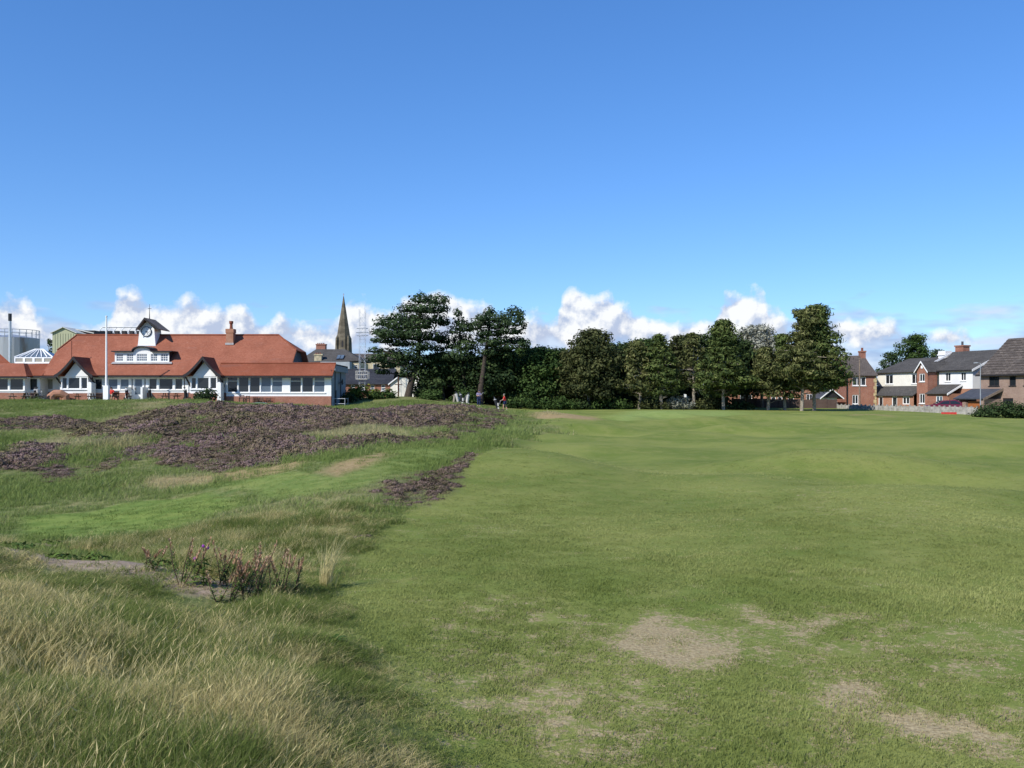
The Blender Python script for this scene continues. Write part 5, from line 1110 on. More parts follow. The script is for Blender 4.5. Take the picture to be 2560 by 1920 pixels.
# --- the belt of mixed trees: (px of stem, base row, distance, top row, half-width px, foliage-bottom row, kind)
BELT = [
 ('bushy_evergreen', 'dense dark evergreen beside the big pine trunk', 1110, 1004, 108, 880, 62, 985, 'leaves_dark', 'round', 40, 'bark_dark'),
 ('bushy_evergreen', 'dense dark evergreen right behind the golfer in red', 1245, 1018, 107, 868, 66, 985, 'leaves_dark', 'round', 44, 'bark_dark'),
 ('bushy_evergreen', 'dark evergreen between the flat-topped pine and the leafy thicket', 1185, 1008, 110, 890, 60, 980, 'leaves_dark', 'round', 40, 'bark_dark'),
 ('thicket_tree', 'rounded green tree with tilted dark limbs near the sandy mound', 1345, 1020, 107, 866, 68, 990, 'leaves_green', 'round', 44, 'bark_dark'),
 ('thicket_tree', 'brownish green tree standing left of the pale oak trunk', 1415, 1022, 108, 876, 52, 992, 'leaves_oak', 'round', 38, 'bark_dark'),
 ('oak_tree', 'round-headed oak with pale bare trunk foot behind the green', 1472, 1022, 105, 822, 66, 985, 'leaves_oak', 'round', 54, 'bark_pale'),
 ('background_tree', 'deep green tree filling in behind oak and first pines', 1556, 1016, 113, 858, 56, 985, 'leaves_dark', 'round', 34, 'bark_dark'),
 ('belt_pine', 'green pine with forked pale trunk beyond the green', 1598, 1024, 104, 852, 52, 985, 'needles_olive', 'pine', 40, 'bark_pale'),
 ('belt_pine', 'bushy pine with a straight pale stem right of the forked one', 1655, 1024, 104, 836, 56, 980, 'needles_green', 'pine', 44, 'bark_pale'),
 ('bare_stemmed_pine', 'thin olive pine with long bare pale stem near the flag', 1735, 1022, 105, 832, 46, 960, 'needles_olive', 'pine', 34, 'bark_pale'),
 ('background_tree', 'brown tinged tree rising behind the bare-stemmed pine', 1690, 1016, 113, 838, 46, 985, 'leaves_oak', 'round', 34, 'bark_dark'),
 ('pale_leaf_tree', 'light green poplar peeping out behind the conical pine', 1786, 1016, 116, 812, 34, 960, 'leaves_light', 'round', 26, 'bark'),
 ('conical_pine', 'tall pointed green pine left of the silvery tree', 1808, 1026, 104, 800, 80, 985, 'needles_green', 'cone', 64, 'bark_pale'),
 ('silver_tree', 'silvery grey leaved tree between the two tallest right-hand pines', 1905, 1016, 118, 812, 64, 960, 'leaves_silver', 'round', 44, 'bark'),
 ('belt_pine', 'lower spreading pine with slanted pale trunk by the dark wall', 1920, 1030, 105, 868, 62, 978, 'needles_olive', 'pine', 40, 'bark_pale'),
 ('tall_pine', 'tallest right-hand pine with many pale limbs and stout trunk', 2004, 1032, 104, 772, 70, 975, 'needles_olive', 'pine', 64, 'bark_pale'),
 ('tall_pine', 'broad dark-flanked pine next to the brick house with quoins', 2036, 1032, 105, 762, 88, 985, 'needles_green', 'cone', 76, 'bark_pale'),
 ('stubby_pine', 'short-trunked pine with stout pale bole before the dark wall', 1962, 1031, 106, 835, 54, 985, 'needles_green', 'pine', 40, 'bark_pale'),
 ('background_tree', 'leafy green tree filling in right of the flat-topped pine', 1300, 1014, 114, 868, 66, 985, 'leaves_green', 'round', 36, 'bark_dark'),
 ('background_tree', 'dark tree behind the brownish green thicket tree', 1385, 1014, 115, 872, 66, 985, 'leaves_dark', 'round', 36, 'bark_dark'),
 ('background_tree', 'dark green tree between oak and forked pine', 1520, 1014, 116, 856, 70, 985, 'leaves_dark', 'round', 36, 'bark_dark'),
 ('background_tree', 'light leafed tree behind the forked pine stem', 1625, 1014, 116, 846, 66, 985, 'leaves_green', 'round', 36, 'bark_dark'),
 ('background_tree', 'dark tree behind the thin olive pine', 1740, 1014, 117, 834, 70, 985, 'leaves_dark', 'round', 36, 'bark_dark'),
 ('background_tree', 'deep green tree between conical pine and silvery tree', 1865, 1014, 113, 850, 66, 985, 'leaves_dark', 'round', 34, 'bark_dark'),
 ('round_tree', 'round green tree rising behind the white upper-walled terrace', 2282, 1010, 160, 835, 52, 960, 'leaves_green', 'round', 36, 'bark'),
 ('round_tree', 'lower dark tree behind the brick house chimney', 2222, 1010, 158, 880, 34, 985, 'leaves_dark', 'round', 26, 'bark'),
 ('round_tree', 'low dark tree beside the white chimney of the terrace', 2340, 1010, 165, 872, 36, 985, 'leaves_dark', 'round', 24, 'bark'),
 ('round_tree', 'leafy tree peeping over the rough stone tiled roof', 2550, 1010, 150, 846, 34, 985, 'leaves_oak', 'round', 26, 'bark'),
 ('small_conifer', 'small dark conifer between the glass lantern and green shed', 122, 1000, 140, 850, 13, 985, 'needles_dark', 'cone', 18, 'bark'),
]
for i, (nm, lab, px, pb, Y, pt, hw_, pfb, mat, shp, npd, brk) in enumerate(BELT):
    rnd = random.Random(100 + i); x_ = cx(px, Y); z_ = min(gz(x_, Y), cz(pb, Y) + .25) if Y < 125 else .6
    root = (x_, Y, z_); h = cz(pt, Y) - z_; w = hw_ * Y / F * (1.28 if Y < 125 else 1.1); npd = int(npd * 1.35)
    zb = max(.5, cz(pfb + (14 if Y < 112 else 0), Y) - z_)
    pads = auto_pads(rnd, h, w, zb, shp, npd, .5 if 'needle' in mat else .75, lean=(rnd.uniform(-.6, .6), 0))
    tops = [(rnd.uniform(-.1, .1) * w, rnd.uniform(-.1, .1) * w, h - .25)]
    ln = rnd.uniform(-.35, .35); tr_ = [(0, 0, 0), (ln * .5, 0, h * .22), (ln, rnd.uniform(-.3, .3), h * .45), (ln * .6, 0, h * .7), (tops[0][0], tops[0][1], h - .2)]
    if shp != 'round':
        for q in range(5): pads.append(((tops[0][0] + rnd.uniform(-.16, .16) * w, rnd.uniform(-.15, .15) * w, h - rnd.uniform(.1, .16) * w - .3 * q * .4), w * .06 + .1, w * .06 + .1, .5, .05))
    if shp == 'cone' or 'pine' in nm: pads += [((tops[0][0], tops[0][1], h - .35), w * .13, w * .13, .35, 0)]
    make_tree(nm, lab, root, tr_, .22 if w > 2.2 else .16, pads, mat, brk, 200 + i, 64 if 'needle' in mat else 54, .15 if 'needle' in mat else .155, 1.6 if 'needle' in mat else 1.15,
              'trees along the far edge of the course' if Y < 120 else None, .75, 'needle' in mat, sticks=16 if brk == 'bark_pale' else 0)
# bare pale forked trunks that stand out beneath the pines
# --- shrubs
def shrub(name, label, px, pyb, Y, hwpx, hpx, mat, seed, group=None, depth=1.0, npad=14, dens=46, size=.12, stems=True):
    x_ = cx(px, Y); z_ = gz(x_, Y); w = hwpx * Y / F; h = hpx * Y / F; rnd = random.Random(seed); rng = np.random.default_rng(seed)
    o = thing(name, label, 'shrub', (x_, Y, z_), 0, group); pads = []
    for k in range(npad):
        fx = rnd.uniform(-.85, .85); hh = h * (1 - .55 * fx * fx) * rnd.uniform(.55, .9); s_ = rnd.uniform(.22, .36) * min(w, h * 1.2)
        pads.append(((fx * w, rnd.uniform(-.6, .6) * depth, max(s_ * .6, hh - s_ * .5)), s_ * 1.2, s_ * 1.2, s_ * .9, rnd.uniform(-.2, .2)))
        pads.append(((fx * w, rnd.uniform(-.7, .7) * depth, hh * .4), s_ * 1.25, s_ * 1.25, hh * .42, rnd.uniform(-.25, .05)))
    sm = MB()
    for k in range(5):
        a = rnd.uniform(0, 6.28); sm.tube([(math.cos(a) * .08, math.sin(a) * .08, -.2), (rnd.uniform(-.3, .3) * w, rnd.uniform(-.3, .3) * depth, h * .6)], [.05, .02], 5, False)
    sm.build('stems', 'bark_dark', o)
    V, Q, T = pads_to_leaves(rng, pads, dens, size, 1.25, False); V[:, 2] = np.maximum(V[:, 2], -.1)
    np_mesh('foliage', V, Q, mat=mat, attrs={'tone': T}, parent=o); return o
shrub('terrace_shrub', 'spiky dark green shrub by the right-hand porch of the clubhouse', 520, 1000, 91, 32, 36, 'needles_dark', 1)
shrub('gorse_bush', 'green bush with yellow-green top right of the clubhouse steps', 905, 1015, 103, 44, 40, 'leaves_yellow', 2)
shrub('gorse_bush', 'darker low bush spreading before the brick terrace', 955, 1012, 102, 34, 30, 'leaves_green', 3)
shrub('low_bush', 'rounded dark bush nearest the clubhouse steps', 872, 1016, 100, 22, 30, 'leaves_dark', 4)
U = [(1085, 102.5, 34, 24, 'leaves_green', 'leafy bush at the foot of the big pine slope'), (1160, 103, 30, 30, 'leaves_green', 'bright leafed bush left of the golfer in navy'), (1300, 103, 40, 28, 'leaves_green', 'dark bush right of the golfer in red'), (1395, 103.5, 44, 32, 'leaves_green', 'pale flowering bush under the thicket trees'),
     (1445, 104.5, 30, 24, 'leaves_dark', 'dark low bush left of the oak trunk'), (1530, 104.5, 44, 26, 'leaves_green', 'wide dark bush right of the oak trunk'), (1630, 105, 40, 30, 'leaves_oak', 'olive bush between two pale pine stems'), (1700, 105.5, 34, 40, 'leaves_silver', 'grey-leaved bush left of the golf flag'), (1770, 105.5, 34, 34, 'leaves_oak', 'yellowish bush right of the bare-stemmed pine'), (1855, 107, 34, 26, 'leaves_dark', 'dark bush at the left end of the dark wall')]
for i, (px, Y, hw_, hp, mt, lab) in enumerate(U): shrub('undergrowth_bush', lab, px, 0, Y - .8, hw_ * 1.15, hp * (1.3 if px < 1560 else 1.05), mt, 30 + i, 'bushes under the tree belt')
# backing thicket so that no light shows under the belt
for i, (px, lab) in enumerate(((1130, 'dark thicket between big pine and flat-topped pine'), (1290, 'dark thicket behind the golfer in red'), (1430, 'dark thicket behind the oak trunk'), (1580, 'dark thicket behind the forked pine stem'), (1730, 'dark thicket behind the golf flag'))):
    shrub('thicket', lab, px, 0, 111.5, 85, 72, 'leaves_dark', 60 + i, 'thickets behind the tree belt', .9, 26, 26, .17)
shrub('garden_hedge', 'wide dark green hedge at the foot of the pink brick house', 2520, 0, 90, 86, 44, 'leaves_dark', 70, None, 1.4, 40, 52, .10)
# ================================================================ golfers, trolleys, terrace furniture
def skin_obj(name, verts, edges, radii, mat, parent, root=0, sub=1):
    me = bpy.data.meshes.new(name); me.from_pydata(verts, edges, []); me.update()
    o = bpy.data.objects.new(name, me); COL.objects.link(o)
    m = o.modifiers.new('skin', 'SKIN'); m.use_smooth_shade = True
    if not me.skin_vertices: me.skin_vertices.new()
    for i, r_ in enumerate(radii):
        d = me.skin_vertices[0].data[i]; d.radius = (r_, r_) if isinstance(r_, (int, float)) else r_; d.use_root = (i == root)
    s_ = o.modifiers.new('sub', 'SUBSURF'); s_.levels = sub; s_.render_levels = sub
    me.materials.append(MATS[mat]); o.parent = parent; return o
def ball(c, r, mat, name, parent, sx=1, sy=1, sz=1, n=12):
    bm = bmesh.new(); bmesh.ops.create_uvsphere(bm, u_segments=n, v_segments=n // 2 + 2, radius=r)
    for v in bm.verts: v.co = Vector((v.co.x * sx + c[0], v.co.y * sy + c[1], v.co.z * sz + c[2]))
    me = bpy.data.meshes.new(name); bm.to_mesh(me); bm.free()
    for p in me.polygons: p.use_smooth = True
    me.materials.append(MATS[mat]); o = bpy.data.objects.new(name, me); COL.objects.link(o); o.parent = parent; return o
def person(label, loc, rz, J, shirt, legs, shorts, hair, H=1.75, cap=None, group=None):
    """J: joints in metres: pelvis, chest, neck, head, lsho, lelb, lwri, rsho..., lhip, lkne, lank, ltoe ..."""
    o = thing('person', label, 'person', loc, rz, group)
    names = ['pel', 'chest', 'neck', 'jaw', 'head', 'crown', 'ls', 'le', 'lw', 'lh', 'rs', 're', 'rw', 'rh', 'lhip', 'lk', 'la', 'lt', 'rhip', 'rk', 'ra', 'rt']
    rad = [.14, .15, .06, .075, .092, .06, .075, .048, .034, .04, .075, .048, .034, .04, .10, .062, .042, .04, .10, .062, .042, .04]
    E = [(0, 1), (1, 2), (2, 3), (3, 4), (4, 5), (1, 6), (6, 7), (7, 8), (8, 9), (1, 10), (10, 11), (11, 12), (12, 13), (0, 14), (14, 15), (15, 16), (16, 17), (0, 18), (18, 19), (19, 20), (20, 21)]
    v = [J[n] for n in names]
    b = skin_obj('body', v, E, rad, 'skin', o, 0, 2)
    idx = {n: i for i, n in enumerate(names)}
    def cloth(nm, keys, edges, rads, mat): return skin_obj(nm, [J[k] if isinstance(k, str) else k for k in keys], edges, rads, mat, o, 0, 2)
    mid = lambda a, b_, f_: tuple(J[a][i] * (1 - f_) + J[b_][i] * f_ for i in range(3))
    cloth('shirt', ['pel', 'chest', mid('chest', 'neck', .6), 'ls', mid('ls', 'le', .85), 'rs', mid('rs', 're', .85)], [(0, 1), (1, 2), (1, 3), (3, 4), (1, 5), (5, 6)], [(.20, .16), (.195, .165), .08, .098, .08, .098, .08], shirt)
    fr = .75 if shorts else None
    if shorts: cloth('shorts', ['pel', 'lhip', mid('lhip', 'lk', .8), 'rhip', mid('rhip', 'rk', .8)], [(0, 1), (1, 2), (0, 3), (3, 4)], [(.185, .15), .125, .10, .125, .10], legs)
    else: cloth('trousers', ['pel', 'lhip', 'lk', mid('lk', 'la', .9), 'rhip', 'rk', mid('rk', 'ra', .9)], [(0, 1), (1, 2), (2, 3), (0, 4), (4, 5), (5, 6)], [(.185, .15), .125, .088, .068, .125, .088, .068], legs)
    for s_ in 'lr': 
        a, t_ = J[s_ + 'a'], J[s_ + 't']; skin_obj('shoe', [(a[0], a[1], a[2] - .03), ((a[0] + t_[0]) / 2, (a[1] + t_[1]) / 2, a[2] - .04), t_], [(0, 1), (1, 2)], [.055, .058, .04], 'canvas_white', o, 0, 1)
    hd = J['head']; ball((hd[0], hd[1], hd[2] + .045), .105, cap or hair, 'cap' if cap else 'hair', o, 1, 1.08, .85)
    fw = J.get('face', (0, -1)); ball((hd[0] + fw[0] * .105, hd[1] + fw[1] * .105, hd[2] - .015), .018, 'skin', 'nose', o, 1, 1, 1.4, 8)
    for s_ in (-1, 1): ball((hd[0] + fw[0] * .092 - fw[1] * s_ * .035, hd[1] + fw[1] * .092 + fw[0] * s_ * .035, hd[2] + .012), .012, 'black_metal', 'eye', o, n=8); ball((hd[0] - fw[1] * s_ * .095, hd[1] + fw[0] * s_ * .095, hd[2] - .01), .025, 'skin', 'ear', o, .7, 1, 1.3, 8)
    for w_ in 'lr':                                            # fingers
        p, q = Vector(J[w_ + 'w']), Vector(J[w_ + 'h']); d = (q - p).normalized(); sd_ = d.cross(Vector((0, 0, 1))); sd_ = sd_.normalized() if sd_.length > .1 else Vector((1, 0, 0))
        for k, L in enumerate((.07, .08, .075, .06)):
            b0 = q + sd_ * (.027 - .018 * k); MB().tube([tuple(b0), tuple(b0 + d * L * .5), tuple(b0 + d * L * .85 + Vector((0, 0, -.02)))], [.010, .009, .007], 6).build('finger', 'skin', o)
        b0 = p.lerp(q, .4) + sd_ * .03; MB().tube([tuple(b0), tuple(b0 + sd_ * .03 + d * .03), tuple(b0 + sd_ * .035 + d * .065)], [.012, .010, .008], 6).build('thumb', 'skin', o)
    return o
WALK = dict(pel=(0, 0, .93), chest=(-.03, 0, 1.32), neck=(-.05, 0, 1.47), jaw=(-.07, 0, 1.56), head=(-.07, 0, 1.63), crown=(-.07, 0, 1.71), ls=(-.05, -.19, 1.40), le=(-.17, -.24, 1.14), lw=(-.38, -.22, 1.05), lh=(-.45, -.22, 1.03),
            rs=(-.03, .19, 1.40), re=(.08, .24, 1.14), rw=(.02, .25, .92), rh=(0, .25, .85), lhip=(0, -.10, .90), lk=(-.14, -.10, .50), la=(-.16, -.10, .09), lt=(-.30, -.10, .04), rhip=(0, .10, .90), rk=(.06, .10, .50), ra=(.26, .10, .12), rt=(.14, .10, .04), face=(-1, 0))
gl = base(1262, 93); person('golfer in a bright red shirt and dark shorts pushing a trolley', gl, 0, WALK, 'cloth_red', 'cloth_navy', True, 'hair_grey')
STAND = dict(pel=(0, 0, .93), chest=(0, -.03, 1.32), neck=(.02, -.05, 1.47), jaw=(.03, -.07, 1.56), head=(.03, -.08, 1.62), crown=(.03, -.08, 1.70), ls=(-.19, -.03, 1.40), le=(-.26, -.12, 1.14), lw=(-.08, -.30, 1.16), lh=(-.02, -.33, 1.18),
             rs=(.19, -.03, 1.40), re=(.27, -.10, 1.15), rw=(.16, -.30, 1.18), rh=(.11, -.34, 1.20), lhip=(-.10, 0, .90), lk=(-.11, -.02, .50), la=(-.11, .02, .09), lt=(-.13, -.14, .04), rhip=(.10, 0, .90), rk=(.11, -.02, .50), ra=(.12, .02, .09), rt=(.15, -.14, .04))
gl2 = base(1197, 95); person('golfer in navy standing with a club in both hands', gl2, R(20), STAND, 'cloth_lilac', 'cloth_navy', False, 'hair_dark', cap='cloth_navy')
cl = thing('golf_club', 'golf club held up by the golfer in navy', 'golf club', gl2, R(20)); MB().tube([(0, -.32, 1.15), (.42, -.38, 1.52)], .012, 6).build('shaft', 'pale_metal', cl); MB().box(.40, .50, -.40, -.34, 1.48, 1.56).build('club_head', 'black_metal', cl); MB().tube([(0, -.32, 1.15), (-.14, -.30, 1.03)], .018, 6).build('grip', 'rubber', cl)
def trolley(label, loc, rz, bag, group='golf trolleys with bags'):
    o = thing('golf_trolley', label, 'golf trolley', loc, rz, group)
    MB().tube([(0, 0, .22), (-.10, 0, .62), (-.22, 0, 1.05)], [.13, .15, .165], 12).build('bag', bag, o)
    MB().tube([(-.215, 0, 1.03), (-.225, 0, 1.08)], [.17, .17], 12).build('bag_collar', 'canvas_white', o); MB().box(.02, .14, -.1, .1, .35, .7).build('bag_pocket', 'canvas_white', o)
    for k, (dx, dy, L) in enumerate(((.03, .05, .22), (-.03, -.06, .26), (.05, -.02, .18), (-.05, .05, .24))):
        q = MB().tube([(-.22 + dx, dy, 1.02), (-.22 + dx - .08, dy, 1.05 + L)], .009, 5).build('club_shaft', 'pale_metal', o); MB().box(-.36 + dx, -.26 + dx, dy - .03, dy + .03, 1.04 + L, 1.11 + L).build('club_head', 'black_metal', q)
    MB().tube([(-.1, 0, .12), (.12, 0, .2), (.30, 0, .80), (.42, 0, 1.02)], .018, 6).build('frame', 'grey_metal', o); MB().tube([(.40, -.13, 1.02), (.40, .13, 1.02)], .02, 6).build('handle', 'rubber', o)
    MB().tube([(.12, -.33, .16), (.12, .33, .16)], .014, 6).build('axle', 'grey_metal', o)
    for (x_, y_, r_) in ((.12, -.33, .15), (.12, .33, .15), (-.42, 0, .12)):
        w_ = MB().tube([(x_, y_ - .03, r_), (x_, y_ + .03, r_)], r_, 16).build('wheel', 'rubber', o); MB().tube([(x_, y_ - .034, r_), (x_, y_ + .034, r_)], r_ * .72, 12).build('rim', 'canvas_white', w_)
    MB().tube([(.05, 0, .15), (-.42, 0, .13)], .014, 6).build('front_arm', 'grey_metal', o)
trolley('black and white golf bag on a trolley pushed by the golfer in red', base(1243, 92.6), 0, 'canvas_black')
for px, rz, lab, bg_ in ((1145, 40, 'pale golf bag on a trolley left of the purple heather tip', 'canvas_white'), (1156, -20, 'dark golf bag on a trolley behind the heather crest', 'canvas_black'), (1168, 120, 'white and black golf bag tilted on a trolley near the navy golfer', 'canvas_white')):
    trolley(lab, base(px, 96 + (px % 3)), R(rz), bg_)
# pale stump post among the bushes
b_ = base(1136, 100); o = thing('tree_stump', 'pale bare leaning stump standing at the edge of the bushes', 'stump', b_); MB().tube([(-.14, 0, -.2), (-.02, 0, .35), (.02, .03, .75), (.0, 0, .98)], [.15, .14, .11, .06], 9).build('bole', 'bark_pale', o, smooth=True); MB().tube([(.0, 0, .6), (-.2, .02, .85), (-.3, .02, .86)], [.05, .035, .02], 6).build('stub', 'bark_pale', o)
# flag on the green
b_ = base(1709, 92); o = thing('golf_flag', 'white flag on a dark pin standing on the green', 'golf flag', b_); MB().tube([(0, 0, -.1), (0, 0, 1.75)], .018, 6).build('pin', 'black_metal', o)
fl = MB(); nn = 6
for k in range(nn):
    a, b2 = k / nn, (k + 1) / nn; yv = lambda t_: .05 * math.sin(t_ * 6); fl.prism([(a * .32, yv(a), 1.74 - .05 * a), (b2 * .32, yv(b2), 1.74 - .05 * b2), (b2 * .32, yv(b2), 1.42 - .02 * b2), (a * .32, yv(a), 1.42 - .02 * a)], (0, .008, 0))
fl.build('flag', 'canvas_white', o)
# ---- terrace furniture
def picnic(label, px, Y, rz, mat='wood_brown', top=None):
    b_ = base(px, Y); o = thing('picnic_table', label, 'picnic table', b_, rz, 'picnic tables on the clubhouse terrace')
    for k in range(4): MB().box(-.9, .9, -.36 + k * .18, -.36 + k * .18 + .165, .71, .75).build('table_plank', top or mat, o)
    for s_ in (-1, 1):
        for k in range(2): MB().box(-.9, .9, s_ * .72 - .14 + k * .145, s_ * .72 - .14 + k * .145 + .135, .42, .455).build('seat_plank', mat, o)
        x_ = s_ * .62
        MB().prism([(x_, -.62, -.1), (x_, -.52, -.1), (x_, -.12, .70), (x_, -.22, .70)], (.05, 0, 0)).build('leg', mat, o); MB().prism([(x_, .62, -.1), (x_, .52, -.1), (x_, .12, .70), (x_, .22, .70)], (.05, 0, 0)).build('leg', mat, o)
        MB().box(x_ + .052, x_ + .1, -.85, .85, .33, .41).build('seat_beam', mat, o)
    return o
for px, Y, rz, lab, m1, m2 in ((45, 90.5, 4, 'weathered picnic table before the left wing windows', 'wood_grey', None), (78, 91, -12, 'second weathered picnic table left of the curved brick buttress', 'wood_grey', None), (208, 91, 6, 'brown picnic table left of the flagpole base', 'wood_brown', 'wood_grey'), (245, 90.8, -4, 'brown picnic table with pale top touching the flagpole side', 'wood_brown', 'wood_grey'),
                              (305, 91.2, 8, 'pinkish topped picnic table between flagpole and entrance door', 'wood_brown', 'terracotta'), (425, 91, -3, 'long picnic table between entrance door and terrace shrub', 'wood_brown', 'wood_grey')):
    picnic(lab, px, Y, R(rz), m1, m2)
def chair(label, px, Y, rz):
    b_ = base(px, Y); o = thing('garden_chair', label, 'chair', b_, rz, 'dark garden chairs by the picture windows')
    MB().box(-.25, .25, -.25, .25, .42, .46).build('seat', 'wood_brown', o)
    for x_ in (-.23, .23):
        MB().box(x_ - .025, x_ + .025, -.25, -.2, -.1, .62).build('leg', 'wood_brown', o); MB().box(x_ - .025, x_ + .025, .2, .25, -.1, .95).build('leg', 'wood_brown', o); MB().box(x_ - .03, x_ + .03, -.26, .22, .622, .65).build('armrest', 'wood_brown', o)
    for z_ in (.58, .72, .86): MB().box(-.2, .2, .21, .24, z_, z_ + .08).build('back_slat', 'wood_brown', o)
for i, px in enumerate((604, 616, 638, 655, 668)): chair(('dark wooden garden chair at left end of the picture windows', 'dark wooden garden chair beside the leftmost window chair', 'dark wooden chair below the middle picture window', 'dark wooden chair left of the slanted bench end', 'dark wooden chair touching the slanted bench end')[i], px, 92.3 + .15 * (i % 2), R((10, -25, 15, 170, -20)[i]))
b_ = base(628, 92.8); o = thing('garden_table', 'brown slatted table amid the garden chairs below the picture windows', 'table', b_)
for k in range(5): MB().box(-.8, .8, -.4 + k * .165, -.4 + k * .165 + .15, .71, .74).build('table_plank', 'wood_brown', o)
for x_ in (-.7, .7):
    for y_ in (-.33, .33): MB().box(x_ - .035, x_ + .035, y_ - .035, y_ + .035, -.1, .708).build('leg', 'wood_brown', o)
b_ = base(678, 92.5); o = thing('slatted_bench', 'reddish wooden bench with sloping end frame at the right of the chairs', 'bench', b_)
for k in range(3): MB().box(-1.9, .2, -.25 + k * .16, -.25 + k * .16 + .14, .42, .455).build('seat_slat', 'terracotta', o)
for k in range(3): MB().box(-1.9, .2, .26, .29, .55 + k * .15, .55 + k * .15 + .12).build('back_slat', 'terracotta', o)
for x_ in (-1.85, .2): MB().prism([(x_, -.45, -.15), (x_, -.35, -.15), (x_, .31, 1.0), (x_, .21, 1.0)], (.07, 0, 0)).build('end_frame', 'terracotta', o); MB().box(x_, x_ + .07, .24, .31, -.15, .6).build('leg', 'terracotta', o)
b_ = base(644, 88.5); o = thing('green_cover', 'pale green cover sheet lying folded over a low frame in the heather', 'cover', (b_[0], b_[1], b_[2] + .05))
MB().prism([(-1.1, 0, .0), (-1.0, 0, .25), (-.2, 0, .36), (.6, 0, .34), (1.1, 0, .15), (1.1, 0, .0)], (0, .8, 0)).build('sheet', 'green_plastic', o); MB().prism([(-.9, -.03, .02), (-.2, -.03, .05), (-.1, -.03, .2), (-.8, -.03, .12)], (0, .028, 0)).build('fold', 'canvas_white', o); MB().prism([(.0, -.03, .18), (.5, -.03, .02), (.7, -.03, .1), (.2, -.03, .24)], (0, .028, 0)).build('fold', 'canvas_white', o)
SIT = dict(pel=(0, 0, .52), chest=(0, -.06, .92), neck=(0, -.07, 1.08), jaw=(0, -.09, 1.17), head=(0, -.10, 1.23), crown=(0, -.10, 1.31), ls=(-.19, -.06, 1.0), le=(-.27, -.12, .76), lw=(-.18, -.32, .66), lh=(-.14, -.37, .64), rs=(.19, -.06, 1.0), re=(.27, -.12, .76), rw=(.18, -.32, .66), rh=(.14, -.37, .64),
           lhip=(-.10, -.04, .50), lk=(-.13, -.45, .50), la=(-.13, -.42, .09), lt=(-.14, -.58, .04), rhip=(.10, -.04, .50), rk=(.13, -.45, .50), ra=(.13, -.42, .09), rt=(.14, -.58, .04))
b_ = base(279, 91.2); person('person in red top seated right of the white flagpole base', b_, R(10), SIT, 'cloth_red', 'cloth_stone', False, 'hair_dark')
o = thing('garden_bench', 'dark wooden bench under the seated person in red', 'bench', b_, R(10)); MB().box(-.7, .7, -.22, .22, .36, .41).build('seat', 'wood_brown', o)
for z_ in (.6, .78): MB().box(-.7, .7, .22, .26, z_, z_ + .12).build('back_slat', 'wood_brown', o)
for x_ in (-.62, .62): MB().box(x_ - .035, x_ + .035, -.2, -.13, -.1, .358).build('leg', 'wood_brown', o); MB().box(x_ - .035, x_ + .035, .262, .33, -.1, .92).build('leg', 'wood_brown', o)
for px, rz, lab, bg_ in ((98, 80, 'white fronted golf bag trolley before the left wing', 'canvas_white'), (90, 100, 'slim dark golf bag trolley beside the white fronted one', 'canvas_black'), (318, 95, 'dark golf bag trolley left of the entrance door', 'canvas_black'), (376, 85, 'dark golf bag trolley right of the entrance door', 'canvas_black'), (466, 75, 'black golf bag trolley with white wheel left of the terrace shrub', 'canvas_black')):
    trolley(lab, base(px, 91.6), R(rz), bg_, 'golf trolleys parked on the clubhouse terrace')
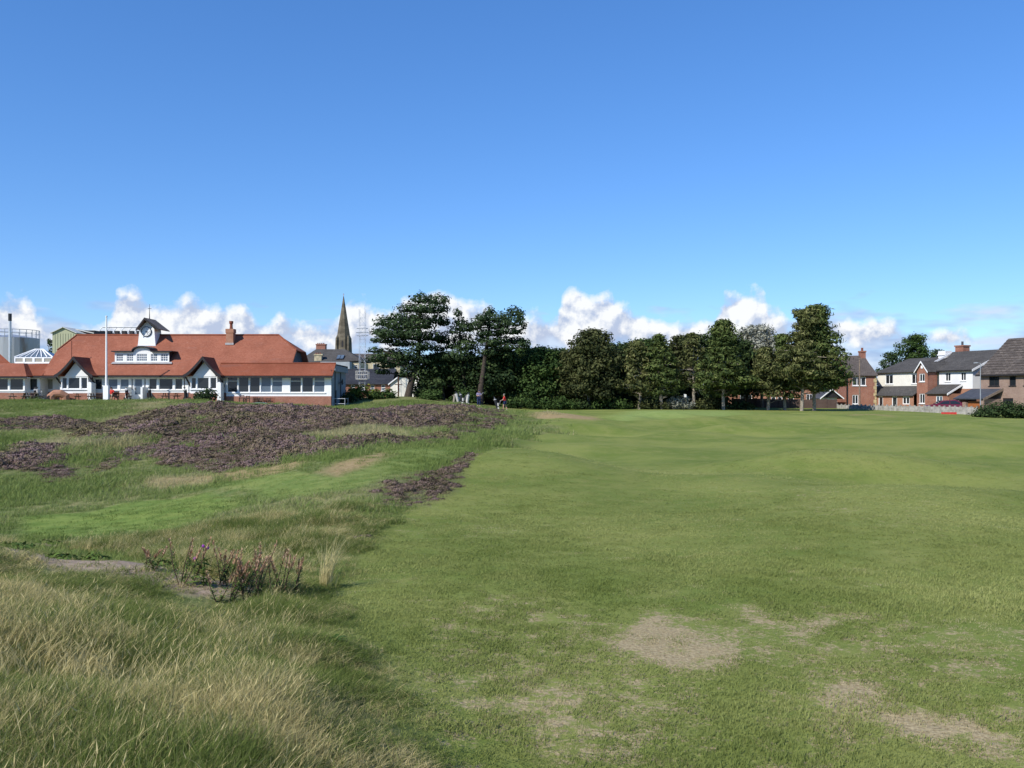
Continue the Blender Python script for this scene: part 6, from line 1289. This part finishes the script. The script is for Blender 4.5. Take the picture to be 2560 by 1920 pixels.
# ================================================================ grass, heather and weeds
def blade_mesh(name, rng, n, R0, h, w, bend, wind, segs, mat, tone_mu, tone_sd, fan=.35, head=0.0):
    """a tuft of curved tapering blades; tone 0 green .. 1 straw"""
    a = rng.uniform(0, 2 * np.pi, n); r_ = R0 * np.sqrt(rng.uniform(0, 1, n)); bx, by = r_ * np.cos(a), r_ * np.sin(a)
    H = rng.uniform(*h, n); W = rng.uniform(*w, n); d = rng.uniform(0, 2 * np.pi, n); B = rng.uniform(*bend, n)
    dx = np.cos(d) * fan + wind[0]; dy = np.sin(d) * fan + wind[1]; L = np.hypot(dx, dy) + 1e-6; dx /= L; dy /= L
    px_, py_ = -dy, dx; t_ = np.clip(rng.normal(tone_mu, tone_sd, n), 0, 1)
    tw = rng.uniform(0, np.pi, n); px_, py_ = np.cos(tw), np.sin(tw)
    V, Q, T, A = [], [], [], []; k = 0
    lv = np.linspace(0, 1, segs + 1)
    rows = []
    for s_ in lv:
        ht = H * (s_ - .28 * B * s_ ** 2.2); off = H * B * s_ ** 1.9 * .8; ww = W * (1 - s_ ** 1.6) * .5 + .0003
        cxx, cyy = bx + dx * off, by + dy * off
        rows.append((np.stack([cxx - px_ * ww, cyy - py_ * ww, ht], 1), np.stack([cxx + px_ * ww, cyy + py_ * ww, ht], 1)))
    V = np.concatenate([np.stack([l, r], 1).reshape(-1, 3) for l, r in rows])        # level-major: level*2n + 2i (+1)
    Q = np.concatenate([np.stack([lvl * 2 * n + 2 * np.arange(n), lvl * 2 * n + 2 * np.arange(n) + 1, (lvl + 1) * 2 * n + 2 * np.arange(n) + 1, (lvl + 1) * 2 * n + 2 * np.arange(n)], 1) for lvl in range(segs)])
    T = np.tile(np.repeat(t_, 2), segs + 1)
    up = np.repeat(lv, 2 * n)
    if head > 0:                                              # seed heads: a slim diamond at the tip of some stems
        sel = np.where(rng.uniform(0, 1, n) < head)[0]; o0 = len(V)
        tipx = bx + dx * H * B * .8; tipy = by + dy * H * B * .8; tipz = H * (1 - .28 * B); m_ = len(sel)
        hl, hw_ = .035, .0026
        ax = np.stack([dx[sel] * .5, dy[sel] * .5, np.ones(m_) * .8], 1); pp = np.stack([px_[sel], py_[sel], np.zeros(m_)], 1); tip = np.stack([tipx[sel], tipy[sel], tipz[sel]], 1)
        V = np.concatenate([V, np.stack([tip - ax * hl * .4, tip + pp * hw_, tip + ax * hl, tip - pp * hw_], 1).reshape(-1, 3)])
        Q = np.concatenate([Q, o0 + np.arange(m_ * 4).reshape(m_, 4)]); T = np.concatenate([T, np.ones(m_ * 4) * .95]); up = np.concatenate([up, np.ones(m_ * 4)])
    return np_mesh(name, V, Q, mat=mat, attrs={'tone': T}, link=False)
def grass_mat(name, g0, g1, s0, s1, tr=.35):
    """blade colour from green to straw by blade tone and the spot's own dryness"""
    t = NT(name); a = t.attr('tone'); i = t.attr('dryness', True); sh = t.attr('shade', True)
    k = t.math('ADD', t.math('MULTIPLY', a, .85), t.math('MULTIPLY_ADD', i, .9, -.38), clamp=True)
    gr = t.mix(sh, g0, g1); st = t.mix(sh, s0, s1); col = t.mix(t.step(k, .18, .72), gr, st)
    t.fin(col, .7, .15); tb = t.n('ShaderNodeBsdfTranslucent'); t.l(col, tb.inputs[0]); mx = t.n('ShaderNodeMixShader'); mx.inputs[0].default_value = tr
    t.l(t.b.outputs[0], mx.inputs[1]); t.l(tb.outputs[0], mx.inputs[2]); t.l(mx.outputs[0], t.out.inputs[0])
grass_mat('rough_blades', (.10, .145, .030), (.20, .245, .058), (.45, .375, .16), (.66, .565, .28))
grass_mat('turf_blades', (.17, .212, .050), (.350, .365, .125), (.40, .335, .18), (.56, .475, .29))
grass_mat('mid_blades', (.145, .205, .045), (.23, .285, .085), (.36, .32, .15), (.50, .44, .24))
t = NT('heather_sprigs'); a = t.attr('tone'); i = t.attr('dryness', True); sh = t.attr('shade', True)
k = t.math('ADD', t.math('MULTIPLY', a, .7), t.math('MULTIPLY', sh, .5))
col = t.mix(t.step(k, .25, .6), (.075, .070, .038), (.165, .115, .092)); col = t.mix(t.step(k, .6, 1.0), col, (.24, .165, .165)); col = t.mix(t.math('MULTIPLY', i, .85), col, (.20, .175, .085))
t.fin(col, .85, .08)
t = NT('willow_seed'); a = t.attr('tone'); t.fin(t.mix(a, (.34, .16, .085), (.54, .38, .25)), .8, .1)
t = NT('weed_leaf'); a = t.attr('tone'); t.fin(t.mix(a, (.060, .105, .022), (.13, .19, .045)), .75, .08)
t = NT('thistle_flower'); t.fin((.30, .07, .34), .8, .1)
def scatter(name, label, pts, rot, scl, idx, dry, shade, protos):
    """one object whose points carry instances of the tuft meshes"""
    col_ = bpy.data.collections.new(name + '_tufts')
    for p in protos: col_.objects.link(p)
    o = np_mesh(name, pts, attrs={'rot': rot, 'scl': scl, 'pick': idx, 'dryness': dry, 'shade': shade})
    ng = bpy.data.node_groups.new(name, 'GeometryNodeTree'); ng.interface.new_socket('Geometry', in_out='INPUT', socket_type='NodeSocketGeometry'); ng.interface.new_socket('Geometry', in_out='OUTPUT', socket_type='NodeSocketGeometry')
    N = ng.nodes.new; gi, go = N('NodeGroupInput'), N('NodeGroupOutput'); ci = N('GeometryNodeCollectionInfo'); ci.inputs[0].default_value = col_; ci.inputs[1].default_value = True; ci.inputs[2].default_value = True
    ip = N('GeometryNodeInstanceOnPoints'); ip.inputs['Pick Instance'].default_value = True
    def at(nm, ty):
        n = N('GeometryNodeInputNamedAttribute'); n.data_type = ty; n.inputs[0].default_value = nm; return n.outputs[0]
    L = ng.links.new; mp = N('GeometryNodeMeshToPoints'); L(gi.outputs[0], mp.inputs[0]); L(mp.outputs[0], ip.inputs['Points']); L(ci.outputs[0], ip.inputs['Instance'])
    f2i = N('FunctionNodeFloatToInt'); L(at('pick', 'FLOAT'), f2i.inputs[0]); L(f2i.outputs[0], ip.inputs['Instance Index'])
    e2r = N('FunctionNodeEulerToRotation'); L(at('rot', 'FLOAT_VECTOR'), e2r.inputs[0]); L(e2r.outputs[0], ip.inputs['Rotation']); L(at('scl', 'FLOAT_VECTOR'), ip.inputs['Scale']); L(ip.outputs[0], go.inputs[0])
    m = o.modifiers.new('scatter', 'NODES'); m.node_group = ng
    o.data.materials.append(protos[0].data.materials[0])
    return tag(o, label, 'heather' if 'heather' in name else 'grass', None, 'stuff')
RG_ = np.random.default_rng(77)
def polar_pts(n, r0, r1, a0, a1, p=1.0):
    """random ground points in a sector; p < 1 thins with distance"""
    r_ = (r0 ** (2 * p) + RG_.uniform(0, 1, n) * (r1 ** (2 * p) - r0 ** (2 * p))) ** (1 / (2 * p)); a = RG_.uniform(R(a0), R(a1), n)
    return r_ * np.sin(a), r_ * np.cos(a)
def slope_rot(n, tilt=.12): return np.stack([RG_.normal(0, tilt, n), RG_.normal(0, tilt, n), RG_.normal(0, .9, n)], 1)
WIND = (.55, .10)
# --- long rough in front, left
P_long = [blade_mesh('rough_tuft', np.random.default_rng(i), 52, .10, (.05, .19), (.0022, .0046), (.15, 1.1), WIND, 4, 'rough_blades', mu, .28, 1.0) for i, mu in enumerate((.15, .25, .35, .5, .62, .75))]
P_seed = [blade_mesh('seeding_tuft', np.random.default_rng(40 + i), 11, .09, (.10, .29), (.0024, .0044), (.2, .9), WIND, 5, 'rough_blades', .85, .12, .8, .3) for i in range(3)]
X, Y = polar_pts(60000, 2.2, 16, -44, 6, .62); rm_ = rough_mask(X, Y); sd_ = zone('sand', X, Y)
keep = (RG_.uniform(0, 1, len(X)) < rm_ ** 1.4) & (RG_.uniform(0, 1, len(X)) > np.maximum(sd_ * .97, zone('sand', X, Y + .35) * .8)); X, Y = X[keep], Y[keep]; n = len(X); r_ = np.hypot(X, Y)
cl = fbm(X / 1.1, Y / 1.1, 61, 3); dry = np.clip(.38 + .42 * cl + .35 * vnoise(X * 3.5, Y * 3.5, 66) + RG_.normal(0, .2, n), 0, 1); ln = np.clip(.85 + .55 * vnoise(X / .7, Y / .7, 63) + .25 * vnoise(X / 2.2, Y / 2.2, 68), .35, 1.6)
edge = np.clip((Xedge(Y) - X) / .9, .3, 1) * (1 - .68 * np.maximum(np.maximum(zone('sand', X, Y + .5), zone('sand', X, Y + .9)), zone('sand', X, Y + 1.5) * .6)); s_ = ln * np.clip(1 + (r_ - 6) * .03, .9, 1.3) * np.clip((r_ - 1.2) / 2.2, .35, 1)
scl = np.stack([s_ * 1.0, s_ * 1.0, s_ * edge], 1)
scatter('rough_grass', 'long wind-blown rough grass, half green and half straw', np.stack([X, Y, ground_h(X, Y) - .01], 1), slope_rot(n), scl, np.clip(dry * 4 + RG_.normal(0, 1.2, n), 0, 5.99).astype(int), dry, RG_.uniform(0, 1, n), P_long)
sel = RG_.uniform(0, 1, n) < .20 * np.clip(dry * 1.8, .25, 1.5); Xs, Ys = X[sel], Y[sel]; n2 = len(Xs)
ss = np.clip(RG_.normal(.9, .2, n2), .5, 1.4) * edge[sel] * np.clip((np.hypot(Xs, Ys) - 1.2) / 2.2, .35, 1)
scatter('seeding_grass', 'pale straw seed stems leaning over the rough grass', np.stack([Xs, Ys, ground_h(Xs, Ys) - .01], 1), slope_rot(n2, .2), np.stack([ss] * 3, 1), RG_.integers(0, 3, n2).astype(float), RG_.uniform(.5, 1, n2), RG_.uniform(0, 1, n2), P_seed)
# --- mown fairway turf
P_turf = [blade_mesh('turf_tuft', np.random.default_rng(80 + i), 34, .085, (.012, .034), (.0030, .0055), (.3, 1.2), (.3, 0), 2, 'turf_blades', mu, .22, 1.0) for i, mu in enumerate((.1, .18, .3, .6))]
X, Y = polar_pts(60000, 3.4, 30, -22, 40, .5); rm_ = rough_mask(X, Y); keep = (RG_.uniform(0, 1, len(X)) > rm_ * .6) & (RG_.uniform(0, 1, len(X)) < np.clip((30 - np.hypot(X, Y)) / 16, 0, 1)); X, Y = X[keep], Y[keep]; n = len(X); r_ = np.hypot(X, Y)
dz_ = zone('dry', X, Y); sp_ = fbm(X / .33, Y / .33, 71, 4) * .5 + .25 * vnoise(X / .11, Y / .11, 73) + .35 * vnoise(X / 1.4, Y / 1.4, 75)
fk = np.clip(vnoise(X / .28 + 5, Y / .16, 171) * vnoise(X / 1.7, Y / 1.9, 172) * 2.2 - .25, 0, 1)
dry = np.clip(.12 + .30 * sp_ + .75 * fk + RG_.normal(0, .09, n) + np.where(dz_ > 0, np.clip((dz_ * 1.1 - .42 + sp_ * 1.1) * 1.6, 0, 1), 0), 0, 1)
s_ = np.clip(RG_.normal(1, .22, n), .5, 1.7) * np.clip(1 + (r_ - 5) * .055, .9, 2.4) * (1 - .45 * np.clip(dry * 1.4 - .2, 0, 1)); keep = RG_.uniform(0, 1, n) > np.clip(dry * 1.2 - .3, 0, .58)
X, Y, dry, s_ = X[keep], Y[keep], dry[keep], s_[keep]; n = len(X)
lush = np.clip(.9 + .4 * vnoise(X / .9, Y / .9, 77), .6, 1.4)
scatter('fairway_grass', 'short mown fairway turf with dry straw patches', np.stack([X, Y, ground_h(X, Y) - .004], 1), slope_rot(n, .08), np.stack([s_, s_, s_ * lush * np.clip(1.0 - (np.hypot(X, Y) - 6) * .055, .26, 1)], 1), np.clip(dry * 3.2 + RG_.uniform(-.5, 1.3, n), 0, 3.99).astype(int), dry, np.clip(.5 + .75 * fbm(X / 2.3, Y / 2.8, 79, 4) + .2 * vnoise(X / .5, Y / .5, 78), 0, 1), P_turf)
# --- tufty grass over the hollow, banks and dunes
P_mid = [blade_mesh('dune_tuft', np.random.default_rng(120 + i), 40, .17, (.05, .16), (.005, .011), (.2, 1.0), WIND, 3, 'mid_blades', mu, .22, .8) for i, mu in enumerate((.1, .25, .45, .65))]
X, Y = polar_pts(60000, 10, 98, -44, 4, .55); rm_ = rough_mask(X, Y); he = zone('heather', X, Y); tn_ = zone('tan', X, Y); st = zone('straw', X, Y); lu = zone('lush', X, Y)
keep = (RG_.uniform(0, 1, len(X)) < rm_) & (RG_.uniform(0, 1, len(X)) > he * .72) & (RG_.uniform(0, 1, len(X)) > tn_ * .6) & ~((Y > 86) & (X < -18.5)); X, Y, st, lu, tn_ = X[keep], Y[keep], st[keep], lu[keep], tn_[keep]; n = len(X); r_ = np.hypot(X, Y)
dry = np.clip(.30 + .45 * fbm(X / 3.5, Y / 5, 81, 3) + .5 * st - .45 * lu + .4 * tn_, 0, 1)
s_ = np.clip(RG_.normal(1, .25, n), .5, 1.8) * np.clip(r_ / 22, .75, 2.2) * (1 - .25 * np.maximum(lu, tn_)) * np.clip(1 + .6 * vnoise(X / 2, Y / 3, 83), .5, 1.6)
hz_ = np.where(r_ > 45, .55, .85) * (1 - .35 * lu)
scatter('dune_grass', 'tufty dune grass covering the hollow and banks', np.stack([X, Y, ground_h(X, Y) - .02], 1), slope_rot(n), np.stack([s_, s_, s_ * hz_], 1), np.clip(dry * 3.4 + RG_.normal(0, .6, n), 0, 3.99).astype(int), dry, np.clip(.5 + .6 * fbm(X / 4, Y / 6, 85, 3), 0, 1), P_mid)
# --- heather
def heather_mesh(seed):
    rng = np.random.default_rng(seed); n = 820; d = rng.normal(0, 1, (n, 3)); d[:, 2] = np.abs(d[:, 2]); d /= np.linalg.norm(d, axis=1)[:, None]
    lump = 1 + .28 * np.sin(d[:, 0] * 6 + seed) * np.cos(d[:, 1] * 5 + 2 * seed); C = d * np.array([.42, .42, .22]) * (lump * rng.uniform(.78, 1.05, n))[:, None]
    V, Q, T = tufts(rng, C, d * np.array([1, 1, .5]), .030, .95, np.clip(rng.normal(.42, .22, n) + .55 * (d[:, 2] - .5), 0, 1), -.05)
    return np_mesh('heather_cushion', V, Q, mat='heather_sprigs', attrs={'tone': T}, link=False)
P_he = [heather_mesh(i) for i in range(5)]
X, Y = polar_pts(52000, 11, 84, -44, 4, .62); he = zone('heather', X, Y); patch = .5 + .5 * fbm(X / 2.2, Y / 3.5, 91, 3)
keep = RG_.uniform(0, 1, len(X)) < np.clip(he * 1.25 - .12, 0, 1) * np.clip(.05 + 1.5 * patch, .1, 1); X, Y, he, patch = X[keep], Y[keep], he[keep], patch[keep]; n = len(X); r_ = np.hypot(X, Y)
s_ = np.clip(RG_.normal(.72, .24, n), .3, 1.4) * np.clip(r_ / 42, .40, 1.1); hgt = np.clip(.9 + .6 * vnoise(X / 1.7, Y / 2.6, 93), .4, 1.7) * (.5 + .5 * he)
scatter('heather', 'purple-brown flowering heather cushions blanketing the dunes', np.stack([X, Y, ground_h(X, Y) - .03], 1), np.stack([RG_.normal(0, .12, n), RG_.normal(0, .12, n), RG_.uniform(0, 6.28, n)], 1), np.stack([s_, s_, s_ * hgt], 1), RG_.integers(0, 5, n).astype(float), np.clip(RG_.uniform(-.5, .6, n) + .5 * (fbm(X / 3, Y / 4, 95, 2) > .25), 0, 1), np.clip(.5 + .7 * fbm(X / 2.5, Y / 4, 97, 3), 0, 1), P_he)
# --- single plants on the sandy ridge
def leaf_blob(rng, n, lo, hi, size, elong):
    C = rng.uniform(lo, hi, (n, 3)); return tufts(rng, C, np.tile([0, 0, 1.], (n, 1)), size, elong, rng.uniform(0, 1, n), .5)
def willowherb(label, px, py, h, seed, red=True):
    x_, y_ = hit(px, py); rng = np.random.default_rng(seed); rnd = random.Random(seed); y_ += rnd.uniform(-.3, .35); x_ += rnd.uniform(-.1, .1); h *= rnd.uniform(.6, .95)
    o = thing('willowherb', label, 'plant', (x_, y_, gz(x_, y_)), 0, 'willowherb stems on the sandy ridge'); sm = MB(); SV, SQ, ST = [], [], []; LV, LQ, LT = [], [], []; kv = kl = 0
    for j in range(rnd.randint(3, 6)):
        a = rnd.uniform(0, 6.28); b0 = (math.cos(a) * .06, math.sin(a) * .06, -.03); tip = Vector((b0[0] + rnd.uniform(-.14, .2), b0[1] + rnd.uniform(-.14, .14), h * rnd.uniform(.7, 1.05)))
        sm.tube([b0, tuple(Vector(b0).lerp(tip, .5) + Vector((rnd.uniform(-.02, .02), 0, 0))), tuple(tip)], [.005, .004, .002], 5, False)
        for k in range(40):
            f_ = rnd.uniform(.12, .72); c = Vector(b0).lerp(tip, f_); q = rnd.uniform(0, 6.28); L = .055 * (1.2 - f_); d = Vector((math.cos(q), math.sin(q), .35)); w_ = Vector((-math.sin(q), math.cos(q), 0)) * .008
            LV += [tuple(c), tuple(c + d * L * .5 + w_), tuple(c + d * L), tuple(c + d * L * .5 - w_)]; LQ.append((kl, kl + 1, kl + 2, kl + 3)); kl += 4; LT += [rnd.random()] * 4
        for k in range(44):
            f_ = rnd.uniform(.62, 1.0); c = Vector(b0).lerp(tip, f_); q = rnd.uniform(0, 6.28); L = .06 * (1.25 - f_) + .012; d = Vector((math.cos(q) * .7, math.sin(q) * .7, .8)); w_ = Vector((-math.sin(q), math.cos(q), 0)) * .004
            SV += [tuple(c), tuple(c + d * L * .5 + w_), tuple(c + d * L), tuple(c + d * L * .5 - w_)]; SQ.append((kv, kv + 1, kv + 2, kv + 3)); kv += 4; ST += [rnd.random()] * 4
    sm.build('stems', 'wood_brown', o); np_mesh('leaves', LV, LQ, mat='weed_leaf', attrs={'tone': LT}, parent=o); np_mesh('seed_heads', SV, SQ, mat='willow_seed', attrs={'tone': ST}, parent=o)
for i, (px, py, h, lab) in enumerate(((375, 1432, .42, 'reddish willowherb at the dark bramble end of the sand'), (455, 1462, .62, 'tall feathery red willowherb left of the thistle'), (520, 1478, .55, 'pinkish willowherb just right of the thistle'), (560, 1490, .50, 'willowherb with fluffy pink seed behind the sand tail'), (615, 1492, .55, 'dense leafy willowherb near the sand tail end'),
                                     (660, 1496, .62, 'leafy dark stemmed willowherb halfway to the marram tuft'), (690, 1490, .66, 'tallest pale-topped willowherb left of the marram tuft'), (725, 1495, .48, 'low bushy willowherb beside the marram tuft'), (585, 1470, .45, 'small red willowherb behind the leafy ones'), (640, 1470, .5, 'slim reddish willowherb behind the leafy ones'))): willowherb(lab, px, py, h, 300 + i)
x_, y_ = hit(508, 1468); o = thing('thistle', 'single thistle with a bright purple flower head on the sandy ridge', 'plant', (x_, y_, gz(x_, y_))); sm = MB(); sm.tube([(0, 0, -.03), (.01, 0, .2), (.0, 0, .36)], .006, 6, False); sm.tube([(.005, 0, .15), (-.08, .02, .24)], .004, 5, False); sm.build('stem', 'weed_leaf', o)
for c_ in ((0, 0, .38), (.035, .02, .36), (-.085, .02, .26)): ball(c_, .015, 'thistle_flower', 'flower', o, 1, 1, 1.1, 10)
rng = np.random.default_rng(5); V, Q, T = leaf_blob(rng, 40, (-.08, -.08, .0), (.08, .08, .26), .03, 2.2); np_mesh('leaves', V, Q, mat='weed_leaf', attrs={'tone': T}, parent=o)
def weed(label, px, py, r_, h, seed):
    x_, y_ = hit(px, py); rng = np.random.default_rng(seed); o = thing('leafy_weed', label, 'plant', (x_, y_, gz(x_, y_)), 0, 'dark leafy weeds on the bare sand')
    n = 150; a = rng.uniform(0, 6.28, n); q = r_ * np.sqrt(rng.uniform(0, 1, n)); C = np.stack([q * np.cos(a) * 1.3, q * np.sin(a), rng.uniform(.0, 1, n) * h * (1.1 - q / r_)], 1); V, Q, T = tufts(rng, C, np.stack([np.cos(a), np.sin(a), np.ones(n)], 1), .022, 1.4, rng.uniform(0, .8, n), .4); V[:, 2] = np.maximum(V[:, 2], -.01)
    np_mesh('foliage', V, Q, mat='weed_leaf', attrs={'tone': T}, parent=o); sm = MB()
    for k in range(5): sm.tube([(0, 0, -.02), (float(C[k][0]), float(C[k][1]), float(C[k][2]))], .003, 4, False)
    sm.build('stems', 'weed_leaf', o)
for i, (px, py, r_, h, lab) in enumerate(((110, 1372, .10, .05, 'tiny dark weed clump at the top edge of the sand'), (140, 1372, .10, .06, 'paired dark weed clump at the sand crest'), (145, 1392, .16, .05, 'flat dark weed spread over the sand middle'), (237, 1398, .13, .10, 'roundest dark green weed standing on the sand'), (310, 1392, .18, .06, 'long dark weed clump along the sand crest'), (400, 1412, .16, .08, 'dark reddish weed where the willowherb starts'), (20, 1362, .2, .06, 'wide low weed patch at the sand start'))): weed(lab, px, py, r_, h, 400 + i)
x_, y_ = hit(815, 1470); o = thing('marram_tuft', 'single tall pale straw marram tuft at the fairway edge', 'grass tuft', (x_, y_, gz(x_, y_)))
mt_ = blade_mesh('blades', np.random.default_rng(9), 90, .07, (.36, .72), (.003, .006), (.15, .9), (.55, .1), 5, 'rough_blades', .85, .1, .6); COL.objects.link(mt_); mt_.parent = o; mt_['dryness'] = 1.0; mt_['shade'] = .9
x2, y2 = hit(835, 1500); bs = blade_mesh('base_blades', np.random.default_rng(10), 120, .14, (.06, .2), (.003, .006), (.3, 1), WIND, 3, 'rough_blades', .35, .2, .9); COL.objects.link(bs); bs.parent = o; bs['dryness'] = .4; bs['shade'] = .5
for i, (px, py, lab) in enumerate(((505, 1610, 'broad dark green dock leaves deep in the rough'), (830, 1630, 'bright green leaf clump at the rough edge'), (600, 1690, 'small broad-leaved weed right of the dock leaves'), (150, 1530, 'broad-leaved weed in rough below the bare sand'))):
    x_, y_ = hit(px, py); rng = np.random.default_rng(500 + i); o = thing('dock_weed', lab, 'plant', (x_, y_, gz(x_, y_)))
    for k in range(14):
        a = k * 2.4; L = rng.uniform(.06, .13); d = Vector((math.cos(a), math.sin(a), 0)); w_ = Vector((-math.sin(a), math.cos(a), 0)); q = MB(); zz = rng.uniform(.03, .07)
        rows = [(Vector((0, 0, -.01)), .006), (d * L * .4 + Vector((0, 0, zz)), .022), (d * L * .75 + Vector((0, 0, zz * 1.15)), .020), (d * L + Vector((0, 0, zz * .95)), .002)]
        for (p, wa), (p2, wb) in zip(rows, rows[1:]): q.poly([tuple(p - w_ * wa), tuple(p + w_ * wa), tuple(p2 + w_ * wb), tuple(p2 - w_ * wb)])
        lf = q.build('leaf', 'weed_leaf', o)
